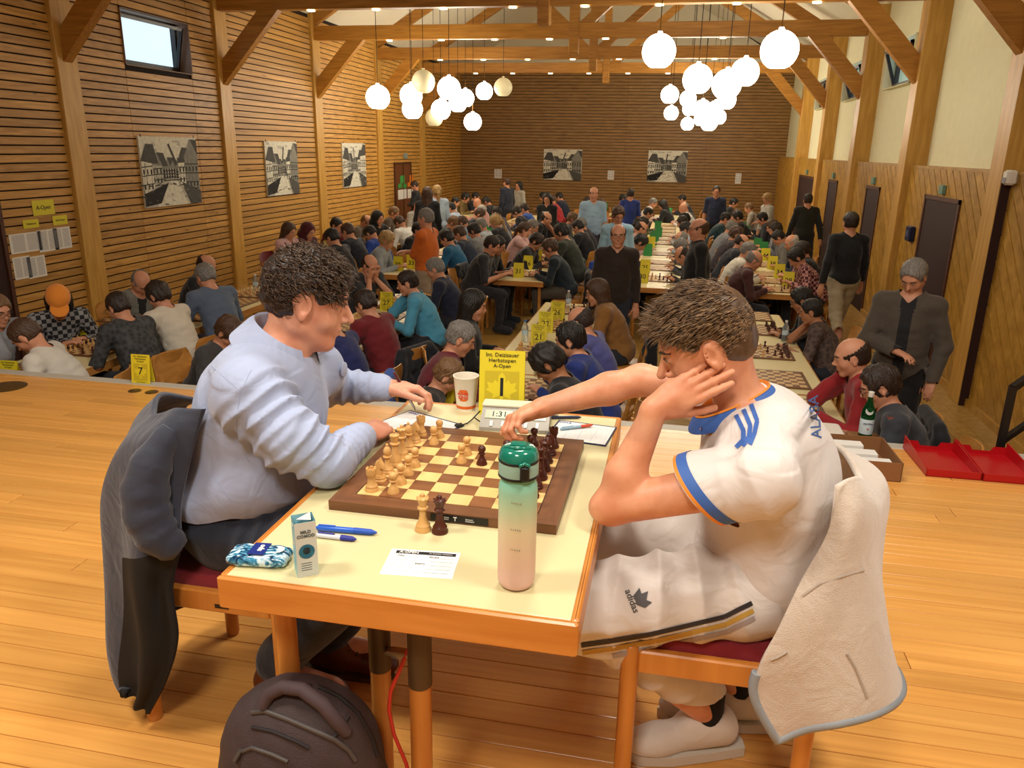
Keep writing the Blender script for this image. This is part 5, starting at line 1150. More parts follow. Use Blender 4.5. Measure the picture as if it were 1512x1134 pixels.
for f_ in range(8):
    for r_ in range(8): link('square', sq_l if (f_ + r_) % 2 == 1 else sq_d, cb, ((-3.5 + r_) * .055, (3.5 - f_) * .055, 0))
lb = MB().box((-.02, -.2715, .004), (.115, -.2698, .021)).build('name_plate', mat('plate_black', '#15120f', .5), cb)
text('lettering', 'T', .013, M_paper, lb, (.038, -.2722, .0125), (PI / 2, 0, 0), bold=.0004); text('lettering', 'electronic\nchessboard', .0045, M_paper, lb, (.062, -.2722, .0125), (PI / 2, 0, 0), 'LEFT'); text('lettering', 'Digital\nGame', .0045, M_paper, lb, (.012, -.2722, .0125), (PI / 2, 0, 0), 'LEFT')
def put(kind, c, f_, r_, label, group=None, rz=0.0):
    fi = 'abcdefgh'.index(f_); o = link('chess_' + kind, PM[(kind, c, 1)], None, (BX + (-3.5 + r_ - 1) * .055, BY + (3.5 - fi) * .055, BZ), (0, 0, rz + (PI if c else 0))); tag(o, label, 'chess piece', group); return o
for c, r_, cn in ((0, 1, 'light'), (1, 8, 'dark')):
    for f_, k in zip('abcdefgh', ('rook', 'knight', 'bishop', 'queen', 'king', 'bishop', 'knight', 'rook')):
        side = '' if k in ('king', 'queen') else (' on the clock side' if f_ in 'abc' else ' on the bottle side')
        put(k, c, f_, r_, '%s wooden %s on the back row of the board%s' % (cn, k, side), None, random.uniform(-.3, .3))
for f_ in 'abefgh': put('pawn', 0, f_, 2, 'light wooden pawn still on its starting row', 'light pawns on their starting row')
put('pawn', 0, 'd', 4, 'light wooden pawn facing the advanced dark pawn'); put('pawn', 0, 'c', 4, 'light wooden pawn behind its twin in the board centre')
put('pawn', 1, 'd', 5, 'dark wooden pawn standing alone in the board centre')
for f_ in 'abefgh': put('pawn', 1, f_, 7, 'dark wooden pawn still on its starting row', 'dark pawns on their starting row')
o = put('pawn', 1, 'c', 6, 'dark wooden pawn held by the reaching hand'); HELD = o
for k, c, x, y, lb in (('queen', 0, -.494, 1.494, 'spare light queen standing on the table before the board'), ('queen', 1, -.455, 1.494, 'spare dark queen standing on the table before the board')):
    tag(link('chess_' + k, PM[(k, c, 1)], None, (x, y, TZ)), lb, 'chess piece')
# --- clock
ck = empty('chess_clock', (-.425, 2.205, TZ), .08); tag(ck, 'grey digital chess clock behind the board', 'clock')
M_ck = mat('clock_grey', '#9b978c', .45); M_lcd = mat('lcd', '#a9b196', .25)
MB().poly([(-.105, -.055, 0), (.105, -.055, 0), (.105, -.055, .012), (-.105, -.055, .012), (-.105, .02, .052), (.105, .02, .052), (.105, .075, .052), (-.105, .075, .052), (-.105, .075, 0), (.105, .075, 0)],
          [(0, 1, 2, 3), (3, 2, 5, 4), (4, 5, 6, 7), (7, 6, 9, 8), (8, 9, 1, 0), (0, 3, 4, 7, 8), (1, 9, 6, 5, 2)]).build('case', M_ck, ck)
tl = math.atan2(.040, .075); fp = lambda u, v, h=.001: (u, -.055 + v * .075 - h * math.sin(tl), .012 + v * .040 + h * math.cos(tl))
for u in (-.052, .052):
    l_ = MB().box((-.042, -.017, 0), (.042, .017, .0012)).build('display', M_lcd, ck, None, fp(u, .64), (tl, 0, 0)); text('digits', '1:31', .030, M_ink, l_, (.002, 0, .0014), (0, 0, 0))
for k in range(5): MB().box((-.005, -.011, 0), (.005, .011, .003), bev=.001).build('button', mat('button_white', '#d8d5cc', .4), ck, None, fp(-.07 + k * .035, .18), (tl, 0, 0))
MB().box((-.108, .018, .052), (.108, .072, .062), bev=.003).build('lever', mat('lever_white', '#d8d2b6', .4), ck)
tag(MB().tube([(-.535, 2.19, TZ + .012), (-.556, 2.20, TZ + .02), (-.545, 2.235, TZ + .03), (-.565, 2.215, TZ + .008), (-.572, 2.18, TZ + .006), (-.585, 2.16, TZ + .006)], .0022, 6).tube([(-.585, 2.16, TZ + .006), (-.60, 2.145, TZ + .006)], .008, 6).build('clock_cable', mat('black_cable', '#1b1a19', .5), None, 60), 'thin black cable with a grey plug beside the clock', 'cable')
# --- card number 1 behind the clock
s1 = tent_card((-.492, 2.30, TZ), None, 'y', 'large yellow tent card numbered one behind the clock', 1, None, .12, .98)
text('number', '1', .085, M_ink, s1, (0, .0315 * .44 - .0022, .21 * .42), (math.atan2(.21, .0315), 0, 0), bold=.001)
# --- paper cup
M_cup = mat('cup_white', '#e8e2d2', .45); cp = empty('paper_cup', (-.617, 2.335, TZ), 0); tag(cp, 'white paper cup with an orange burger emblem', 'cup')
MB().lathe([(.0, .004), (.029, .004), (.029, 0), (.0305, 0), (.0405, .108), (.0425, .110), (.0425, .113), (.0400, .113), (.0392, .108), (.0297, .008), (0, .008)], 36).build('cup_wall', M_cup, cp, 40)
MB().lathe([(.03135, .006), (.0324, .016)], 36).build('orange_band', mat('bk_orange', '#d9641e', .5), cp)
def on_cup(pts, z0, h, m, nm):
    rad = lambda z: .0305 + z / .108 * .010 + .0006
    return MB().poly([(rad(z0 + v * h) * math.sin(u), -rad(z0 + v * h) * math.cos(u), z0 + v * h) for u, v in pts], [tuple(range(len(pts)))]).build(nm, m, cp)
arc = [(-.42 + .84 * k / 12, .66 + .34 * math.sin(PI * k / 12) ** .6) for k in range(13)]
def bunstrip(lo, hi, nm, m):
    n = 14
    for k in range(n):
        u0, u1 = -.42 + .84 * k / n, -.42 + .84 * (k + 1) / n; g = lambda u: math.sqrt(max(0, 1 - (u / .42) ** 2)) ** .55
        f0 = lambda u, e: e[0] + (e[1] - e[0]) * g(u)
        MBX.poly([(lambda u, v: ((.0305 + (.034 + v * .04) / .108 * .010 + .0005) * math.sin(u), -(.0305 + (.034 + v * .04) / .108 * .010 + .0005) * math.cos(u), .034 + v * .04))(u, v) for u, v in ((u0, f0(u0, lo)), (u1, f0(u1, lo)), (u1, f0(u1, hi)), (u0, f0(u0, hi)))], [(0, 1, 2, 3)])
MBX = MB(); bunstrip((.74, .74), (.76, 1.0), 'bun', None); MBX.build('emblem_bun', mat('bk_orange', '#d9641e', .5), cp)
MBX = MB(); bunstrip((.22, .0), (.24, .20), 'bun', None); MBX.build('emblem_bun', mat('bk_orange', '#d9641e', .5), cp)
for tx, zz, sz in (('BURGER', .0595, .0095), ('KING', .0475, .0135)):
    t_ = text('lettering', tx, sz, mat('bk_red', '#cf4420', .5), cp, (0, -.0305 - zz / .108 * .010 - .0006, zz), (PI / 2 + .09, 0, 0), bold=.0006)
# --- score sheets, pens, slip, packets
def pad(cx, cy, w, h, rz, lb, cover='#1c2a4c'):
    t = empty('score_sheet', (cx, cy, TZ), rz); tag(t, lb, 'score sheet'); MB().box((-w / 2, -h / 2, .0), (w / 2, h / 2, .004)).build('clipboard', mat('pad_navy', cover, .5), t)
    sh = MB().box((-w / 2 + .006, -h / 2 + .004, .004), (w / 2 - .004, h / 2 - .008, .0046)).build('sheet', M_paper, t)
    mb = MB()
    for k in range(11): mb.box((-w * .44, h * (.30 - k * .068), .0046), (w * .44, h * (.30 - k * .068) + .0012, .0049))
    for k in range(5): mb.box((-w * .44 + k * w * .22, -h * .40, .0046), (-w * .44 + k * w * .22 + .001, h * .32, .0049))
    mb.build('ruling', mat('ruling', '#b4bcc8', .7), t); text('lettering', 'DPAE', .016, mat('print_blue', '#3a5a96', .6), t, (-w * .36, h * .38, .0048), (0, 0, 0), bold=.0004)
pad(-.715, 2.14, .225, .165, -.42, 'score sheet on a dark pad under the writing hand'); pad(-.220, 2.195, .185, .165, -.12, 'score sheet on a dark pad on the dark side of the table')
def pen(a, b, r, lb, body, grip=None, clipc=None):
    a, b = Vector(a), Vector(b); L = (b - a).length; t = empty('pen', a); t.rotation_euler = (b - a).to_track_quat('X', 'Z').to_euler(); tag(t, lb, 'pen')
    Rm = Matrix.Rotation(PI / 2, 4, 'Y')
    MB().lathe([(r * .5, 0), (r * .8, .004), (r, .006), (r, L * .62)], 14).xf(Rm).build('barrel', mat('pen_' + body, body, .3), t, 40)
    MB().lathe([(r * 1.03, L * .62), (r * 1.08, L * .66), (r * 1.0, L * .9), (r * .35, L * .985), (r * .12, L)], 14).xf(Rm).build('grip', mat('pen_' + (grip or body), grip or body, .5), t, 40)
    MB().box((.006, -.002, r * .9), (.045, .002, r * 1.35), bev=.0006).build('clip', mat('pen_' + (clipc or body), clipc or body, .3), t)
pen((-.724, 1.437, TZ + .007), (-.584, 1.446, TZ + .007), .0068, 'blue capped pen lying behind the eye drop box', '#2c62c8', '#2050b4')
pen((-.712, 1.408, TZ + .006), (-.617, 1.409, TZ + .006), .0058, 'short violet-blue pen lying beside the blue pen', '#cfd4e0', '#2a2f8c', '#2a2f8c')
pen((-.285, 2.19, TZ + .010), (-.190, 2.245, TZ + .012), .0046, 'silver and red pen lying on the dark side score sheet', '#8fb0c4', '#c8502e'); pen((-.35, 2.292, TZ + .006), (-.235, 2.325, TZ + .006), .0048, 'dark blue pen lying behind the dark side score sheet', '#1c2440')
sl = empty('result_slip', (-.4535, 1.354, TZ), .10); tag(sl, 'white result slip headed A-OPEN on the table', 'slip')
MB().box((-.074, -.052, 0), (.074, .052, .0006)).build('paper', mat('slip_white', '#eae9e6', .6), sl); MB().box((-.062, .034, .0006), (.066, .046, .0009)).build('header', M_ink, sl)
text('lettering', 'A-OPEN', .0115, M_paper, sl, (-.034, .040, .0010), (0, 0, 0), bold=.0002); text('lettering', 'Int. Deizisauer Herbstopen', .0045, M_paper, sl, (.034, .040, .0010), (0, 0, 0))
mb = MB()
for k, yy in enumerate((.022, .008, -.008, -.022, -.036)):
    mb.box((-.062, yy, .0006), (-.008 if k < 4 else .064, yy + .0008, .0009)); mb.box((.010, yy, .0006), (.064, yy + .0008, .0009))
mb.build('ruling', mat('ruling_dark', '#8b8d96', .7), sl); text('lettering', 'Weiss', .006, M_ink, sl, (-.056, .026, .0009), (0, 0, 0), 'LEFT'); text('lettering', 'Schwarz', .006, M_ink, sl, (.012, .026, .0009), (0, 0, 0), 'LEFT'); text('lettering', 'Ergebnis', .006, M_ink, sl, (-.012, -.003, .0009), (0, 0, 0), 'LEFT')
eb = empty('eye_drop_box', (-.668, 1.273, TZ), -.95); tag(eb, 'small pale blue carton with an eye on it, open on top', 'carton')
M_ebl = mat('carton_blue', '#8ec4cf', .45); M_ebg = mat('carton_grey', '#c8cfc9', .45)
w2, d2, hh = .0205, .0205, .118
MB().poly([(-w2, -d2, 0), (w2, -d2, 0), (w2, d2, 0), (-w2, d2, 0), (-w2, -d2, hh), (w2, -d2, hh), (w2, d2, hh), (-w2, d2, hh)], [(0, 3, 2, 1), (0, 1, 5, 4), (1, 2, 6, 5), (2, 3, 7, 6), (3, 0, 4, 7)], 0).build('carton', [M_ebl], eb)
MB().box((w2 + .0002, -d2, .0), (w2 + .0006, d2, hh)).build('front_panel', M_ebg, eb)
_e = MB().lathe([(0, .0006), (.0155, .0006)], 24).build('eye_ring', mat('eye_ring', '#3f8fae', .5), eb, None, (w2 + .0006, 0, .055), (0, PI / 2, 0)); MB().lathe([(0, .001), (.0072, .001)], 20).build('eye_pupil', mat('eye_pupil', '#2c3f4c', .5), eb, None, (w2 + .0006, 0, .057), (0, PI / 2, 0))
text('lettering', 'MILD\nCOMOD', .009, mat('eb_ink', '#4b5a5e', .6), eb, (w2 + .0012, 0, .093), (PI / 2, 0, PI / 2), bold=.0002); text('lettering', 'ratio', .007, M_paper, eb, (-.004, -d2 - .0006, .105), (PI / 2, 0, 0))
MB().box((-.012, -d2 - .0008, .066), (.010, -d2 - .0002, .070)).build('stripe', mat('eb_peach', '#dcb79a', .6), eb)
for k in range(4): MB().box((w2 + .0006, -.012, .014 + k * .005), (w2 + .001, .008, .0152 + k * .005)).build('print_line', mat('eb_ink', '#4b5a5e', .6), eb)
MB().poly([(-.015, -.012, .110), (.013, -.008, .122), (.014, .013, .118), (-.008, .015, .125), (0, 0, .112)], [(0, 1, 4), (1, 2, 4), (2, 3, 4), (3, 0, 4)]).build('leaflet', mat('leaflet', '#d8d4cc', .6), eb)
tp = empty('tissue_pack', (-.777, 1.287, TZ), .12); tag(tp, 'blue and white packet of paper tissues at the table corner', 'tissue pack')
f = Field((-.075, -.05, -.01), (.075, .05, .045), .003); f.ell((0, 0, .013), (.060, .032, .0165), None, 0, 1)
for s_ in (1, -1): f.cone((s_ * .034, -.018, .013), (s_ * .034, .018, .013), .0125, .0125, .012, 1)
f.cone((-.034, 0, .013), (.034, 0, .013), .0125, .0125, .01, 1)
for x0, x1 in ((-.052, .052),):
    for yy in (-.018, .0, .018): f.cone((x0, yy, .0125), (x1, yy, .0125), .0115, .0115, .006, 1)
v, q, _ = f.net(); m, nt, b = new_mat('tissue_print'); tc = nt.nodes.new('ShaderNodeTexCoord'); wv = nt.nodes.new('ShaderNodeTexNoise'); mp = nt.nodes.new('ShaderNodeMapping'); mp.inputs['Scale'].default_value = (26, 70, 20); wv.inputs['Distortion'].default_value = 1.2; wv.inputs['Scale'].default_value = 1.6
cr = nt.nodes.new('ShaderNodeValToRGB'); cr.color_ramp.elements[0].position = .38; cr.color_ramp.elements[1].position = .6; cr.color_ramp.elements[0].color = lin('#0d2f52'); cr.color_ramp.elements[1].color = lin('#cfe6ee'); e_ = cr.color_ramp.elements.new(.5); e_.color = lin('#3f8fb4')
nt.links.new(tc.outputs['Object'], mp.inputs[0]); nt.links.new(mp.outputs[0], wv.inputs[0]); nt.links.new(wv.outputs[0], cr.inputs[0]); nt.links.new(cr.outputs[0], b.inputs['Base Color']); b.inputs['Roughness'].default_value = .2
link('wrapper', to_mesh('wrapper', v, q, [m]), tp)
MB().box((-.016, -.024, .0275), (.018, .022, .0300), bev=.0005).build('label_patch', mat('tp_navy', '#142a78', .3), tp, None, (0, 0, .0005)); text('lettering', 'apo', .017, M_paper, tp, (.003, 0, .0312), (0, 0, PI / 2), bold=.0006)
MB().lathe([(0, .0302), (.014, .0296)], 20).build('seal', mat('tp_white', '#dce6ea', .3), tp, None, (.038, .002, -.001))
# --- water bottle: frosted, green to pink
wb_ = empty('water_bottle', (-.2475, 1.322, TZ)); tag(wb_, 'tall frosted water bottle fading from green to pink with a teal lid', 'bottle')
m, nt, b = new_mat('frosted_bottle'); tc = nt.nodes.new('ShaderNodeTexCoord'); sx = nt.nodes.new('ShaderNodeSeparateXYZ'); mr = nt.nodes.new('ShaderNodeMapRange'); mr.inputs[1].default_value = 0; mr.inputs[2].default_value = .235
cr = nt.nodes.new('ShaderNodeValToRGB'); E_ = cr.color_ramp.elements; E_[0].position = 0; E_[0].color = lin('#f7cdc8'); E_[1].position = 1; E_[1].color = lin('#86d8c2')
for p_, c_ in ((.22, '#f2cfb8'), (.55, '#eee0b8'), (.75, '#c4ddb6')): e_ = E_.new(p_); e_.color = lin(c_)
nt.links.new(tc.outputs['Object'], sx.inputs[0]); nt.links.new(sx.outputs['Z'], mr.inputs[0]); nt.links.new(mr.outputs[0], cr.inputs[0]); nt.links.new(cr.outputs[0], b.inputs['Base Color'])
b.inputs['Roughness'].default_value = .38; b.inputs['Transmission Weight'].default_value = .22; b.inputs['IOR'].default_value = 1.25
MB().lathe([(0, .003), (.026, .001), (.033, .005), (.0365, .014), (.0372, .03), (.0372, .205), (.0365, .215), (.034, .222), (.033, .228), (.0335, .236), (.031, .236), (.031, .222), (.0345, .205), (.0345, .03), (.032, .010), (0, .008)], 48).build('bottle_body', m, wb_, 40)
MB().lathe([(0, .009), (.030, .0095), (.0338, .03), (.0338, .175), (0, .175)], 36).build('water', mat('water', '#f2ead8', .1, trans=.8, ior=1.1), wb_, 40)
mb = MB()
for k, zz in enumerate((.192, .137, .095)):
    for j in range(5): mb.box((-.006 + j * .0042, -.0378, zz - j * .0004), (-.0035 + j * .0042, -.0372, zz + .0014))
mb.build('scale_marks', mat('scale_mark', '#9c9480', .6), wb_)
M_teal = mat('teal_lid', '#17806a', .18, trans=.25, coat=.4); M_blk = mat('lid_black', '#101413', .4)
MB().lathe([(.0345, .232), (.0372, .234), (.0378, .240), (.0378, .2655), (.037, .269), (.033, .270)], 40).build('collar', mat('lid_grey', '#8fb3a4', .45), wb_, 40)
MB().lathe([(.0374, .2335), (.0386, .2345), (.0386, .2385), (.0374, .2395)], 40).build('ring', M_blk, wb_, 40); MB().lathe([(.0374, .264), (.0386, .265), (.0386, .2685), (.0374, .2695)], 40).build('ring', M_blk, wb_, 40)
MB().lathe([(.0378, .2695), (.0375, .276), (.034, .286), (.027, .2915), (.012, .293), (0, .293)], 40).build('lid', M_teal, wb_, 40)
MB().tube([(-.030, .008, .284), (-.022, -.012, .291), (0, -.020, .2945), (.020, -.012, .292), (.028, .006, .286)], .004, 8).build('lid_ridge', M_teal, wb_, 60); MB().box((-.016, -.008, .2925), (.014, .012, .2975), bev=.002).build('lid_emblem', M_teal, wb_)
MB().box((.010, -.0425, .238), (.027, -.030, .267), bev=.003).build('latch', M_blk, wb_); MB().tube([(.010, -.040, .268), (.0185, -.0415, .274), (.027, -.036, .268)], .0035, 8).build('latch_loop', M_teal, wb_, 60)
# --- things beside the stage edge
bx = empty('cardboard_box', (1.09, 4.07, 0), .03); tag(bx, 'low open cardboard box with white papers on the stage edge', 'box')
M_cb = mat('cardboard', '#8a5f38', .8, noise=.08, nscale=30)
for lo, hi in (((-.29, -.20, 0), (.12, -.195, .10)), ((-.29, .17, 0), (.12, .175, .10)), ((.115, -.20, 0), (.12, .175, .10)), ((-.29, -.20, 0), (-.285, .175, .10)), ((-.29, -.20, 0), (.12, .175, .004))): MB().box(lo, hi).build('panel', M_cb, bx)
for k in range(3): MB().box((-.26, -.15 + k * .09, .004), (.09 - k * .05, -.08 + k * .09, .075 + .01 * k), bev=.002).build('paper_stack', M_paper, bx)
tag(MB().box((-.17, -.10, 0), (.16, .12, .06), bev=.012).build('white_tray', mat('tray_white', '#ddd8cc', .5), None, None, (.93, 4.62, TOPZ + .16)), 'white plastic tray behind the cardboard box', 'tray')
bpos = at_y(1275, 655, 4.68); gb = empty('glass_bottle', (bpos.x, 4.68, TOPZ)); tag(gb, 'green glass mineral water bottle with a white label and cap', 'bottle')
GBH = .30; M_gg = mat('green_glass', '#0f5a2c', .08, trans=.75, ior=1.3)
MB().lathe([(0, 0), (.036, 0), (.039, .006), (.039, .165), (.034, .195), (.018, .235), (.0145, .25), (.0145, .29), (0, .29)], 28).build('glass', M_gg, gb, 40); MB().lathe([(.0155, .27), (.0165, .272), (.0165, .30), (.012, .302), (0, .302)], 20).build('cap', mat('cap_white', '#dcdad2', .4), gb, 40)
MB().lathe([(.0393, .045), (.0395, .046), (.0395, .135), (.0393, .136)], 28).build('paper_label', mat('label_blue', '#c9d8de', .6), gb, 40); MB().lathe([(0, .0), (.022, .0)], 20).build('neck_seal', mat('seal_white', '#dfe0dc', .5), gb, None, (-.004, -.033, .188), (PI / 2 - .5, 0, 0))
text('lettering', 'S.PELLEGRINO', .0125, mat('label_ink', '#24365e', .6), gb, (0, -.0402, .112), (PI / 2, 0, 0), sx=.8, bold=.0002)
MB().extr([(.008 * math.cos(PI / 2 + k * PI / 5) * (1 if k % 2 == 0 else .42), .008 * math.sin(PI / 2 + k * PI / 5) * (1 if k % 2 == 0 else .42)) for k in range(10)], 0, .0004).build('star', mat('label_red', '#c4403a', .6), gb, None, (0, -.0404, .08), (PI / 2, 0, 0))
cpos = at_y(1310, 655, 4.66); cn = empty('drink_can', (cpos.x, 4.66, TOPZ)); tag(cn, 'slim silver and red drink can beside the green bottle', 'can')
gz = .10   # can and bottle stand on a small box on the table by the stage
MB().lathe([(0, .002), (.022, 0), (.0265, .008), (.0265, .155), (.024, .166), (.0245, .168), (.023, .168), (.0225, .163), (0, .163)], 26).build('can_body', mat('can_red', '#8d5a50', .35, .5), cn, 40); MB().lathe([(.0268, .10), (.0269, .10), (.0269, .15), (.0268, .15)], 26).build('label_band', mat('can_silver', '#a7a39c', .35, .6), cn)
bs = MB().box((-.17, -.10, 0), (.12, .12, .15), bev=.004).build('carton', M_cb, None, None, (cpos.x - .03, 4.70, TOPZ)); tag(bs, 'low brown carton carrying the bottle and the can', 'carton')
gb.location.z = TOPZ + .15; cn.location.z = TOPZ + .15
M_tr = mat('red_plastic', '#b0121a', .3, noise=.05)
for k, (x, lb) in enumerate(((1.49, 'red plastic tray next to the cardboard box'), (1.755, 'red plastic tray farther from the cardboard box'))):
    t = empty('plastic_tray', (x, 4.19, 0), .02); tag(t, lb, 'tray')
    MB().box((-.13, -.20, 0), (.13, .20, .005)).build('floor_plate', M_tr, t)
    for s_ in (-1, 1): MB().poly([(s_ * .13, -.20, 0), (s_ * .13, .20, 0), (s_ * .13, .20, .075), (s_ * .13, -.20, .04), (s_ * .124, -.20, 0), (s_ * .124, .20, 0), (s_ * .124, .20, .075), (s_ * .124, -.20, .04)], [(0, 1, 2, 3), (4, 7, 6, 5), (0, 3, 7, 4), (1, 5, 6, 2), (3, 2, 6, 7), (0, 4, 5, 1)]).build('side_wall', M_tr, t)
    MB().box((-.13, -.20, 0), (.13, -.194, .04)).build('front_wall', M_tr, t); MB().poly([(-.124, .195, .005), (.124, .195, .005), (.124, .195, .05), (.06, .195, .05), (.045, .195, .025), (-.045, .195, .025), (-.06, .195, .05), (-.124, .195, .05)], [tuple(range(8))]).build('rear_wall', M_tr, t)
# --- stair handrail at the side of the stage
hr = empty('handrail', (1.94, 4.62, HF)); tag(hr, 'black metal handrail of the steps down from the stage', 'handrail')
a = Vector((1.94, 4.62, 0)); H0 = 1.30
MB().beam((0, 0, 0), (.0, 0, H0), .035, .035, (0, 1, 0)).build('upright', M_black, hr); MB().beam((0, 0, H0 - .01), (.45, .25, H0 + .28), .035, .035, (0, 0, 1)).build('top_rail', M_black, hr); MB().beam((0, 0, H0 - .33), (.5, .28, H0 - .02), .03, .03, (0, 0, 1)).build('lower_rail', M_black, hr)
MB().beam((.45, .25, 0), (.45, .25, H0 + .28), .035, .035, (0, 1, 0)).build('upright', M_black, hr)
# --- the two stage chairs
def stage_chair(x0, s, label):
    """x0: seat centre, s: +1 faces +X"""
    t = empty('stage_chair', (x0, 1.795, 0), 0 if s > 0 else PI); tag(t, label, 'chair')
    for y in (-.205, .205): MB().box((-.185, y - .012, .385), (.185, y + .012, .445), bev=.004).build('side_rail', M_leg, t)
    for x in (-.20, .20): MB().box((x - .012, -.19, .385), (x + .012, .19, .440), bev=.004).build('cross_rail', M_leg, t)
    mb = MB(); n = 12
    for zz, fl in ((.435, 1.0), (.462, 1.0), (.474, .97), (.480, .90)):
        for i in range(4 * n):
            a_ = 2 * PI * i / (4 * n); c_, s2 = math.cos(a_), math.sin(a_); k_ = (abs(c_) ** 6 + abs(s2) ** 6) ** (-1 / 6); mb.v.append((.198 * fl * c_ * k_, .196 * fl * s2 * k_, zz))
    for r_ in range(3):
        for i in range(4 * n): mb.f.append((r_ * 4 * n + i, r_ * 4 * n + (i + 1) % (4 * n), (r_ + 1) * 4 * n + (i + 1) % (4 * n), (r_ + 1) * 4 * n + i)); mb.mi.append(0)
    mb.f.append(tuple(3 * 4 * n + i for i in range(4 * n))); mb.f.append(tuple(range(4 * n - 1, -1, -1))); mb.mi += [0, 0]; mb.build('seat', M_red, t, 40)
    for x in (-.205, .205):
        for y in (-.205, .205): MB().lathe([(.018, 0), (.021, .012), (.0215, .43 if x > 0 else .45), (.020, .452 if x > 0 else .455), (.012, .460)], 18).build('leg', M_leg, t, 50, (x, y, 0))
    d = CH[1]; link('backrest', d['backrest'], t, (.11, 0, -.05), None, (1, .78, 1))
    for y in (.11, -.11): link('back_post', d['back_post'], t, (-.135, y, .40))
    tag(MB().box((.03, -.2185, .40), (.07, -.2165, .412), bev=.001).build('keyhole_plate', M_black, t), 'small keyhole fitting on the side rail')
stage_chair(-1.125, 1, 'wooden chair with red seat under the man in the light blue shirt'); stage_chair(.185, -1, 'wooden chair with red seat under the man in the white jersey')
# --- backpack: soft body with pockets, zips and a grab handle
bk = empty('backpack', (-.70, 1.235, 0), .12); tag(bk, 'dark brown backpack leaning against the table legs', 'backpack')
M_bk = mat('backpack_cloth', '#3f3233', .75, noise=.12, nscale=50, bump=.25, bscale=300); M_bk2 = mat('backpack_dark', '#211a1c', .7)
f = Field((-.28, -.2, -.02), (.28, .26, .56), .007)
f.ell((0, .03, .22), (.185, .115, .26), None, 0, 1); f.ell((0, .03, .14), (.19, .125, .17), None, .05, 1); f.ell((0, .04, .33), (.155, .10, .13), None, .04, 1)
w = f.win((-.28, -.2, -.02), (.28, .26, .56)); x, y, z = f.xyz(w); f.F[w] += (.009 * noise3(x, y * .6, z, 8, 14, 18, 60) + .004 * noise3(x, y, z, 9, 10, 80, 140)).astype(np.float32); f.F[w] = np.maximum(f.F[w], 0.004 - z)
v, q, _ = f.net(); link('main_bag', to_mesh('main_bag', v, q, [M_bk]), bk)
f = Field((-.24, -.26, -.02), (.24, .1, .42), .007); f.ell((-.01, -.085, .15), (.155, .085, .165), None, 0, 1); f.ell((-.015, -.085, .255), (.135, .06, .06), None, .03, 1); w = f.win((-.3, -.3, -.1), (.3, .3, .5)); x, y, z = f.xyz(w); f.F[w] += (.011 * noise3(x, y * .5, z, 18, 14, 22, 70)).astype(np.float32); f.F[w] = np.maximum(f.F[w], 0.004 - z)
v, q, _ = f.net(); link('front_pocket', to_mesh('front_pocket', v, q, [M_bk]), bk)
f = Field((-.22, -.28, -.02), (.22, .0, .30), .007); f.ell((-.03, -.145, .10), (.135, .06, .12), None, 0, 1); w = f.win((-.3, -.3, -.1), (.3, .3, .5)); x, y, z = f.xyz(w); f.F[w] += (.008 * noise3(x, y, z, 28, 12, 25, 80)).astype(np.float32); f.F[w] = np.maximum(f.F[w], 0.004 - z)
v, q, _ = f.net(); link('lower_pocket', to_mesh('lower_pocket', v, q, [M_bk]), bk)
from mathutils.bvhtree import BVHTree as _BV
bk_t = [(_BV.FromPolygons([tuple(v_.co) for v_ in c_.data.vertices], [tuple(p_.vertices) for p_ in c_.data.polygons])) for c_ in bk.children if c_.type == 'MESH']
_bi = (Matrix.Translation(bk.location) @ Matrix.Rotation(.12, 4, 'Z')).inverted()
def on_bag(px, py, off=.001):
    o_ = _bi @ Vector((0, 0, CAMZ)); d_ = (_bi.to_3x3() @ Vector(_ray(px, py))).normalized(); best = None
    for t_ in bk_t:
        h_ = t_.ray_cast(o_, d_)
        if h_[0] is not None and (best is None or h_[3] < best[3]): best = h_
    return None if best is None else best[0] - d_ * off
def bag_line(nm, path, r_, m_, n=8, flat=None):
    pts = []
    for (a_, b_) in zip(path[:-1], path[1:]):
        for k in range(4): p_ = on_bag(a_[0] + (b_[0] - a_[0]) * k / 4, a_[1] + (b_[1] - a_[1]) * k / 4); pts += [p_] if p_ else []
    if len(pts) > 2: MB().tube(pts, r_, n).build(nm, m_, bk, 60)
M_zip = mat('zip_grey', '#4a4340', .5)
bag_line('zip', [(372, 1052), (392, 1050), (425, 1062), (462, 1078), (494, 1092), (515, 1108), (528, 1128)], .0055, M_zip)
bag_line('piping', [(470, 1014), (500, 1028), (528, 1052), (548, 1086), (560, 1125)], .0055, M_bk2)
bag_line('piping', [(395, 1030), (430, 1012), (470, 1014)], .0055, M_bk2)
bag_line('zip', [(352, 1112), (372, 1104), (402, 1114), (432, 1128)], .0045, M_zip)
bag_line('pleat', [(372, 1074), (402, 1080), (440, 1096), (462, 1108)], .004, M_bk2); bag_line('pleat', [(490, 1092), (505, 1075), (518, 1052)], .004, M_bk2)
hp_ = [on_bag(388, 1044, .004), on_bag(398, 1024, .02), on_bag(418, 1014, .032), on_bag(446, 1018, .034), on_bag(476, 1040, .028), on_bag(498, 1066, .016), on_bag(512, 1082, .004)]
hp_ = [p_ for p_ in hp_ if p_]
if len(hp_) > 3: MB().tube(hp_, [.012] + [.015] * (len(hp_) - 2) + [.012], 10).build('grab_handle', mat('backpack_strap', '#46373a', .75, noise=.1, nscale=80), bk, 60)
zq = on_bag(356, 1108, .004)
if zq: MB().tube([zq, zq + Vector((-.012, -.006, -.022))], .006, 6).build('zip_pull', M_zip, bk, 60)
MB().tube([(.185, .02, .2), (.215, .03, .13), (.2, .04, .06), (.18, .04, .02)], .006, 6).build('side_strap', M_bk2, bk, 60)
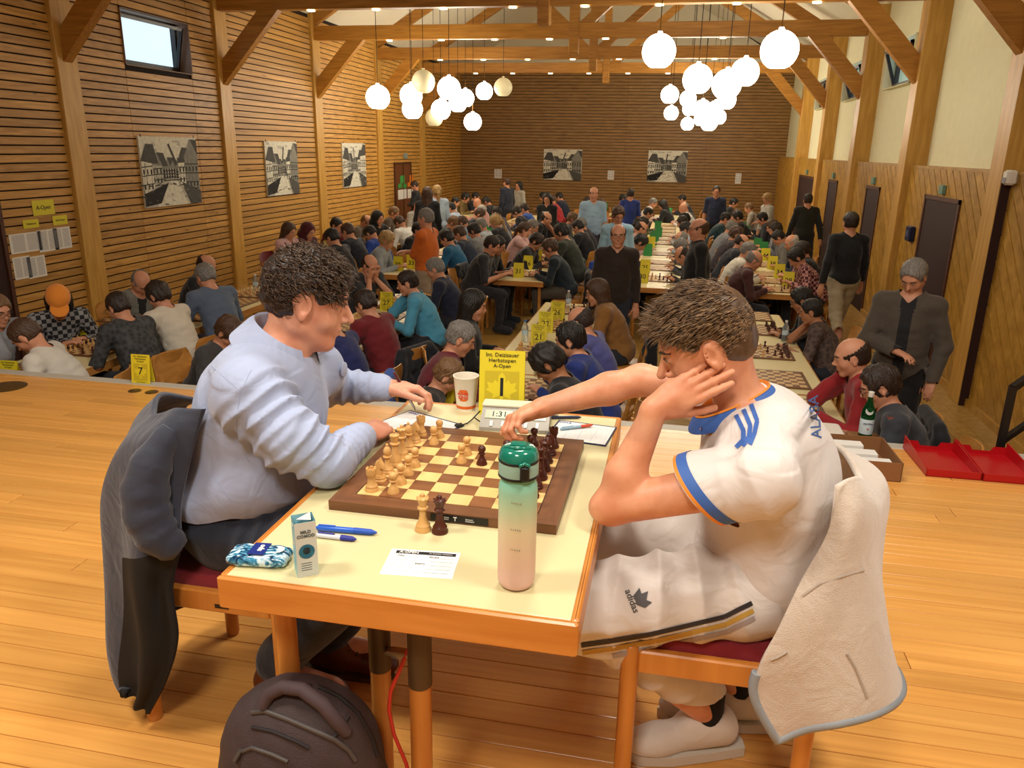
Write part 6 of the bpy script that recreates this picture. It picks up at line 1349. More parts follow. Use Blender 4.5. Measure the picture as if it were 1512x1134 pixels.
# ================================================================== THE TWO PLAYERS AT THE STAGE TABLE
from mathutils.bvhtree import BVHTree
def skin_mat(name, c, red):
    m, nt, b = new_mat(name); N = nt.nodes.new; L = nt.links.new; tc = N('ShaderNodeTexCoord'); n = N('ShaderNodeTexNoise'); n.inputs['Scale'].default_value = 16; n.inputs['Detail'].default_value = 4; L(tc.outputs['Object'], n.inputs[0])
    cr = N('ShaderNodeValToRGB'); cr.color_ramp.elements[0].position = .35; cr.color_ramp.elements[1].position = .68; cr.color_ramp.elements[0].color = lin(red); cr.color_ramp.elements[1].color = lin(c); L(n.outputs[0], cr.inputs[0]); L(cr.outputs[0], b.inputs['Base Color'])
    n2 = N('ShaderNodeTexNoise'); n2.inputs['Scale'].default_value = 420; L(tc.outputs['Object'], n2.inputs[0]); bp = N('ShaderNodeBump'); bp.inputs['Strength'].default_value = .12; bp.inputs['Distance'].default_value = .002; L(n2.outputs[0], bp.inputs['Height']); L(bp.outputs[0], b.inputs['Normal'])
    b.inputs['Roughness'].default_value = .48; b.inputs['Subsurface Weight'].default_value = .15; b.inputs['Subsurface Radius'].default_value = (.012, .005, .003); b.inputs['Subsurface Scale'].default_value = .5; return m
def fabric(name, c, rough=.8, weave=900, bump=.12, noise=.06, sheen=.2, wr=.2):
    m, nt, b = new_mat(name); N = nt.nodes.new; L = nt.links.new; tc = N('ShaderNodeTexCoord'); n = N('ShaderNodeTexNoise'); n.inputs['Scale'].default_value = weave; L(tc.outputs['Object'], n.inputs[0])
    n2 = N('ShaderNodeTexNoise'); n2.inputs['Scale'].default_value = 9; n2.inputs['Detail'].default_value = 3; L(tc.outputs['Object'], n2.inputs[0]); cl = lin(c)
    mx = N('ShaderNodeMix'); mx.data_type = 'RGBA'; mx.inputs[6].default_value = tuple(v * (1 - noise) for v in cl[:3]) + (1,); mx.inputs[7].default_value = tuple(min(1, v * (1 + noise)) for v in cl[:3]) + (1,); L(n2.outputs[0], mx.inputs[0]); L(mx.outputs[2], b.inputs['Base Color'])
    bp = N('ShaderNodeBump'); bp.inputs['Strength'].default_value = bump; bp.inputs['Distance'].default_value = .003; L(n.outputs[0], bp.inputs['Height']); n3 = N('ShaderNodeTexNoise'); n3.inputs['Scale'].default_value = 11; n3.inputs['Detail'].default_value = 2; n3.inputs['Distortion'].default_value = 1.5; L(tc.outputs['Object'], n3.inputs[0]); b2 = N('ShaderNodeBump'); b2.inputs['Strength'].default_value = wr; b2.inputs['Distance'].default_value = .03; L(n3.outputs[0], b2.inputs['Height']); L(b2.outputs[0], bp.inputs['Normal']); L(bp.outputs[0], b.inputs['Normal']); b.inputs['Roughness'].default_value = rough; b.inputs['Sheen Weight'].default_value = sheen; return m
def ridge(a, b, n, amp, phase=0.0, width=.12, wob=25.0, sharp=1.0):
    """folds running round a limb from a to b; fade away from the limb"""
    a, b = np.asarray(a, float), np.asarray(b, float); d = nrm(b - a); L = np.linalg.norm(b - a); u = nrm(np.cross(d, V3(.3, .2, 1))); w = np.cross(d, u)
    def fn(x, y, z):
        px, py, pz = x - a[0], y - a[1], z - a[2]; t = px * d[0] + py * d[1] + pz * d[2]; p = px * u[0] + py * u[1] + pz * u[2]; q = px * w[0] + py * w[1] + pz * w[2]
        ph = 2 * PI * n * t / L + phase + 1.3 * np.sin(p * wob + 1) + 1.1 * np.sin(q * wob * .8 + t * 9); env = np.clip(1 - ((t - L / 2) / (L * .62)) ** 2, 0, 1) * np.exp(-np.maximum(p * p + q * q - width ** 2, 0) / .002)
        return amp * env * (np.abs(np.sin(ph / 2)) ** sharp - .6)
    return fn
def crease(pts, r, amp):
    """a drawn fold: a valley (amp > 0) or ridge along a polyline"""
    pts = [np.asarray(p, float) for p in pts]
    def fn(x, y, z):
        d2 = None
        for a, b in zip(pts[:-1], pts[1:]):
            ba = b - a; L2 = ba @ ba + 1e-9; px, py, pz = x - a[0], y - a[1], z - a[2]; t = np.clip((px * ba[0] + py * ba[1] + pz * ba[2]) / L2, 0, 1); e = (px - t * ba[0]) ** 2 + (py - t * ba[1]) ** 2 + (pz - t * ba[2]) ** 2; d2 = e if d2 is None else np.minimum(d2, e)
        return amp * np.exp(-d2 / (r * r))
    return fn
def foldfield(seed, n, amp, f0, f1, stretch):
    def fn(x, y, z): return amp * (np.abs(noise3(x * stretch[0], y * stretch[1], z * stretch[2], seed, n, f0, f1)) * 2 - .35)
    return fn
def cast(me_list, px, py):
    """the surface point a pixel's ray meets first"""
    r = Vector(_ray(px, py)).normalized(); best = None
    for t in me_list:
        h = t.ray_cast(Vector((0, 0, CAMZ)), r)
        if h[0] is not None and (best is None or h[3] < best[3]): best = h
    return best
def bvh(v, q): return BVHTree.FromPolygons([tuple(p) for p in v], [tuple(int(i) for i in f_) for f_ in q])
def decal(name, quads, tree, m, parent, nu=8, nv=4, off=.0016):
    """a print laid on the cloth: quads in photograph pixels, pressed onto the surface"""
    mb = MB()
    for Q in quads:
        g = []
        for j in range(nv + 1):
            for i in range(nu + 1):
                u, w = i / nu, j / nv; p = [(Q[0][k] * (1 - u) + Q[1][k] * u) * (1 - w) + (Q[3][k] * (1 - u) + Q[2][k] * u) * w for k in (0, 1)]; h = cast([tree], *p)
                g.append(None if h is None else h[0] + h[1].normalized() * (off if h[1].dot(Vector(_ray(*p))) < 0 else -off))
        if any(x is None for x in g): continue
        mb.poly(g, [(j * (nu + 1) + i, j * (nu + 1) + i + 1, (j + 1) * (nu + 1) + i + 1, (j + 1) * (nu + 1) + i) for j in range(nv) for i in range(nu)])
    return mb.build(name, m, parent, 180) if mb.v else None
def decal_text(name, body, O, U, Vv, tree, m, parent, bold=0.0, off=.0018):
    """lettering pressed onto the cloth: origin and unit vectors in photograph pixels"""
    c = bpy.data.curves.new(name, 'FONT'); c.body = body; c.size = 1.0; c.offset = bold; c.resolution_u = 2; t = bpy.data.objects.new(name, c); me = bpy.data.meshes.new_from_object(t); bpy.data.objects.remove(t); me.name = name
    bad = set()
    for i, v in enumerate(me.vertices):
        p = (O[0] + U[0] * v.co.x + Vv[0] * v.co.y, O[1] + U[1] * v.co.x + Vv[1] * v.co.y); h = cast([tree], *p)
        if h is None: h = (Vector(at_y(p[0], p[1], 1.6)), Vector((0, -1, 0)))
        v.co = h[0] + h[1].normalized() * (off if h[1].dot(Vector(_ray(*p))) < 0 else -off)
    me.materials.clear(); me.materials.append(m); return link(name, me, parent)
def strands(name, roots, dirs, length, r0, m, parent, seed, curl=.0, droop=.3, seg=4, head_c=None, lift=.012, jit=.25):
    """hair: tapered three-sided tufts growing from the scalp along its flow"""
    R = np.random.RandomState(seed); n = len(roots); L = length * (0.6 + .7 * R.rand(n)); d = dirs + R.randn(n, 3) * jit; d /= np.linalg.norm(d, axis=1)[:, None]
    out = (roots - head_c); out /= np.linalg.norm(out, axis=1)[:, None]; P_ = [roots - out * .004]; p = roots.copy(); ax = R.randn(n, 3); ph = R.rand(n) * 6.28
    for k in range(seg):
        t = (k + 1) / seg; d2 = d + out * (lift / length) * (1.4 - 2.2 * t) + V3(0, 0, -1) * droop * t * t + (np.sin(ph + t * 6)[:, None] * ax * curl); d2 /= np.linalg.norm(d2, axis=1)[:, None]; p = p + d2 * (L / seg)[:, None]; P_.append(p.copy())
    V_, Fq = [], []
    side = np.cross(d, out); side /= np.linalg.norm(side, axis=1)[:, None] + 1e-9
    for k, pp in enumerate(P_):
        r = r0 * (1 - (k / seg) ** 1.6 * .88)
        for a in range(3): V_.append(pp + (side * math.cos(2.094 * a) + out * math.sin(2.094 * a) * .7) * r)
    V_ = np.stack(V_, 1).reshape(n, -1, 3); K = V_.shape[1]; base = np.arange(n)[:, None] * K
    for k in range(seg):
        for a in range(3): Fq.append(np.stack([k * 3 + a + base[:, 0], k * 3 + (a + 1) % 3 + base[:, 0], (k + 1) * 3 + (a + 1) % 3 + base[:, 0], (k + 1) * 3 + a + base[:, 0]], 1))
    me = to_mesh(name, V_.reshape(-1, 3), np.concatenate(Fq), [m]); o = link(name, me, parent); tag(o, kind='stuff'); return o
def hair_strand_mat(name, a, b):
    m, nt, bs = new_mat(name); N = nt.nodes.new; L = nt.links.new; tc = N('ShaderNodeTexCoord'); n = N('ShaderNodeTexNoise'); n.inputs['Scale'].default_value = 95; L(tc.outputs['Object'], n.inputs[0]); cr = N('ShaderNodeValToRGB'); cr.color_ramp.elements[0].position = .35; cr.color_ramp.elements[1].position = .68
    cr.color_ramp.elements[0].color = lin(a); cr.color_ramp.elements[1].color = lin(b); L(n.outputs[0], cr.inputs[0]); L(cr.outputs[0], bs.inputs['Base Color']); bs.inputs['Roughness'].default_value = .42; return m
def scalp(n, seed, keep):
    """points on the scalp in the head frame"""
    R = np.random.RandomState(seed); v = R.randn(n * 4, 3); v /= np.linalg.norm(v, axis=1)[:, None]; p = V3(-.015, 0, .036) + v * V3(.101, .079, .090); ok = keep(p); return p[ok][:n]
def head_bits(o, c, R, brow, s=1.0, lash=True):
    M = Matrix([list(R[i] * s) + [c[i]] for i in range(3)] + [[0, 0, 0, 1]])
    e = link('eyes', EYES, o); e.matrix_local = M; b = link('eyebrows', BROWS, o, None, None, None, [brow]); b.matrix_local = M
    mb = MB()
    for s_ in (1, -1): mb.tube([(.090, s_ * .018, .0155), (.0945, s_ * .030, .0195), (.088, s_ * .045, .0150)], [.0008, .0016, .001], 5)
    l = mb.build('eyelashes', HC['dark'], o, 60); l.matrix_local = M
# ---------------------------------------------------------------- the man in the light blue shirt
def nrm_rows(a): return a / (np.linalg.norm(a, axis=1)[:, None] + 1e-9)
def left_player():
    skin = skin_mat('skin_left_player', '#dba184', '#c9866a'); blue = fabric('shirt_light_blue', '#a0acca', .75, 1100, .10, .05); jean = fabric('jeans', '#161d2c', .85, 700, .3, .25)
    hc = V3(-.925, 1.87, 1.172); HR = rotm(.42, .30, .0); nb = V3(-1.015, 1.845, 1.03); pel = V3(-1.14, 1.80, .58)
    TR = rotm(.05, .30, 0); PR = rotm(0, .1, 0); up, lf, fw = TR[:, 2], TR[:, 1], TR[:, 0]
    shr, elr, wrr = V3(-.985, 1.645, .975), V3(-.795, 1.662, .798), V3(-.797, 1.905, .788); shl, ell_, wrl = V3(-.965, 2.005, .945), V3(-1.05, 2.20, .825), V3(-.848, 2.240, .822)
    chest = V3(-1.05, 1.815, .86); J = dict(pelvis=pel, chest=chest, neck=nb, head=hc, HR=HR, TR=TR, PR=PR, shl=shl, ell=ell_, wrl=wrl, shr=shr, elr=elr, wrr=wrr, hipl=V3(-1.10, 1.90, .56), hipr=V3(-1.10, 1.70, .56), knl=V3(-.68, 1.93, .545), knr=V3(-.68, 1.68, .545), anl=V3(-.93, 1.90, .115), anr=V3(-1.02, 1.745, .115), toel=V3(-.78, 1.93, .105), toer=V3(-.86, 1.74, .105))
    f = Field((-1.45, 1.45, 0), (-.55, 2.45, 1.36), .006); body_sdf(f, J, 1.1, hands=False, heads=False); v1, q1, _ = f.net(0, lambda v: v[:, 2] < 1.035)
    f = Field((-1.13, 1.70, .94), (-.70, 2.04, 1.36), .0036); f.cone(nb - up * .06, hc + HR @ V3(-.022, 0, -.065), .064, .060, .03, NECK); f.ell(chest + up * .13, (.088, .165, .09), TR, .04, TORSO); head_sdf(f, hc, HR, 1.03, True, 1.2); f.cone(hc + HR @ V3(.05, 0, -.085), hc + HR @ V3(-.01, 0, -.12), .030, .045, .03, HEAD); v2, q2, _ = f.net()
    f = Field((-.92, 1.80, .735), (-.64, 2.16, .90), .0026); f.cone(elr, wrr, .043, .029, .02, FARM)
    hand_sdf(f, wrr, (.22, 1, -.04), (.30, .0, 1), 1, curl=(.50, .55, .60, .65), thumb=(.5, .5), s=1.04); v3, q3, _ = f.net(0, lambda v: v[:, 1] > 1.84)
    f = Field((-1.0, 2.08, .735), (-.62, 2.44, .93), .0026); f.cone(ell_, wrl, .043, .029, .02, FARM)
    hand_sdf(f, wrl, (.92, .22, -.02), (-.05, .25, 1), -1, curl=(.66, .72, .80, .88), spread=.02, thumb=(.50, .55), s=1.03); v4, q4, _ = f.net(0, lambda v: v[:, 0] > -.90)
    V_, Q_ = [], []; n = 0
    for v, q in ((v1, q1), (v2, q2), (v3, q3), (v4, q4)): V_.append(v); Q_.append(q + n); n += len(v)
    o = link('person', to_mesh('body', np.concatenate(V_), np.concatenate(Q_), [skin])); tag(o, 'man with curly dark hair in a light blue shirt writing at the stage table', 'person')
    # shirt
    f = Field((-1.50, 1.42, .50), (-.60, 2.36, 1.16), .0052)
    f.ell(chest + V3(-.01, 0, .01), (.150, .195, .21), TR, 0, TORSO); f.ell(chest + up * .115 + V3(-.005, 0, 0), (.112, .205, .095), TR, .05, TORSO); f.cone(V3(-1.15, 1.80, .60), chest, .165, .16, .07, TORSO); f.ell(V3(-1.17, 1.80, .655), (.165, .205, .12), PR, .06, TORSO); f.ell(V3(-1.06, 1.79, .70), (.155, .185, .13), PR, .05, TORSO)
    f.cone(nb - up * .055 - fw * .01, shr, .075, .078, .05, TORSO); f.cone(nb - up * .055 - fw * .01, shl, .072, .066, .05, TORSO)
    f.cone(shr, V3(-.875, 1.628, .875), .082, .077, .04, UARM); f.cone(V3(-.875, 1.628, .875), elr + V3(0, 0, .012), .077, .060, .03, UARM); f.cone(elr + V3(0, 0, .008), wrr + V3(.0, -.03, .006), .058, .042, .03, FARM)
    f.cone(shl, ell_, .068, .062, .04, UARM); f.cone(ell_, wrl - V3(.03, 0, 0), .060, .045, .03, FARM)
    f.cone(wrr - V3(0, .065, 0) + V3(.0, 0, .004), wrr + V3(0, -.025, .002), .0440, .0430, .004, FARM); f.cone(wrl - V3(.065, .012, 0), wrl - V3(.022, .004, 0), .0450, .0440, .004, FARM)
    for a, b, nn, am in ((shr, V3(-.875, 1.628, .875), 3.2, .016), (V3(-.89, 1.63, .89), elr, 3.5, .016), (elr, wrr - V3(0, .05, 0), 4.5, .012), (ell_, wrl - V3(.05, 0, 0), 4.0, .010)): f.warp(ridge(a, b, nn, am, .7, .10), np.minimum(a, b) - .14, np.maximum(a, b) + .14)
    f.warp(foldfield(5, 9, .010, 9, 22, (1.0, .7, 1.5)), (-1.5, 1.42, .5), (-.9, 2.3, 1.0))
    A = lambda x, y, Y: np.array(at_y(x, y, Y))
    for pts, r, am in (([(470, 640), (430, 700), (360, 745)], .012, .012), ([(300, 690), (340, 740), (395, 752)], .012, .012), ([(272, 650), (300, 720), (330, 735)], .010, .009), ([(355, 640), (400, 690), (470, 720)], .013, .016), ([(420, 610), (470, 640), (520, 650)], .010, .010), ([(250, 720), (300, 735), (350, 730)], .009, .009), ([(365, 585), (352, 625), (356, 665), (380, 690)], .006, .006)):
        f.warp(crease([A(x, y, 1.56) for x, y in pts], r * 2.2, am), A(*pts[0], 1.56) - .25, A(*pts[0], 1.56) + .25)
    f.cone(nb - up * .10 + fw * .01, nb + up * .14 + fw * .02, .072, .072, .012, 0, -1)
    v, q, tg = f.net(0, lambda v: v[:, 2] > .628 + .10 * np.maximum(0, v[:, 0] + 1.1) + .006 * np.sin(v[:, 0] * 40)); v = hem_smooth(v, q); sh = link('shirt', to_mesh('shirt', v, q, [blue]), o); TS = bvh(v, q)
    # collar: a stand and a folded leaf round the neck
    mb = MB(); N_ = 30; ring = []
    for lvl, (rad, h, sag) in enumerate(((.078, -.030, 0), (.074, .020, 0), (.0725, .044, 0), (.0775, .049, 0), (.092, .034, .25), (.122, -.014, 1.0), (.125, -.019, 1.0))):
        for i in range(N_ + 1):
            a = math.radians(28 + (360 - 56) * i / N_); fr = .5 + .5 * math.cos(a); p = nb + fw * (.010 + rad * 1.06 * math.cos(a)) + lf * (rad * math.sin(a) * 1.02) + up * (.036 + h - .045 * fr ** 1.5 - sag * .030 * fr ** 3); mb.v.append(tuple(p))
    for l in range(6):
        for i in range(N_): k = l * (N_ + 1) + i; mb.f.append((k, k + 1, k + N_ + 2, k + N_ + 1)); mb.mi.append(0)
    mb.build('collar', blue, sh, 60)
    seam = mat('seam_blue', '#98a4c4', .8)
    for path in ([(371, 546), (355, 580), (349, 620), (352, 655), (372, 690)], [(312, 540), (335, 560), (360, 582)], [(312, 700), (330, 725), (345, 745)]):
        pts = []
        for (a, b) in zip(path[:-1], path[1:]):
            for k in range(5): h = cast([TS], a[0] + (b[0] - a[0]) * k / 5, a[1] + (b[1] - a[1]) * k / 5); pts += [h[0]] if h else []
        if len(pts) > 3: MB().tube(pts, .0009, 5).build('seam', seam, sh, 60)
    # jeans
    f = Field((-1.45, 1.50, .06), (-.55, 2.12, .74), .008)
    f.ell(pel - V3(.01, 0, 0), (.155, .195, .135), PR, 0, PELV)
    for n in 'lr': f.cone(J['hip' + n], J['kn' + n], .105, .078, .05, THIGH); f.cone(J['kn' + n], J['an' + n] + V3(0, 0, .02), .076, .066, .03, SHIN)
    f.warp(foldfield(15, 10, .009, 14, 40, (.6, 1.0, 1.2)), (-1.45, 1.5, .06), (-.55, 2.12, .74)); f.warp(ridge(J['hipr'] + V3(.02, 0, 0), J['hipr'] + V3(.22, 0, 0), 4, .012, 0, .12), J['hipr'] - .2, J['hipr'] + .3)
    v, q, _ = f.net(0, lambda v: v[:, 2] < .69); jn = link('jeans', to_mesh('jeans', v, q, [jean]), o); TJ = bvh(v, q)
    mb = MB()
    for k in range(25):
        a_ = PI * (.62 + .76 * k / 24) - PI / 2 * 0; c_ = V3(pel[0] - .01, pel[1], .648); mb.v += [tuple(c_ + V3(.160 * math.cos(a_ + PI / 2), -.200 * math.sin(a_ - PI / 2) * -1, zz)) for zz in (-.016, .016)]
    for k in range(24): mb.f.append((2 * k, 2 * k + 2, 2 * k + 3, 2 * k + 1)); mb.mi.append(0)
    tag(mb.build('belt', mat('belt_brown', '#4a2412', .5), jn, 60), 'brown leather belt')
    for n in 'lr':
        an = J['an' + n]; f = Field(an - V3(.16, .10, .12), an + V3(.26, .10, .06), .006); f.cone(an + V3(-.035, 0, -.055), an + V3(.13, .008, -.070), .048, .042, .02, 1); f.cone(an + V3(-.01, 0, 0), an + V3(.03, 0, -.05), .052, .05, .03, 1); f.ell(an + V3(.15, .008, -.072), (.062, .046, .036), None, .02, 1)
        ff = f.win(an - .3, an + .3); x, y, z = f.xyz(ff); f.F[ff] = np.maximum(f.F[ff], .012 - z)
        v, q, _ = f.net(); s_ = link('shoe', to_mesh('shoe', v, q, [mat('brown_leather', '#5d2c14', .4, noise=.15)]), o)
        mb = MB(); mb.extr([(an[0] - .075, an[1] - .040), (an[0] + .04, an[1] - .044), (an[0] + .16, an[1] - .040), (an[0] + .205, an[1]), (an[0] + .16, an[1] + .050), (an[0] + .04, an[1] + .040), (an[0] - .075, an[1] + .038), (an[0] - .095, an[1])], 0.001, .017); mb.build('sole', mat('sole_tan', '#5a4326', .6), s_)
        for k in range(4): MB().tube([tuple(an + V3(.045 + k * .022, -.028, -.012 - k * .010)), tuple(an + V3(.05 + k * .022, 0, -.002 - k * .010)), tuple(an + V3(.045 + k * .022, .030, -.012 - k * .010))], .003, 6).build('lace', mat('lace_dark', '#2a1c14', .7), s_, 60)
    # hair: brown, curly
    hm = hair_strand_mat('hair_left_player', '#241810', '#5e452e')
    keep = lambda p: (p[:, 0] < .066 - .25 * np.maximum(0, .03 - p[:, 2])) & (p[:, 2] > np.where(p[:, 0] > .022, .028, np.where(p[:, 0] > -.045, .034, -.035)))
    P_ = scalp(4200, 4, keep); out = nrm_rows(P_ - V3(-.015, 0, .03)); cw = V3(-.06, 0, .11); fl = P_ - cw; fl = fl - out * (fl * out).sum(1)[:, None]; fl = nrm_rows(fl + V3(.35, -.15, 0))
    W_ = lambda p: hc + (p * 1.03) @ HR.T
    f = Field((-.17, -.13, -.08), (.14, .13, .17), .0045); f.ell((-.017, 0, .042), (.106, .085, .094), None, 0, 1); f.ell((-.032, 0, .0), (.086, .079, .075), None, .01, 1); f.ell((.112, 0, -.032), (.088, .086, .092), None, .010, 1, -1); f.ell((.035, 0, -.128), (.13, .14, .10), None, .012, 1, -1); f.ell((-.06, 0, -.130), (.14, .14, .075), None, .01, 1, -1)
    [f.ell((-.002, s_ * .088, -.006), (.034, .034, .044), None, .008, 1, -1) for s_ in (1, -1)]; w = f.win((-.2, -.2, -.2), (.2, .2, .2)); x, y, z = f.xyz(w); f.F[w] += (.009 * noise3(x, y, z, 3, 18, 70, 190)).astype(np.float32); v, q, _ = f.net(); h = link('hair', to_mesh('hair', W_(v), q, [hair_strand_mat('hair_base_left', '#1d130d', '#2a1b12')]), o)
    strands('hair_locks', W_(P_ * 1.05 + V3(.001, 0, -.001)), fl @ HR.T, .040, .0021, hm, h, 7, .75, .15, 5, hc + HR @ V3(-.015, 0, .03), .022, .35)
    P2 = scalp(500, 14, lambda p: (p[:, 0] > .045) & (p[:, 2] > .06)); strands('hair_fringe', W_(P2 * 1.04), nrm_rows(np.tile(V3(.9, -.25, .35), (len(P2), 1))) @ HR.T, .036, .0021, hm, h, 8, .8, .05, 5, hc, .03, .35)
    head_bits(o, hc, HR, HC['dark'], 1.03)
    return o
def nrm_rows(a): return a / (np.linalg.norm(a, axis=1)[:, None] + 1e-9)
LP = left_player()
_tip = at_z(614, 606, TZ + .006); _top = at_y(581, 549, 2.235)
pn = empty('pen', _top); pn.rotation_euler = (_tip - _top).to_track_quat('X', 'Z').to_euler(); tag(pn, 'maroon and silver pen in the writing hand', 'pen'); _L = (_tip - _top).length; _R = Matrix.Rotation(PI / 2, 4, 'Y')
MB().lathe([(.002, 0), (.0036, .003), (.0040, .012), (.0048, .016), (.0050, _L * .72)], 14).xf(_R).build('barrel', mat('pen_maroon', '#5a2226', .3), pn, 40); MB().lathe([(.0050, _L * .72), (.0044, _L * .80), (.0040, _L * .88), (.0014, _L * .985), (.0005, _L)], 14).xf(_R).build('tip', mat('pen_silver', '#b8b6b0', .25, .9), pn, 40); MB().box((.004, -.0018, .0045), (.040, .0018, .0062), bev=.0005).build('clip', mat('pen_silver', '#b8b6b0', .25, .9), pn)
# ---------------------------------------------------------------- the young man in the white jersey
def right_player():
    skin = skin_mat('skin_right_player', '#dfa07c', '#cc8662'); wht = fabric('jersey_white', '#d6cfca', .55, 1300, .06, .03, .1); M_blue = mat('jersey_blue', '#3a63ad', .6); M_nav = mat('jersey_navy', '#20305e', .6); M_org = mat('jersey_orange', '#e08a2c', .6)
    RB_ = rotm(PI, 0, 0)                                   # facing -X, left towards the camera
    hc = V3(.094, 1.735, 1.152); HR = RB_ @ rotm(.04, .52, -.06); nb = V3(.190, 1.762, 1.012); pel = V3(.255, 1.795, .58); TR = RB_ @ rotm(0, .22, 0); PR = RB_; up, lf, fw = TR[:, 2], TR[:, 1], TR[:, 0]
    chest = V3(.262, 1.775, .83); shl, ell_, wrl = V3(.222, 1.566, .912), V3(-.085, 1.600, .797), V3(-.004, 1.635, 1.026); shr, elr, wrr = V3(.165, 1.955, .965), V3(-.050, 2.055, .965), V3(-.312, 2.000, .880)
    J = dict(pelvis=pel, chest=chest, neck=nb, head=hc, HR=HR, TR=TR, PR=PR, shl=shl, ell=ell_, wrl=wrl, shr=shr, elr=elr, wrr=wrr, hipl=V3(.23, 1.695, .57), hipr=V3(.23, 1.895, .57), knl=V3(-.165, 1.585, .545), knr=V3(-.19, 1.93, .555), anl=V3(.19, 1.80, .135), anr=V3(.285, 1.93, .125), toel=V3(.08, 1.765, .11), toer=V3(.16, 1.92, .11))
    f = Field((-.47, 1.44, .03), (.50, 2.20, 1.36), .0042)
    f.ell(chest + up * .02, (.112, .160, .19), TR, .05, TORSO); f.ell(chest + up * .12, (.085, .160, .09), TR, .05, TORSO); f.cone(pel + up * .02, chest, .118, .125, .06, TORSO); f.ell(pel, (.125, .168, .12), PR, .05, PELV)
    f.cone(nb - up * .04, hc + HR @ V3(-.026, 0, -.060), .058, .052, .03, NECK)
    for n in 'lr':
        s_ = 1 if n == 'l' else -1; f.cone(nb - up * .045 + lf * s_ * .03, J['sh' + n], .058, .056, .045, TORSO); f.cone(J['sh' + n], J['el' + n], .053, .041, .03, UARM)
        el, wr = J['el' + n], J['wr' + n]; md = el + (wr - el) * .32; f.cone(el, md, .0405, .0430, .02, FARM); f.cone(md, wr, .0430, .0265, .02, FARM); f.cone(J['hip' + n], J['kn' + n], .088, .060, .045, THIGH); f.cone(J['kn' + n], J['an' + n], .056, .040, .03, SHIN); f.cone(J['an' + n] - V3(0, 0, .03), J['toe' + n] - V3(.0, 0, .06), .024, .016, .02, FOOT)
    f.ell(ell_ + V3(-.018, 0, -.006), (.03, .028, .026), None, .02, FARM)
    head_sdf(f, hc, HR, 1.0, True, 1.6, .9)
    v1, q1, _ = f.net()
    # near hand under the cheek, far hand over the board
    f2 = Field((-.08, 1.54, .93), (.24, 1.80, 1.25), .0027); f2.cone(ell_ + (wrl - ell_) * .32, wrl, .0430, .0265, .02, FARM)
    hand_sdf(f2, wrl, (.80, .13, .52), (-.12, -.97, .14), -1, curl=(.02, .04, .08, .12), spread=.07, thumb=(.55, .35), s=1.02); v2, q2, _ = f2.net(0, lambda v: v[:, 2] > .96)
    f3 = Field((-.47, 1.78, .75), (-.20, 2.08, .96), .0027); f3.cone(elr + (wrr - elr) * .32, wrr, .0430, .0265, .02, FARM)
    hand_sdf(f3, wrr, (-.72, -.66, -.16), (-.30, .22, .93), -1, curl=(.95, 1.0, 1.05, 1.1), spread=.05, thumb=(.45, .55), s=1.02); v3, q3, _ = f3.net(0, lambda v: v[:, 0] < -.22)
    V_, Q_ = [], []; n = 0
    for v, q in ((v1, q1), (v2, q2), (v3, q3)): V_.append(v); Q_.append(q + n); n += len(v)
    o = link('person', to_mesh('body', np.concatenate(V_), np.concatenate(Q_), [skin])); tag(o, 'young man in a white football jersey resting his cheek on his hand', 'person')
    # jersey
    f = Field((-.12, 1.42, .50), (.56, 2.14, 1.10), .0048)
    f.ell(chest + V3(.005, 0, .01), (.140, .185, .21), TR, 0, TORSO); f.ell(chest + up * .115, (.106, .190, .090), TR, .05, TORSO); f.cone(V3(.275, 1.79, .58), chest, .148, .15, .07, TORSO); f.ell(V3(.285, 1.79, .62), (.150, .190, .13), PR, .06, TORSO)
    f.cone(nb - up * .055, shl, .068, .074, .05, TORSO); f.cone(nb - up * .055, shr, .068, .074, .05, TORSO)
    sel = shl + (ell_ - shl) * .36; ser = shr + (elr - shr) * .55; f.cone(shl, sel, .080, .078, .04, UARM); f.cone(shr, ser, .078, .074, .04, UARM)
    f.warp(ridge(shl + V3(.05, 0, .02), sel, 2.6, .006, .4, .10, 18), sel - .22, shl + .2); f.warp(foldfield(33, 9, .009, 8, 20, (1.2, .7, 1.0)), (.05, 1.4, .5), (.6, 2.2, .95))
    A = lambda x, y, Y: np.array(at_y(x, y, Y))
    for pts, r, am in (([(1160, 650), (1110, 665), (1060, 680)], .010, .012), ([(1180, 640), (1195, 700), (1170, 760)], .008, .006), ([(1080, 800), (1100, 850), (1160, 900)], .014, .014), ([(1200, 790), (1180, 850), (1150, 880)], .012, .010), ([(1060, 700), (1120, 712), (1170, 700)], .010, .009), ([(1110, 780), (1150, 760), (1190, 740)], .012, .010), ([(1045, 790), (1062, 850), (1110, 905)], .012, .012)):
        f.warp(crease([A(x, y, 1.56) for x, y in pts], r * 2.2, am), A(*pts[0], 1.56) - .25, A(*pts[0], 1.56) + .25)
    f.cone(ser + (elr - ser) * .02, ser + (elr - ser) * .9, .085, .10, .004, 0, -1)
    f.cone(nb - up * .085 + fw * .02, nb + up * .14 + fw * .06, .066, .075, .010, 0, -1)
    ax = nrm(ell_ - shl); L = np.linalg.norm(sel - shl); f.cone(sel, sel + ax * .03, .080, .082, .02, UARM); cutn = nrm(ax + V3(.16, 0, -.42))
    v, q, _ = f.net(0, lambda v: (v[:, 2] > .535 + .015 * np.sin(v[:, 0] * 17)) & ~(((v - sel) @ cutn > .012) & (np.linalg.norm(np.cross(v - shl, ax), axis=1) < .13) & (v[:, 1] < 1.69))); ax2 = nrm(elr - shr); L2 = np.linalg.norm(ser - shr)
    fc = v[q].mean(1); d = np.linalg.norm(np.cross(fc - shl, ax), axis=1); t = (fc - shl) @ ax; arm = (d < .12) & (fc[:, 1] < 1.69) & (t > L * .5); t = (fc - sel) @ cutn
    mi = np.zeros(len(q), int)
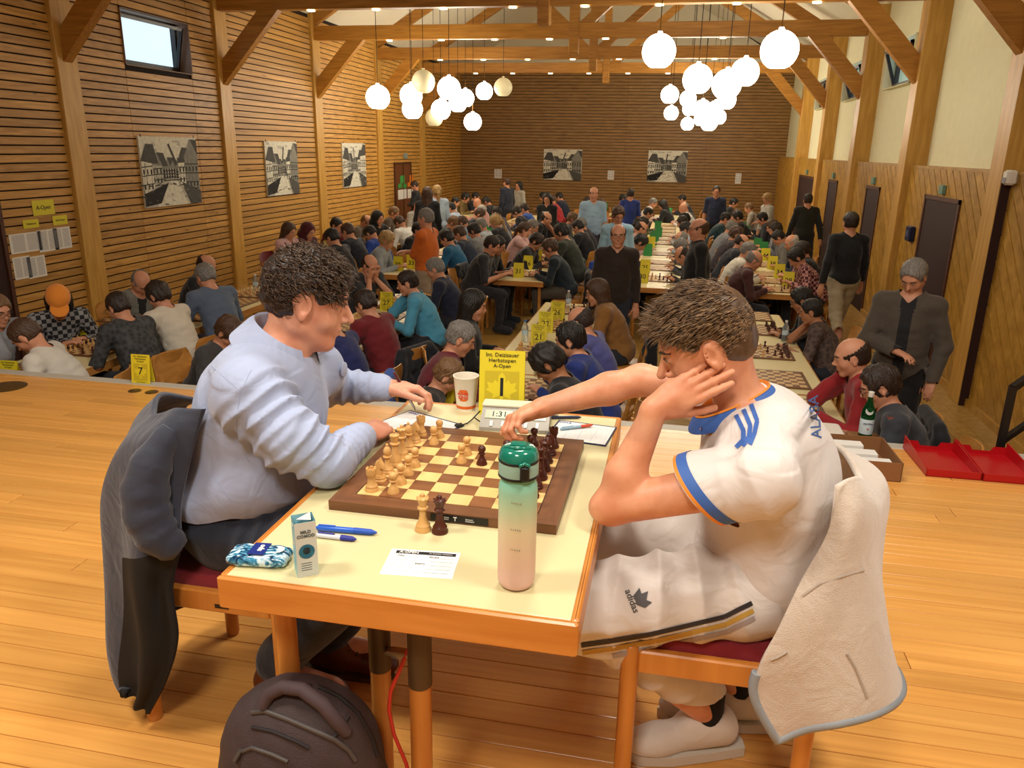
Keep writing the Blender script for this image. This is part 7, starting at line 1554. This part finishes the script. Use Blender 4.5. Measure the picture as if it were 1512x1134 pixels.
    v = hem_smooth(v, q); tors = ~arm; je = link('jersey', to_mesh('jersey', v, q, [wht, M_blue, M_org], mi), o); TSr = bvh(v, q); TSt = bvh(v, q[tors])
    e1 = nrm(np.cross(cutn, V3(0, 1, .2))); e2 = np.cross(cutn, e1)
    for nm, l0, l1, m_ in (('sleeve_band', -.022, .000, M_blue), ('sleeve_edge', .000, .0075, M_org)):
        mb = MB(); N_ = 72; K = 5
        for k in range(K):
            off = l0 + (l1 - l0) * k / (K - 1); c_ = sel + cutn * min(off, .0075)
            for i in range(N_):
                a_ = 2 * PI * i / N_; dr = e1 * math.cos(a_) + e2 * math.sin(a_); h = TSr.ray_cast(Vector(c_), Vector(dr), .2); mb.v.append(tuple(h[0] + Vector(dr) * .0016) if h[0] is not None else tuple(c_ + dr * .083))
        for k in range(K - 1):
            for i in range(N_): mb.f.append((k * N_ + i, k * N_ + (i + 1) % N_, (k + 1) * N_ + (i + 1) % N_, (k + 1) * N_ + i)); mb.mi.append(0)
        mb.build(nm, m_, je, 60)
    for nm, rings, m in (('collar', ((.0695, .020), (.0725, .024), (.0800, .016), (.0900, -.004), (.0905, -.010)), M_blue), ('collar_edge', ((.0660, .010), (.0675, .024), (.0705, .029), (.0735, .025)), M_org)):
        mb = MB(); N_ = 48
        for rad, h in rings:
            for i in range(N_):
                a_ = 2 * PI * i / N_; fr = .5 + .5 * math.cos(a_); p = nb + fw * (.016 + rad * 1.12 * math.cos(a_) + .012 * fr) + lf * rad * 1.03 * math.sin(a_) + up * (.012 + h - .052 * fr ** 1.3); mb.v.append(tuple(p))
        for l_ in range(len(rings) - 1):
            for i in range(N_): mb.f.append((l_ * N_ + i, l_ * N_ + (i + 1) % N_, (l_ + 1) * N_ + (i + 1) % N_, (l_ + 1) * N_ + i)); mb.mi.append(0)
        mb.build(nm, m, je, 60)
    def band(path, w0, m, nm):
        qs = []
        for (a, b) in zip(path[:-1], path[1:]):
            dx, dy = b[0] - a[0], b[1] - a[1]; l = math.hypot(dx, dy); nx, ny = -dy / l * w0 / 2, dx / l * w0 / 2; qs.append(((a[0] - nx, a[1] - ny), (b[0] - nx, b[1] - ny), (b[0] + nx, b[1] + ny), (a[0] + nx, a[1] + ny)))
        return decal(nm, qs, TSr, m, je, 6, 2)
    for k in range(3): band([(1087 + k * 11, 613 - k * 8), (1098 + k * 10, 636 - k * 7), (1098 + k * 8, 650 - k * 5), (1087 + k * 10, 661 - k * 2)], 6.5, M_blue, 'shoulder_stripe')
    decal_text('lettering', 'ALABA', (1212, 647), (-1.5, -21), (-21, 1.5), TSr, mat('name_blue', '#46639c', .6), je, .01)
    decal_text('lettering', 'adidas', (1033, 633), (6.5, 5.2), (3.2, -8.5), TSt, M_org, je, .01); decal('emblem', [((1036, 630), (1041, 633), (1043, 630), (1039, 627)), ((1041, 634), (1046, 638), (1049, 630), (1044, 626)), ((1047, 639), (1052, 643), (1052, 628), (1048, 625))], TSt, M_org, je, 2, 2)
    decal_text('lettering', 'm', (1020, 697), (17, -9), (-4, -21), TSt, M_nav, je, .02)
    # track trousers
    f = Field((-.32, 1.42, .16), (.48, 2.10, .76), .0062)
    f.ell(pel + V3(.005, 0, -.01), (.150, .188, .125), PR, 0, PELV)
    for n in 'lr': f.cone(J['hip' + n], J['kn' + n], .110, .092, .05, THIGH); f.cone(J['kn' + n], J['an' + n] + V3(0, 0, .05), .090, .060, .04, SHIN)
    f.warp(foldfield(45, 10, .013, 9, 26, (.55, 1.0, 1.3)), (-.4, 1.4, .2), (.5, 2.2, .8)); f.warp(ridge(J['hipl'] + V3(.05, 0, .03), J['knl'], 5, .014, 0, .12, 14), (-.35, 1.4, .3), (.4, 1.8, .75)); f.warp(ridge(J['knl'], J['anl'] + V3(0, 0, .1), 5, .012, 0, .1), (-.3, 1.4, .2), (.2, 1.9, .6))
    v, q, _ = f.net(0, lambda v: (v[:, 2] > .205) & (v[:, 2] < .70)); tr = link('track_trousers', to_mesh('track_trousers', v, q, [fabric('trouser_white', '#cdc5be', .5, 1300, .06, .03, .1)]), o); TT = bvh(v, q)
    def tband(path, w0, m, nm):
        qs = []
        for (a, b) in zip(path[:-1], path[1:]):
            dx, dy = b[0] - a[0], b[1] - a[1]; l = math.hypot(dx, dy); nx, ny = -dy / l * w0 / 2, dx / l * w0 / 2; qs.append(((a[0] - nx, a[1] - ny), (b[0] - nx, b[1] - ny), (b[0] + nx, b[1] + ny), (a[0] + nx, a[1] + ny)))
        return decal(nm, qs, TT, m, tr, 6, 2, .002)
    base = [(858, 952), (900, 946), (960, 936), (1020, 922), (1070, 910), (1110, 890)]
    for k, m in enumerate((mat('stripe_black', '#2a2628', .6), mat('stripe_gold', '#b08c3c', .6), mat('stripe_grey', '#9c8f8a', .6))): tband([(x + k * 2, y + k * 11) for x, y in base], 7.0, m, 'side_stripe')
    M_logo = mat('logo_grey', '#4c4a4c', .6); decal_text('lettering', 'adidas', (922, 872), (5.6, 13.5), (13.5, -4.2), TT, M_logo, tr, .015)
    lf_ = lambda c, d, w: [(c, (c[0] + d[0] * .5 - d[1] * w, c[1] + d[1] * .5 + d[0] * w), (c[0] + d[0], c[1] + d[1]), (c[0] + d[0] * .5 + d[1] * w, c[1] + d[1] * .5 - d[0] * w))]
    for d in ((4, -25), (17, -20), (23, -4)): decal('emblem', lf_((940, 893), d, .28), TT, M_logo, tr, 3, 3)
    # hair: short brown, longer on top
    hm = hair_strand_mat('hair_right_player', '#47331f', '#8f6f4c')
    keep = lambda p: (p[:, 0] < .072 - .2 * np.maximum(0, .03 - p[:, 2])) & (p[:, 2] > np.where(p[:, 0] > .012, .034 + (p[:, 0] - .030) * 1.15, np.where(p[:, 0] > -.042, .034, -.050)))
    P_ = scalp(5200, 24, keep); out = nrm_rows(P_ - V3(-.015, 0, .03)); cw = V3(-.075, 0, .10); fl = P_ - cw; fl = fl - out * (fl * out).sum(1)[:, None]; fl = nrm_rows(fl + V3(.30, 0, .06)); W_ = lambda p: hc + p @ HR.T
    f = Field((-.17, -.13, -.10), (.14, .13, .17), .0042); f.ell((-.016, 0, .040), (.103, .081, .092), None, 0, 1); f.ell((-.036, 0, -.005), (.080, .074, .075), None, .01, 1); f.ell((.112, 0, -.026), (.088, .088, .094), None, .008, 1, -1); f.ell((.040, 0, -.122), (.125, .14, .10), None, .010, 1, -1); f.ell((-.06, 0, -.150), (.14, .14, .080), None, .01, 1, -1); f.ell((.0, 0, -.05), (.045, .12, .055), None, .01, 1, -1) if False else None; [f.ell((-.006, s_ * .088, -.012), (.026, .032, .042), None, .008, 1, -1) for s_ in (1, -1)]
    w = f.win((-.2, -.2, -.2), (.2, .2, .2)); x, y, z = f.xyz(w); f.F[w] += (.004 * noise3(x, y, z, 3, 18, 90, 240)).astype(np.float32); v, q, _ = f.net(); h = link('hair', to_mesh('hair', W_(v), q, [hair_strand_mat('hair_base_right', '#4a3624', '#5d4530')]), o)
    top = P_[:, 2] > .055
    strands('hair_top', W_(P_[top] * 1.05), fl[top] @ HR.T, .046, .0017, hm, h, 17, .10, .10, 4, hc + HR @ V3(-.015, 0, .03), .018, .22); strands('hair_sides', W_(P_[~top] * (1.07 + .09 * np.clip((.04 - P_[~top][:, 2]) / .06, 0, 1) * (P_[~top][:, 0] < -.02))[:, None]), fl[~top] @ HR.T, .026, .0016, hm, h, 18, .05, .10, 3, hc + HR @ V3(-.015, 0, .03), .010, .16)
    P2 = scalp(700, 19, lambda p: (p[:, 0] > .046) & (p[:, 2] > .076)); strands('hair_fringe', W_(P2 * 1.05), nrm_rows(np.tile(V3(.85, 0, .62), (len(P2), 1))) @ HR.T, .046, .0017, hm, h, 20, .12, .10, 4, hc, .016, .22)
    head_bits(o, hc, HR, HC['brown'])
    # trainers and socks
    for n in 'lr':
        an = J['an' + n]; dr = nrm(J['toe' + n] - an); dr[2] = 0; dr = nrm(dr); sd = np.cross(V3(0, 0, 1), dr); RR = np.stack([dr, sd, V3(0, 0, 1)], 1); T_ = lambda x, y, z: an * V3(1, 1, 0) + dr * x + sd * y + V3(0, 0, z)
        f = Field(an - .24, an + .24, .0045); f.cone(T_(-.045, 0, .075), T_(.12, 0, .055), .045, .040, .02, 1); f.cone(T_(-.03, 0, .10), T_(.04, 0, .09), .048, .045, .02, 1); f.ell(T_(.15, .004, .050), (.070, .046, .040), RR, .03, 1); w = f.win(an - .3, an + .3); x, y, z = f.xyz(w); f.F[w] = np.maximum(f.F[w], .030 - z); f.cone(an + V3(0, 0, .0), an + V3(0, 0, .1), .040, .044, .004, 0, -1)
        v, q, _ = f.net(); s_ = link('trainer', to_mesh('trainer', v, q, [fabric('trainer_white', '#d6cdc2', .7, 700, .2)]), o); TR_ = [T_(-.105, -.030, 0), T_(-.11, .0, 0), T_(-.105, .030, 0), T_(0, .042, 0), T_(.10, .050, 0), T_(.19, .040, 0), T_(.222, .0, 0), T_(.19, -.042, 0), T_(.10, -.052, 0), T_(0, -.042, 0)]
        mb = MB(); mb.extr([(p[0], p[1]) for p in TR_], .002, .030); mb.build('sole', mat('sole_white', '#cfc6b8', .6), s_, 50)
        for k in range(5): MB().tube([tuple(T_(.035 + k * .020, -.026, .108 - k * .008)), tuple(T_(.04 + k * .020, 0, .118 - k * .009)), tuple(T_(.035 + k * .020, .026, .108 - k * .008))], .0032, 6).build('lace', mat('lace_white', '#e0dad0', .7), s_, 60)
        f = Field(an - V3(.1, .1, .08), an + V3(.1, .1, .13), .005); f.cone(an - V3(0, 0, .03), an + V3(0, 0, .055), .042, .043, .01, 1); v, q, _ = f.net(); link('sock', to_mesh('sock', v, q, [mat('sock_black', '#17161a', .9)]), o)
    return o, J
RP, RJ = right_player()
# ---------------------------------------------------------------- jackets over the chair backs: draped cloth lofted through rows of points
def catmull(P_, n):
    P_ = np.asarray(P_, float); k = len(P_); out = []
    Q = np.concatenate([[2 * P_[0] - P_[1]], P_, [2 * P_[-1] - P_[-2]]])
    for i in range(n):
        t = (k - 1) * i / (n - 1); j = min(int(t), k - 2); u = t - j; a, b, c, d = Q[j], Q[j + 1], Q[j + 2], Q[j + 3]
        out.append(.5 * ((2 * b) + (-a + c) * u + (2 * a - 5 * b + 4 * c - d) * u * u + (-a + 3 * b - 3 * c + d) * u ** 3))
    return np.array(out)
def loft(name, label, rows, nu, nv, fold, m, thick=.012, two=None):
    g = np.array([catmull(r_, nu) for r_ in rows]); g = np.array([catmull(g[:, i], nv) for i in range(nu)]).transpose(1, 0, 2)
    du = np.gradient(g, axis=1); dv = np.gradient(g, axis=0); n_ = np.cross(dv, du); n_ /= np.linalg.norm(n_, axis=2)[..., None] + 1e-9
    u, v = np.meshgrid(np.linspace(0, 1, nu), np.linspace(0, 1, nv)); g = g + n_ * fold(u, v, g)[..., None]
    du = np.gradient(g, axis=1); dv = np.gradient(g, axis=0); n_ = np.cross(dv, du); n_ /= np.linalg.norm(n_, axis=2)[..., None] + 1e-9
    V_ = np.concatenate([g.reshape(-1, 3), (g - n_ * thick).reshape(-1, 3)]); T = nu * nv; q = []
    for j in range(nv - 1):
        for i in range(nu - 1): a = j * nu + i; q.append((a, a + nu, a + nu + 1, a + 1)); q.append((T + a, T + a + 1, T + a + nu + 1, T + a + nu))
    rim = [i for i in range(nu)] + [j * nu + nu - 1 for j in range(1, nv)] + [(nv - 1) * nu + i for i in range(nu - 2, -1, -1)] + [j * nu for j in range(nv - 2, 0, -1)]
    for i in range(len(rim)): a, b = rim[i], rim[(i + 1) % len(rim)]; q.append((a, b, T + b, T + a))
    q = np.array(q); mi = None
    if two is not None: cu = (q[:, 0] % T) % nu / nu; cv = (q[:, 0] % T) // nu / nv; mi = ((cu > .60) & (cv > .42)).astype(int)
    o = link(name, to_mesh(name, V_, q, [m] + ([two] if two is not None else []), mi)); tag(o, label, 'jacket'); return o, bvh(V_, np.array(q)), g - n_ * thick / 2
PX = lambda x, y, Y: tuple(at_y(x, y, Y))
navy = fabric('jacket_navy', '#2a2e3d', .85, 800, .15, .12); inner = mat('jacket_lining', '#161314', .85)
rowsL = [[(-1.33, 2.03, .80), (-1.37, 1.85, .885), PX(225, 610, 1.68), PX(258, 603, 1.62), PX(300, 604, 1.60)],
         [(-1.43, 2.03, .78), (-1.47, 1.85, .80), PX(182, 655, 1.67), PX(225, 655, 1.56), PX(288, 650, 1.585)],
         [(-1.46, 2.03, .66), (-1.51, 1.85, .66), PX(158, 735, 1.66), PX(205, 740, 1.54), PX(268, 740, 1.57)],
         [(-1.46, 2.02, .52), (-1.52, 1.85, .52), PX(154, 815, 1.66), PX(205, 822, 1.53), PX(270, 800, 1.555)],
         [(-1.46, 2.0, .40), (-1.52, 1.85, .38), PX(160, 890, 1.65), PX(208, 895, 1.525), PX(252, 865, 1.54)],
         [(-1.45, 1.98, .28), (-1.51, 1.85, .26), PX(164, 955, 1.64), PX(206, 962, 1.525), PX(258, 940, 1.53)],
         [(-1.44, 1.96, .18), (-1.50, 1.83, .15), PX(174, 1000, 1.62), PX(200, 1010, 1.53), PX(240, 1005, 1.53)],
         [(-1.44, 1.95, .14), (-1.49, 1.82, .11), PX(186, 1008, 1.58), PX(197, 1036, 1.54), PX(212, 1057, 1.54)]]
foldL = lambda u, v, g: .012 * np.sin(u * 26 + np.sin(v * 5) * 1.4) * np.clip(v * 1.8, .15, 1) + .010 * np.sin(v * 13 + u * 9) * np.exp(-((v - .3) / .25) ** 2) + .005 * noise3(u * 8, v * 8, 0 * u, 4, 12, 1, 5)
jl, TJL, gl_ = loft('jacket', 'dark navy jacket hung over the chair of the light blue shirt', rowsL, 70, 80, foldL, navy, .012, mat('jacket_inside', '#15120f', .85))
MB().tube([tuple(p) for p in gl_[30::4, -1]], .005, 6).build('zip', inner, jl, 60)
slv = MB(); slv.tube([tuple(p) for p in catmull([PX(255, 632, 1.59), PX(222, 690, 1.545), PX(215, 745, 1.525), PX(234, 790, 1.52), PX(266, 812, 1.535)], 22)], list(.014 + .044 * np.sin(np.linspace(.12, PI - .25, 22)) ** .7 + .003 * np.sin(np.arange(22) * 1.7)), 22); slv.build('sleeve', navy, jl, 60)
M_fl = fabric('fleece_cream', '#c4b6a6', .95, 380, .55, .06, .6); M_flg = mat('fleece_trim', '#8d949a', .7, noise=.1)
rowsR = [[(.40, 2.03, .82), (.43, 1.86, .885), PX(1266, 706, 1.70), PX(1252, 706, 1.63), PX(1232, 716, 1.60)],
         [(.48, 2.03, .80), (.53, 1.86, .82), PX(1288, 752, 1.68), PX(1262, 760, 1.58), PX(1222, 788, 1.575)],
         [(.49, 2.03, .70), (.54, 1.86, .70), PX(1284, 815, 1.65), PX(1245, 830, 1.545), PX(1186, 858, 1.545)],
         [(.50, 2.02, .58), (.55, 1.86, .58), PX(1297, 885, 1.63), PX(1235, 903, 1.52), PX(1152, 922, 1.52)],
         [(.50, 2.0, .47), (.56, 1.86, .47), PX(1309, 948, 1.62), PX(1226, 968, 1.50), PX(1122, 975, 1.505)],
         [(.50, 1.98, .38), (.57, 1.86, .38), PX(1325, 1003, 1.60), PX(1232, 1032, 1.49), PX(1113, 1022, 1.50)],
         [(.50, 1.97, .35), (.57, 1.86, .35), PX(1331, 1024, 1.59), PX(1240, 1060, 1.49), PX(1146, 1088, 1.495)]]
foldR = lambda u, v, g: .009 * np.sin(u * 17 + np.sin(v * 4) * 1.2) * np.clip(v * 1.6, .1, 1) + .008 * np.sin(v * 9 + u * 6) * np.exp(-((v - .28) / .2) ** 2) + .004 * noise3(u * 7, v * 7, 0 * u, 9, 12, 1, 5)
jr, TJR, gr_ = loft('jacket', 'cream fleece jacket hung over the chair of the white jersey', rowsR, 70, 70, foldR, M_fl, .014)
MB().tube([tuple(p) for p in gr_[-1, 20:]] + [tuple(p) for p in gr_[-3:-22:-2, -1]], .0115, 8).build('hem', M_flg, jr, 60)
MB().tube([tuple(p) for p in gr_[26:70:3, 56]], .004, 6).build('seam', mat('fleece_seam', '#a89a8c', .9), jr, 60)
for path in ([(1250, 965), (1262, 985), (1272, 1010), (1280, 1030)], [(1138, 975), (1150, 970), (1162, 963)], [(1185, 880), (1210, 862), (1240, 852), (1275, 842)]):
    pts = [h_[0] for x, y in path for h_ in [cast([TJR], x, y)] if h_]
    if len(pts) > 2: MB().tube(pts, .0032, 6).build('seam', mat('fleece_seam', '#a89a8c', .9), jr, 60)
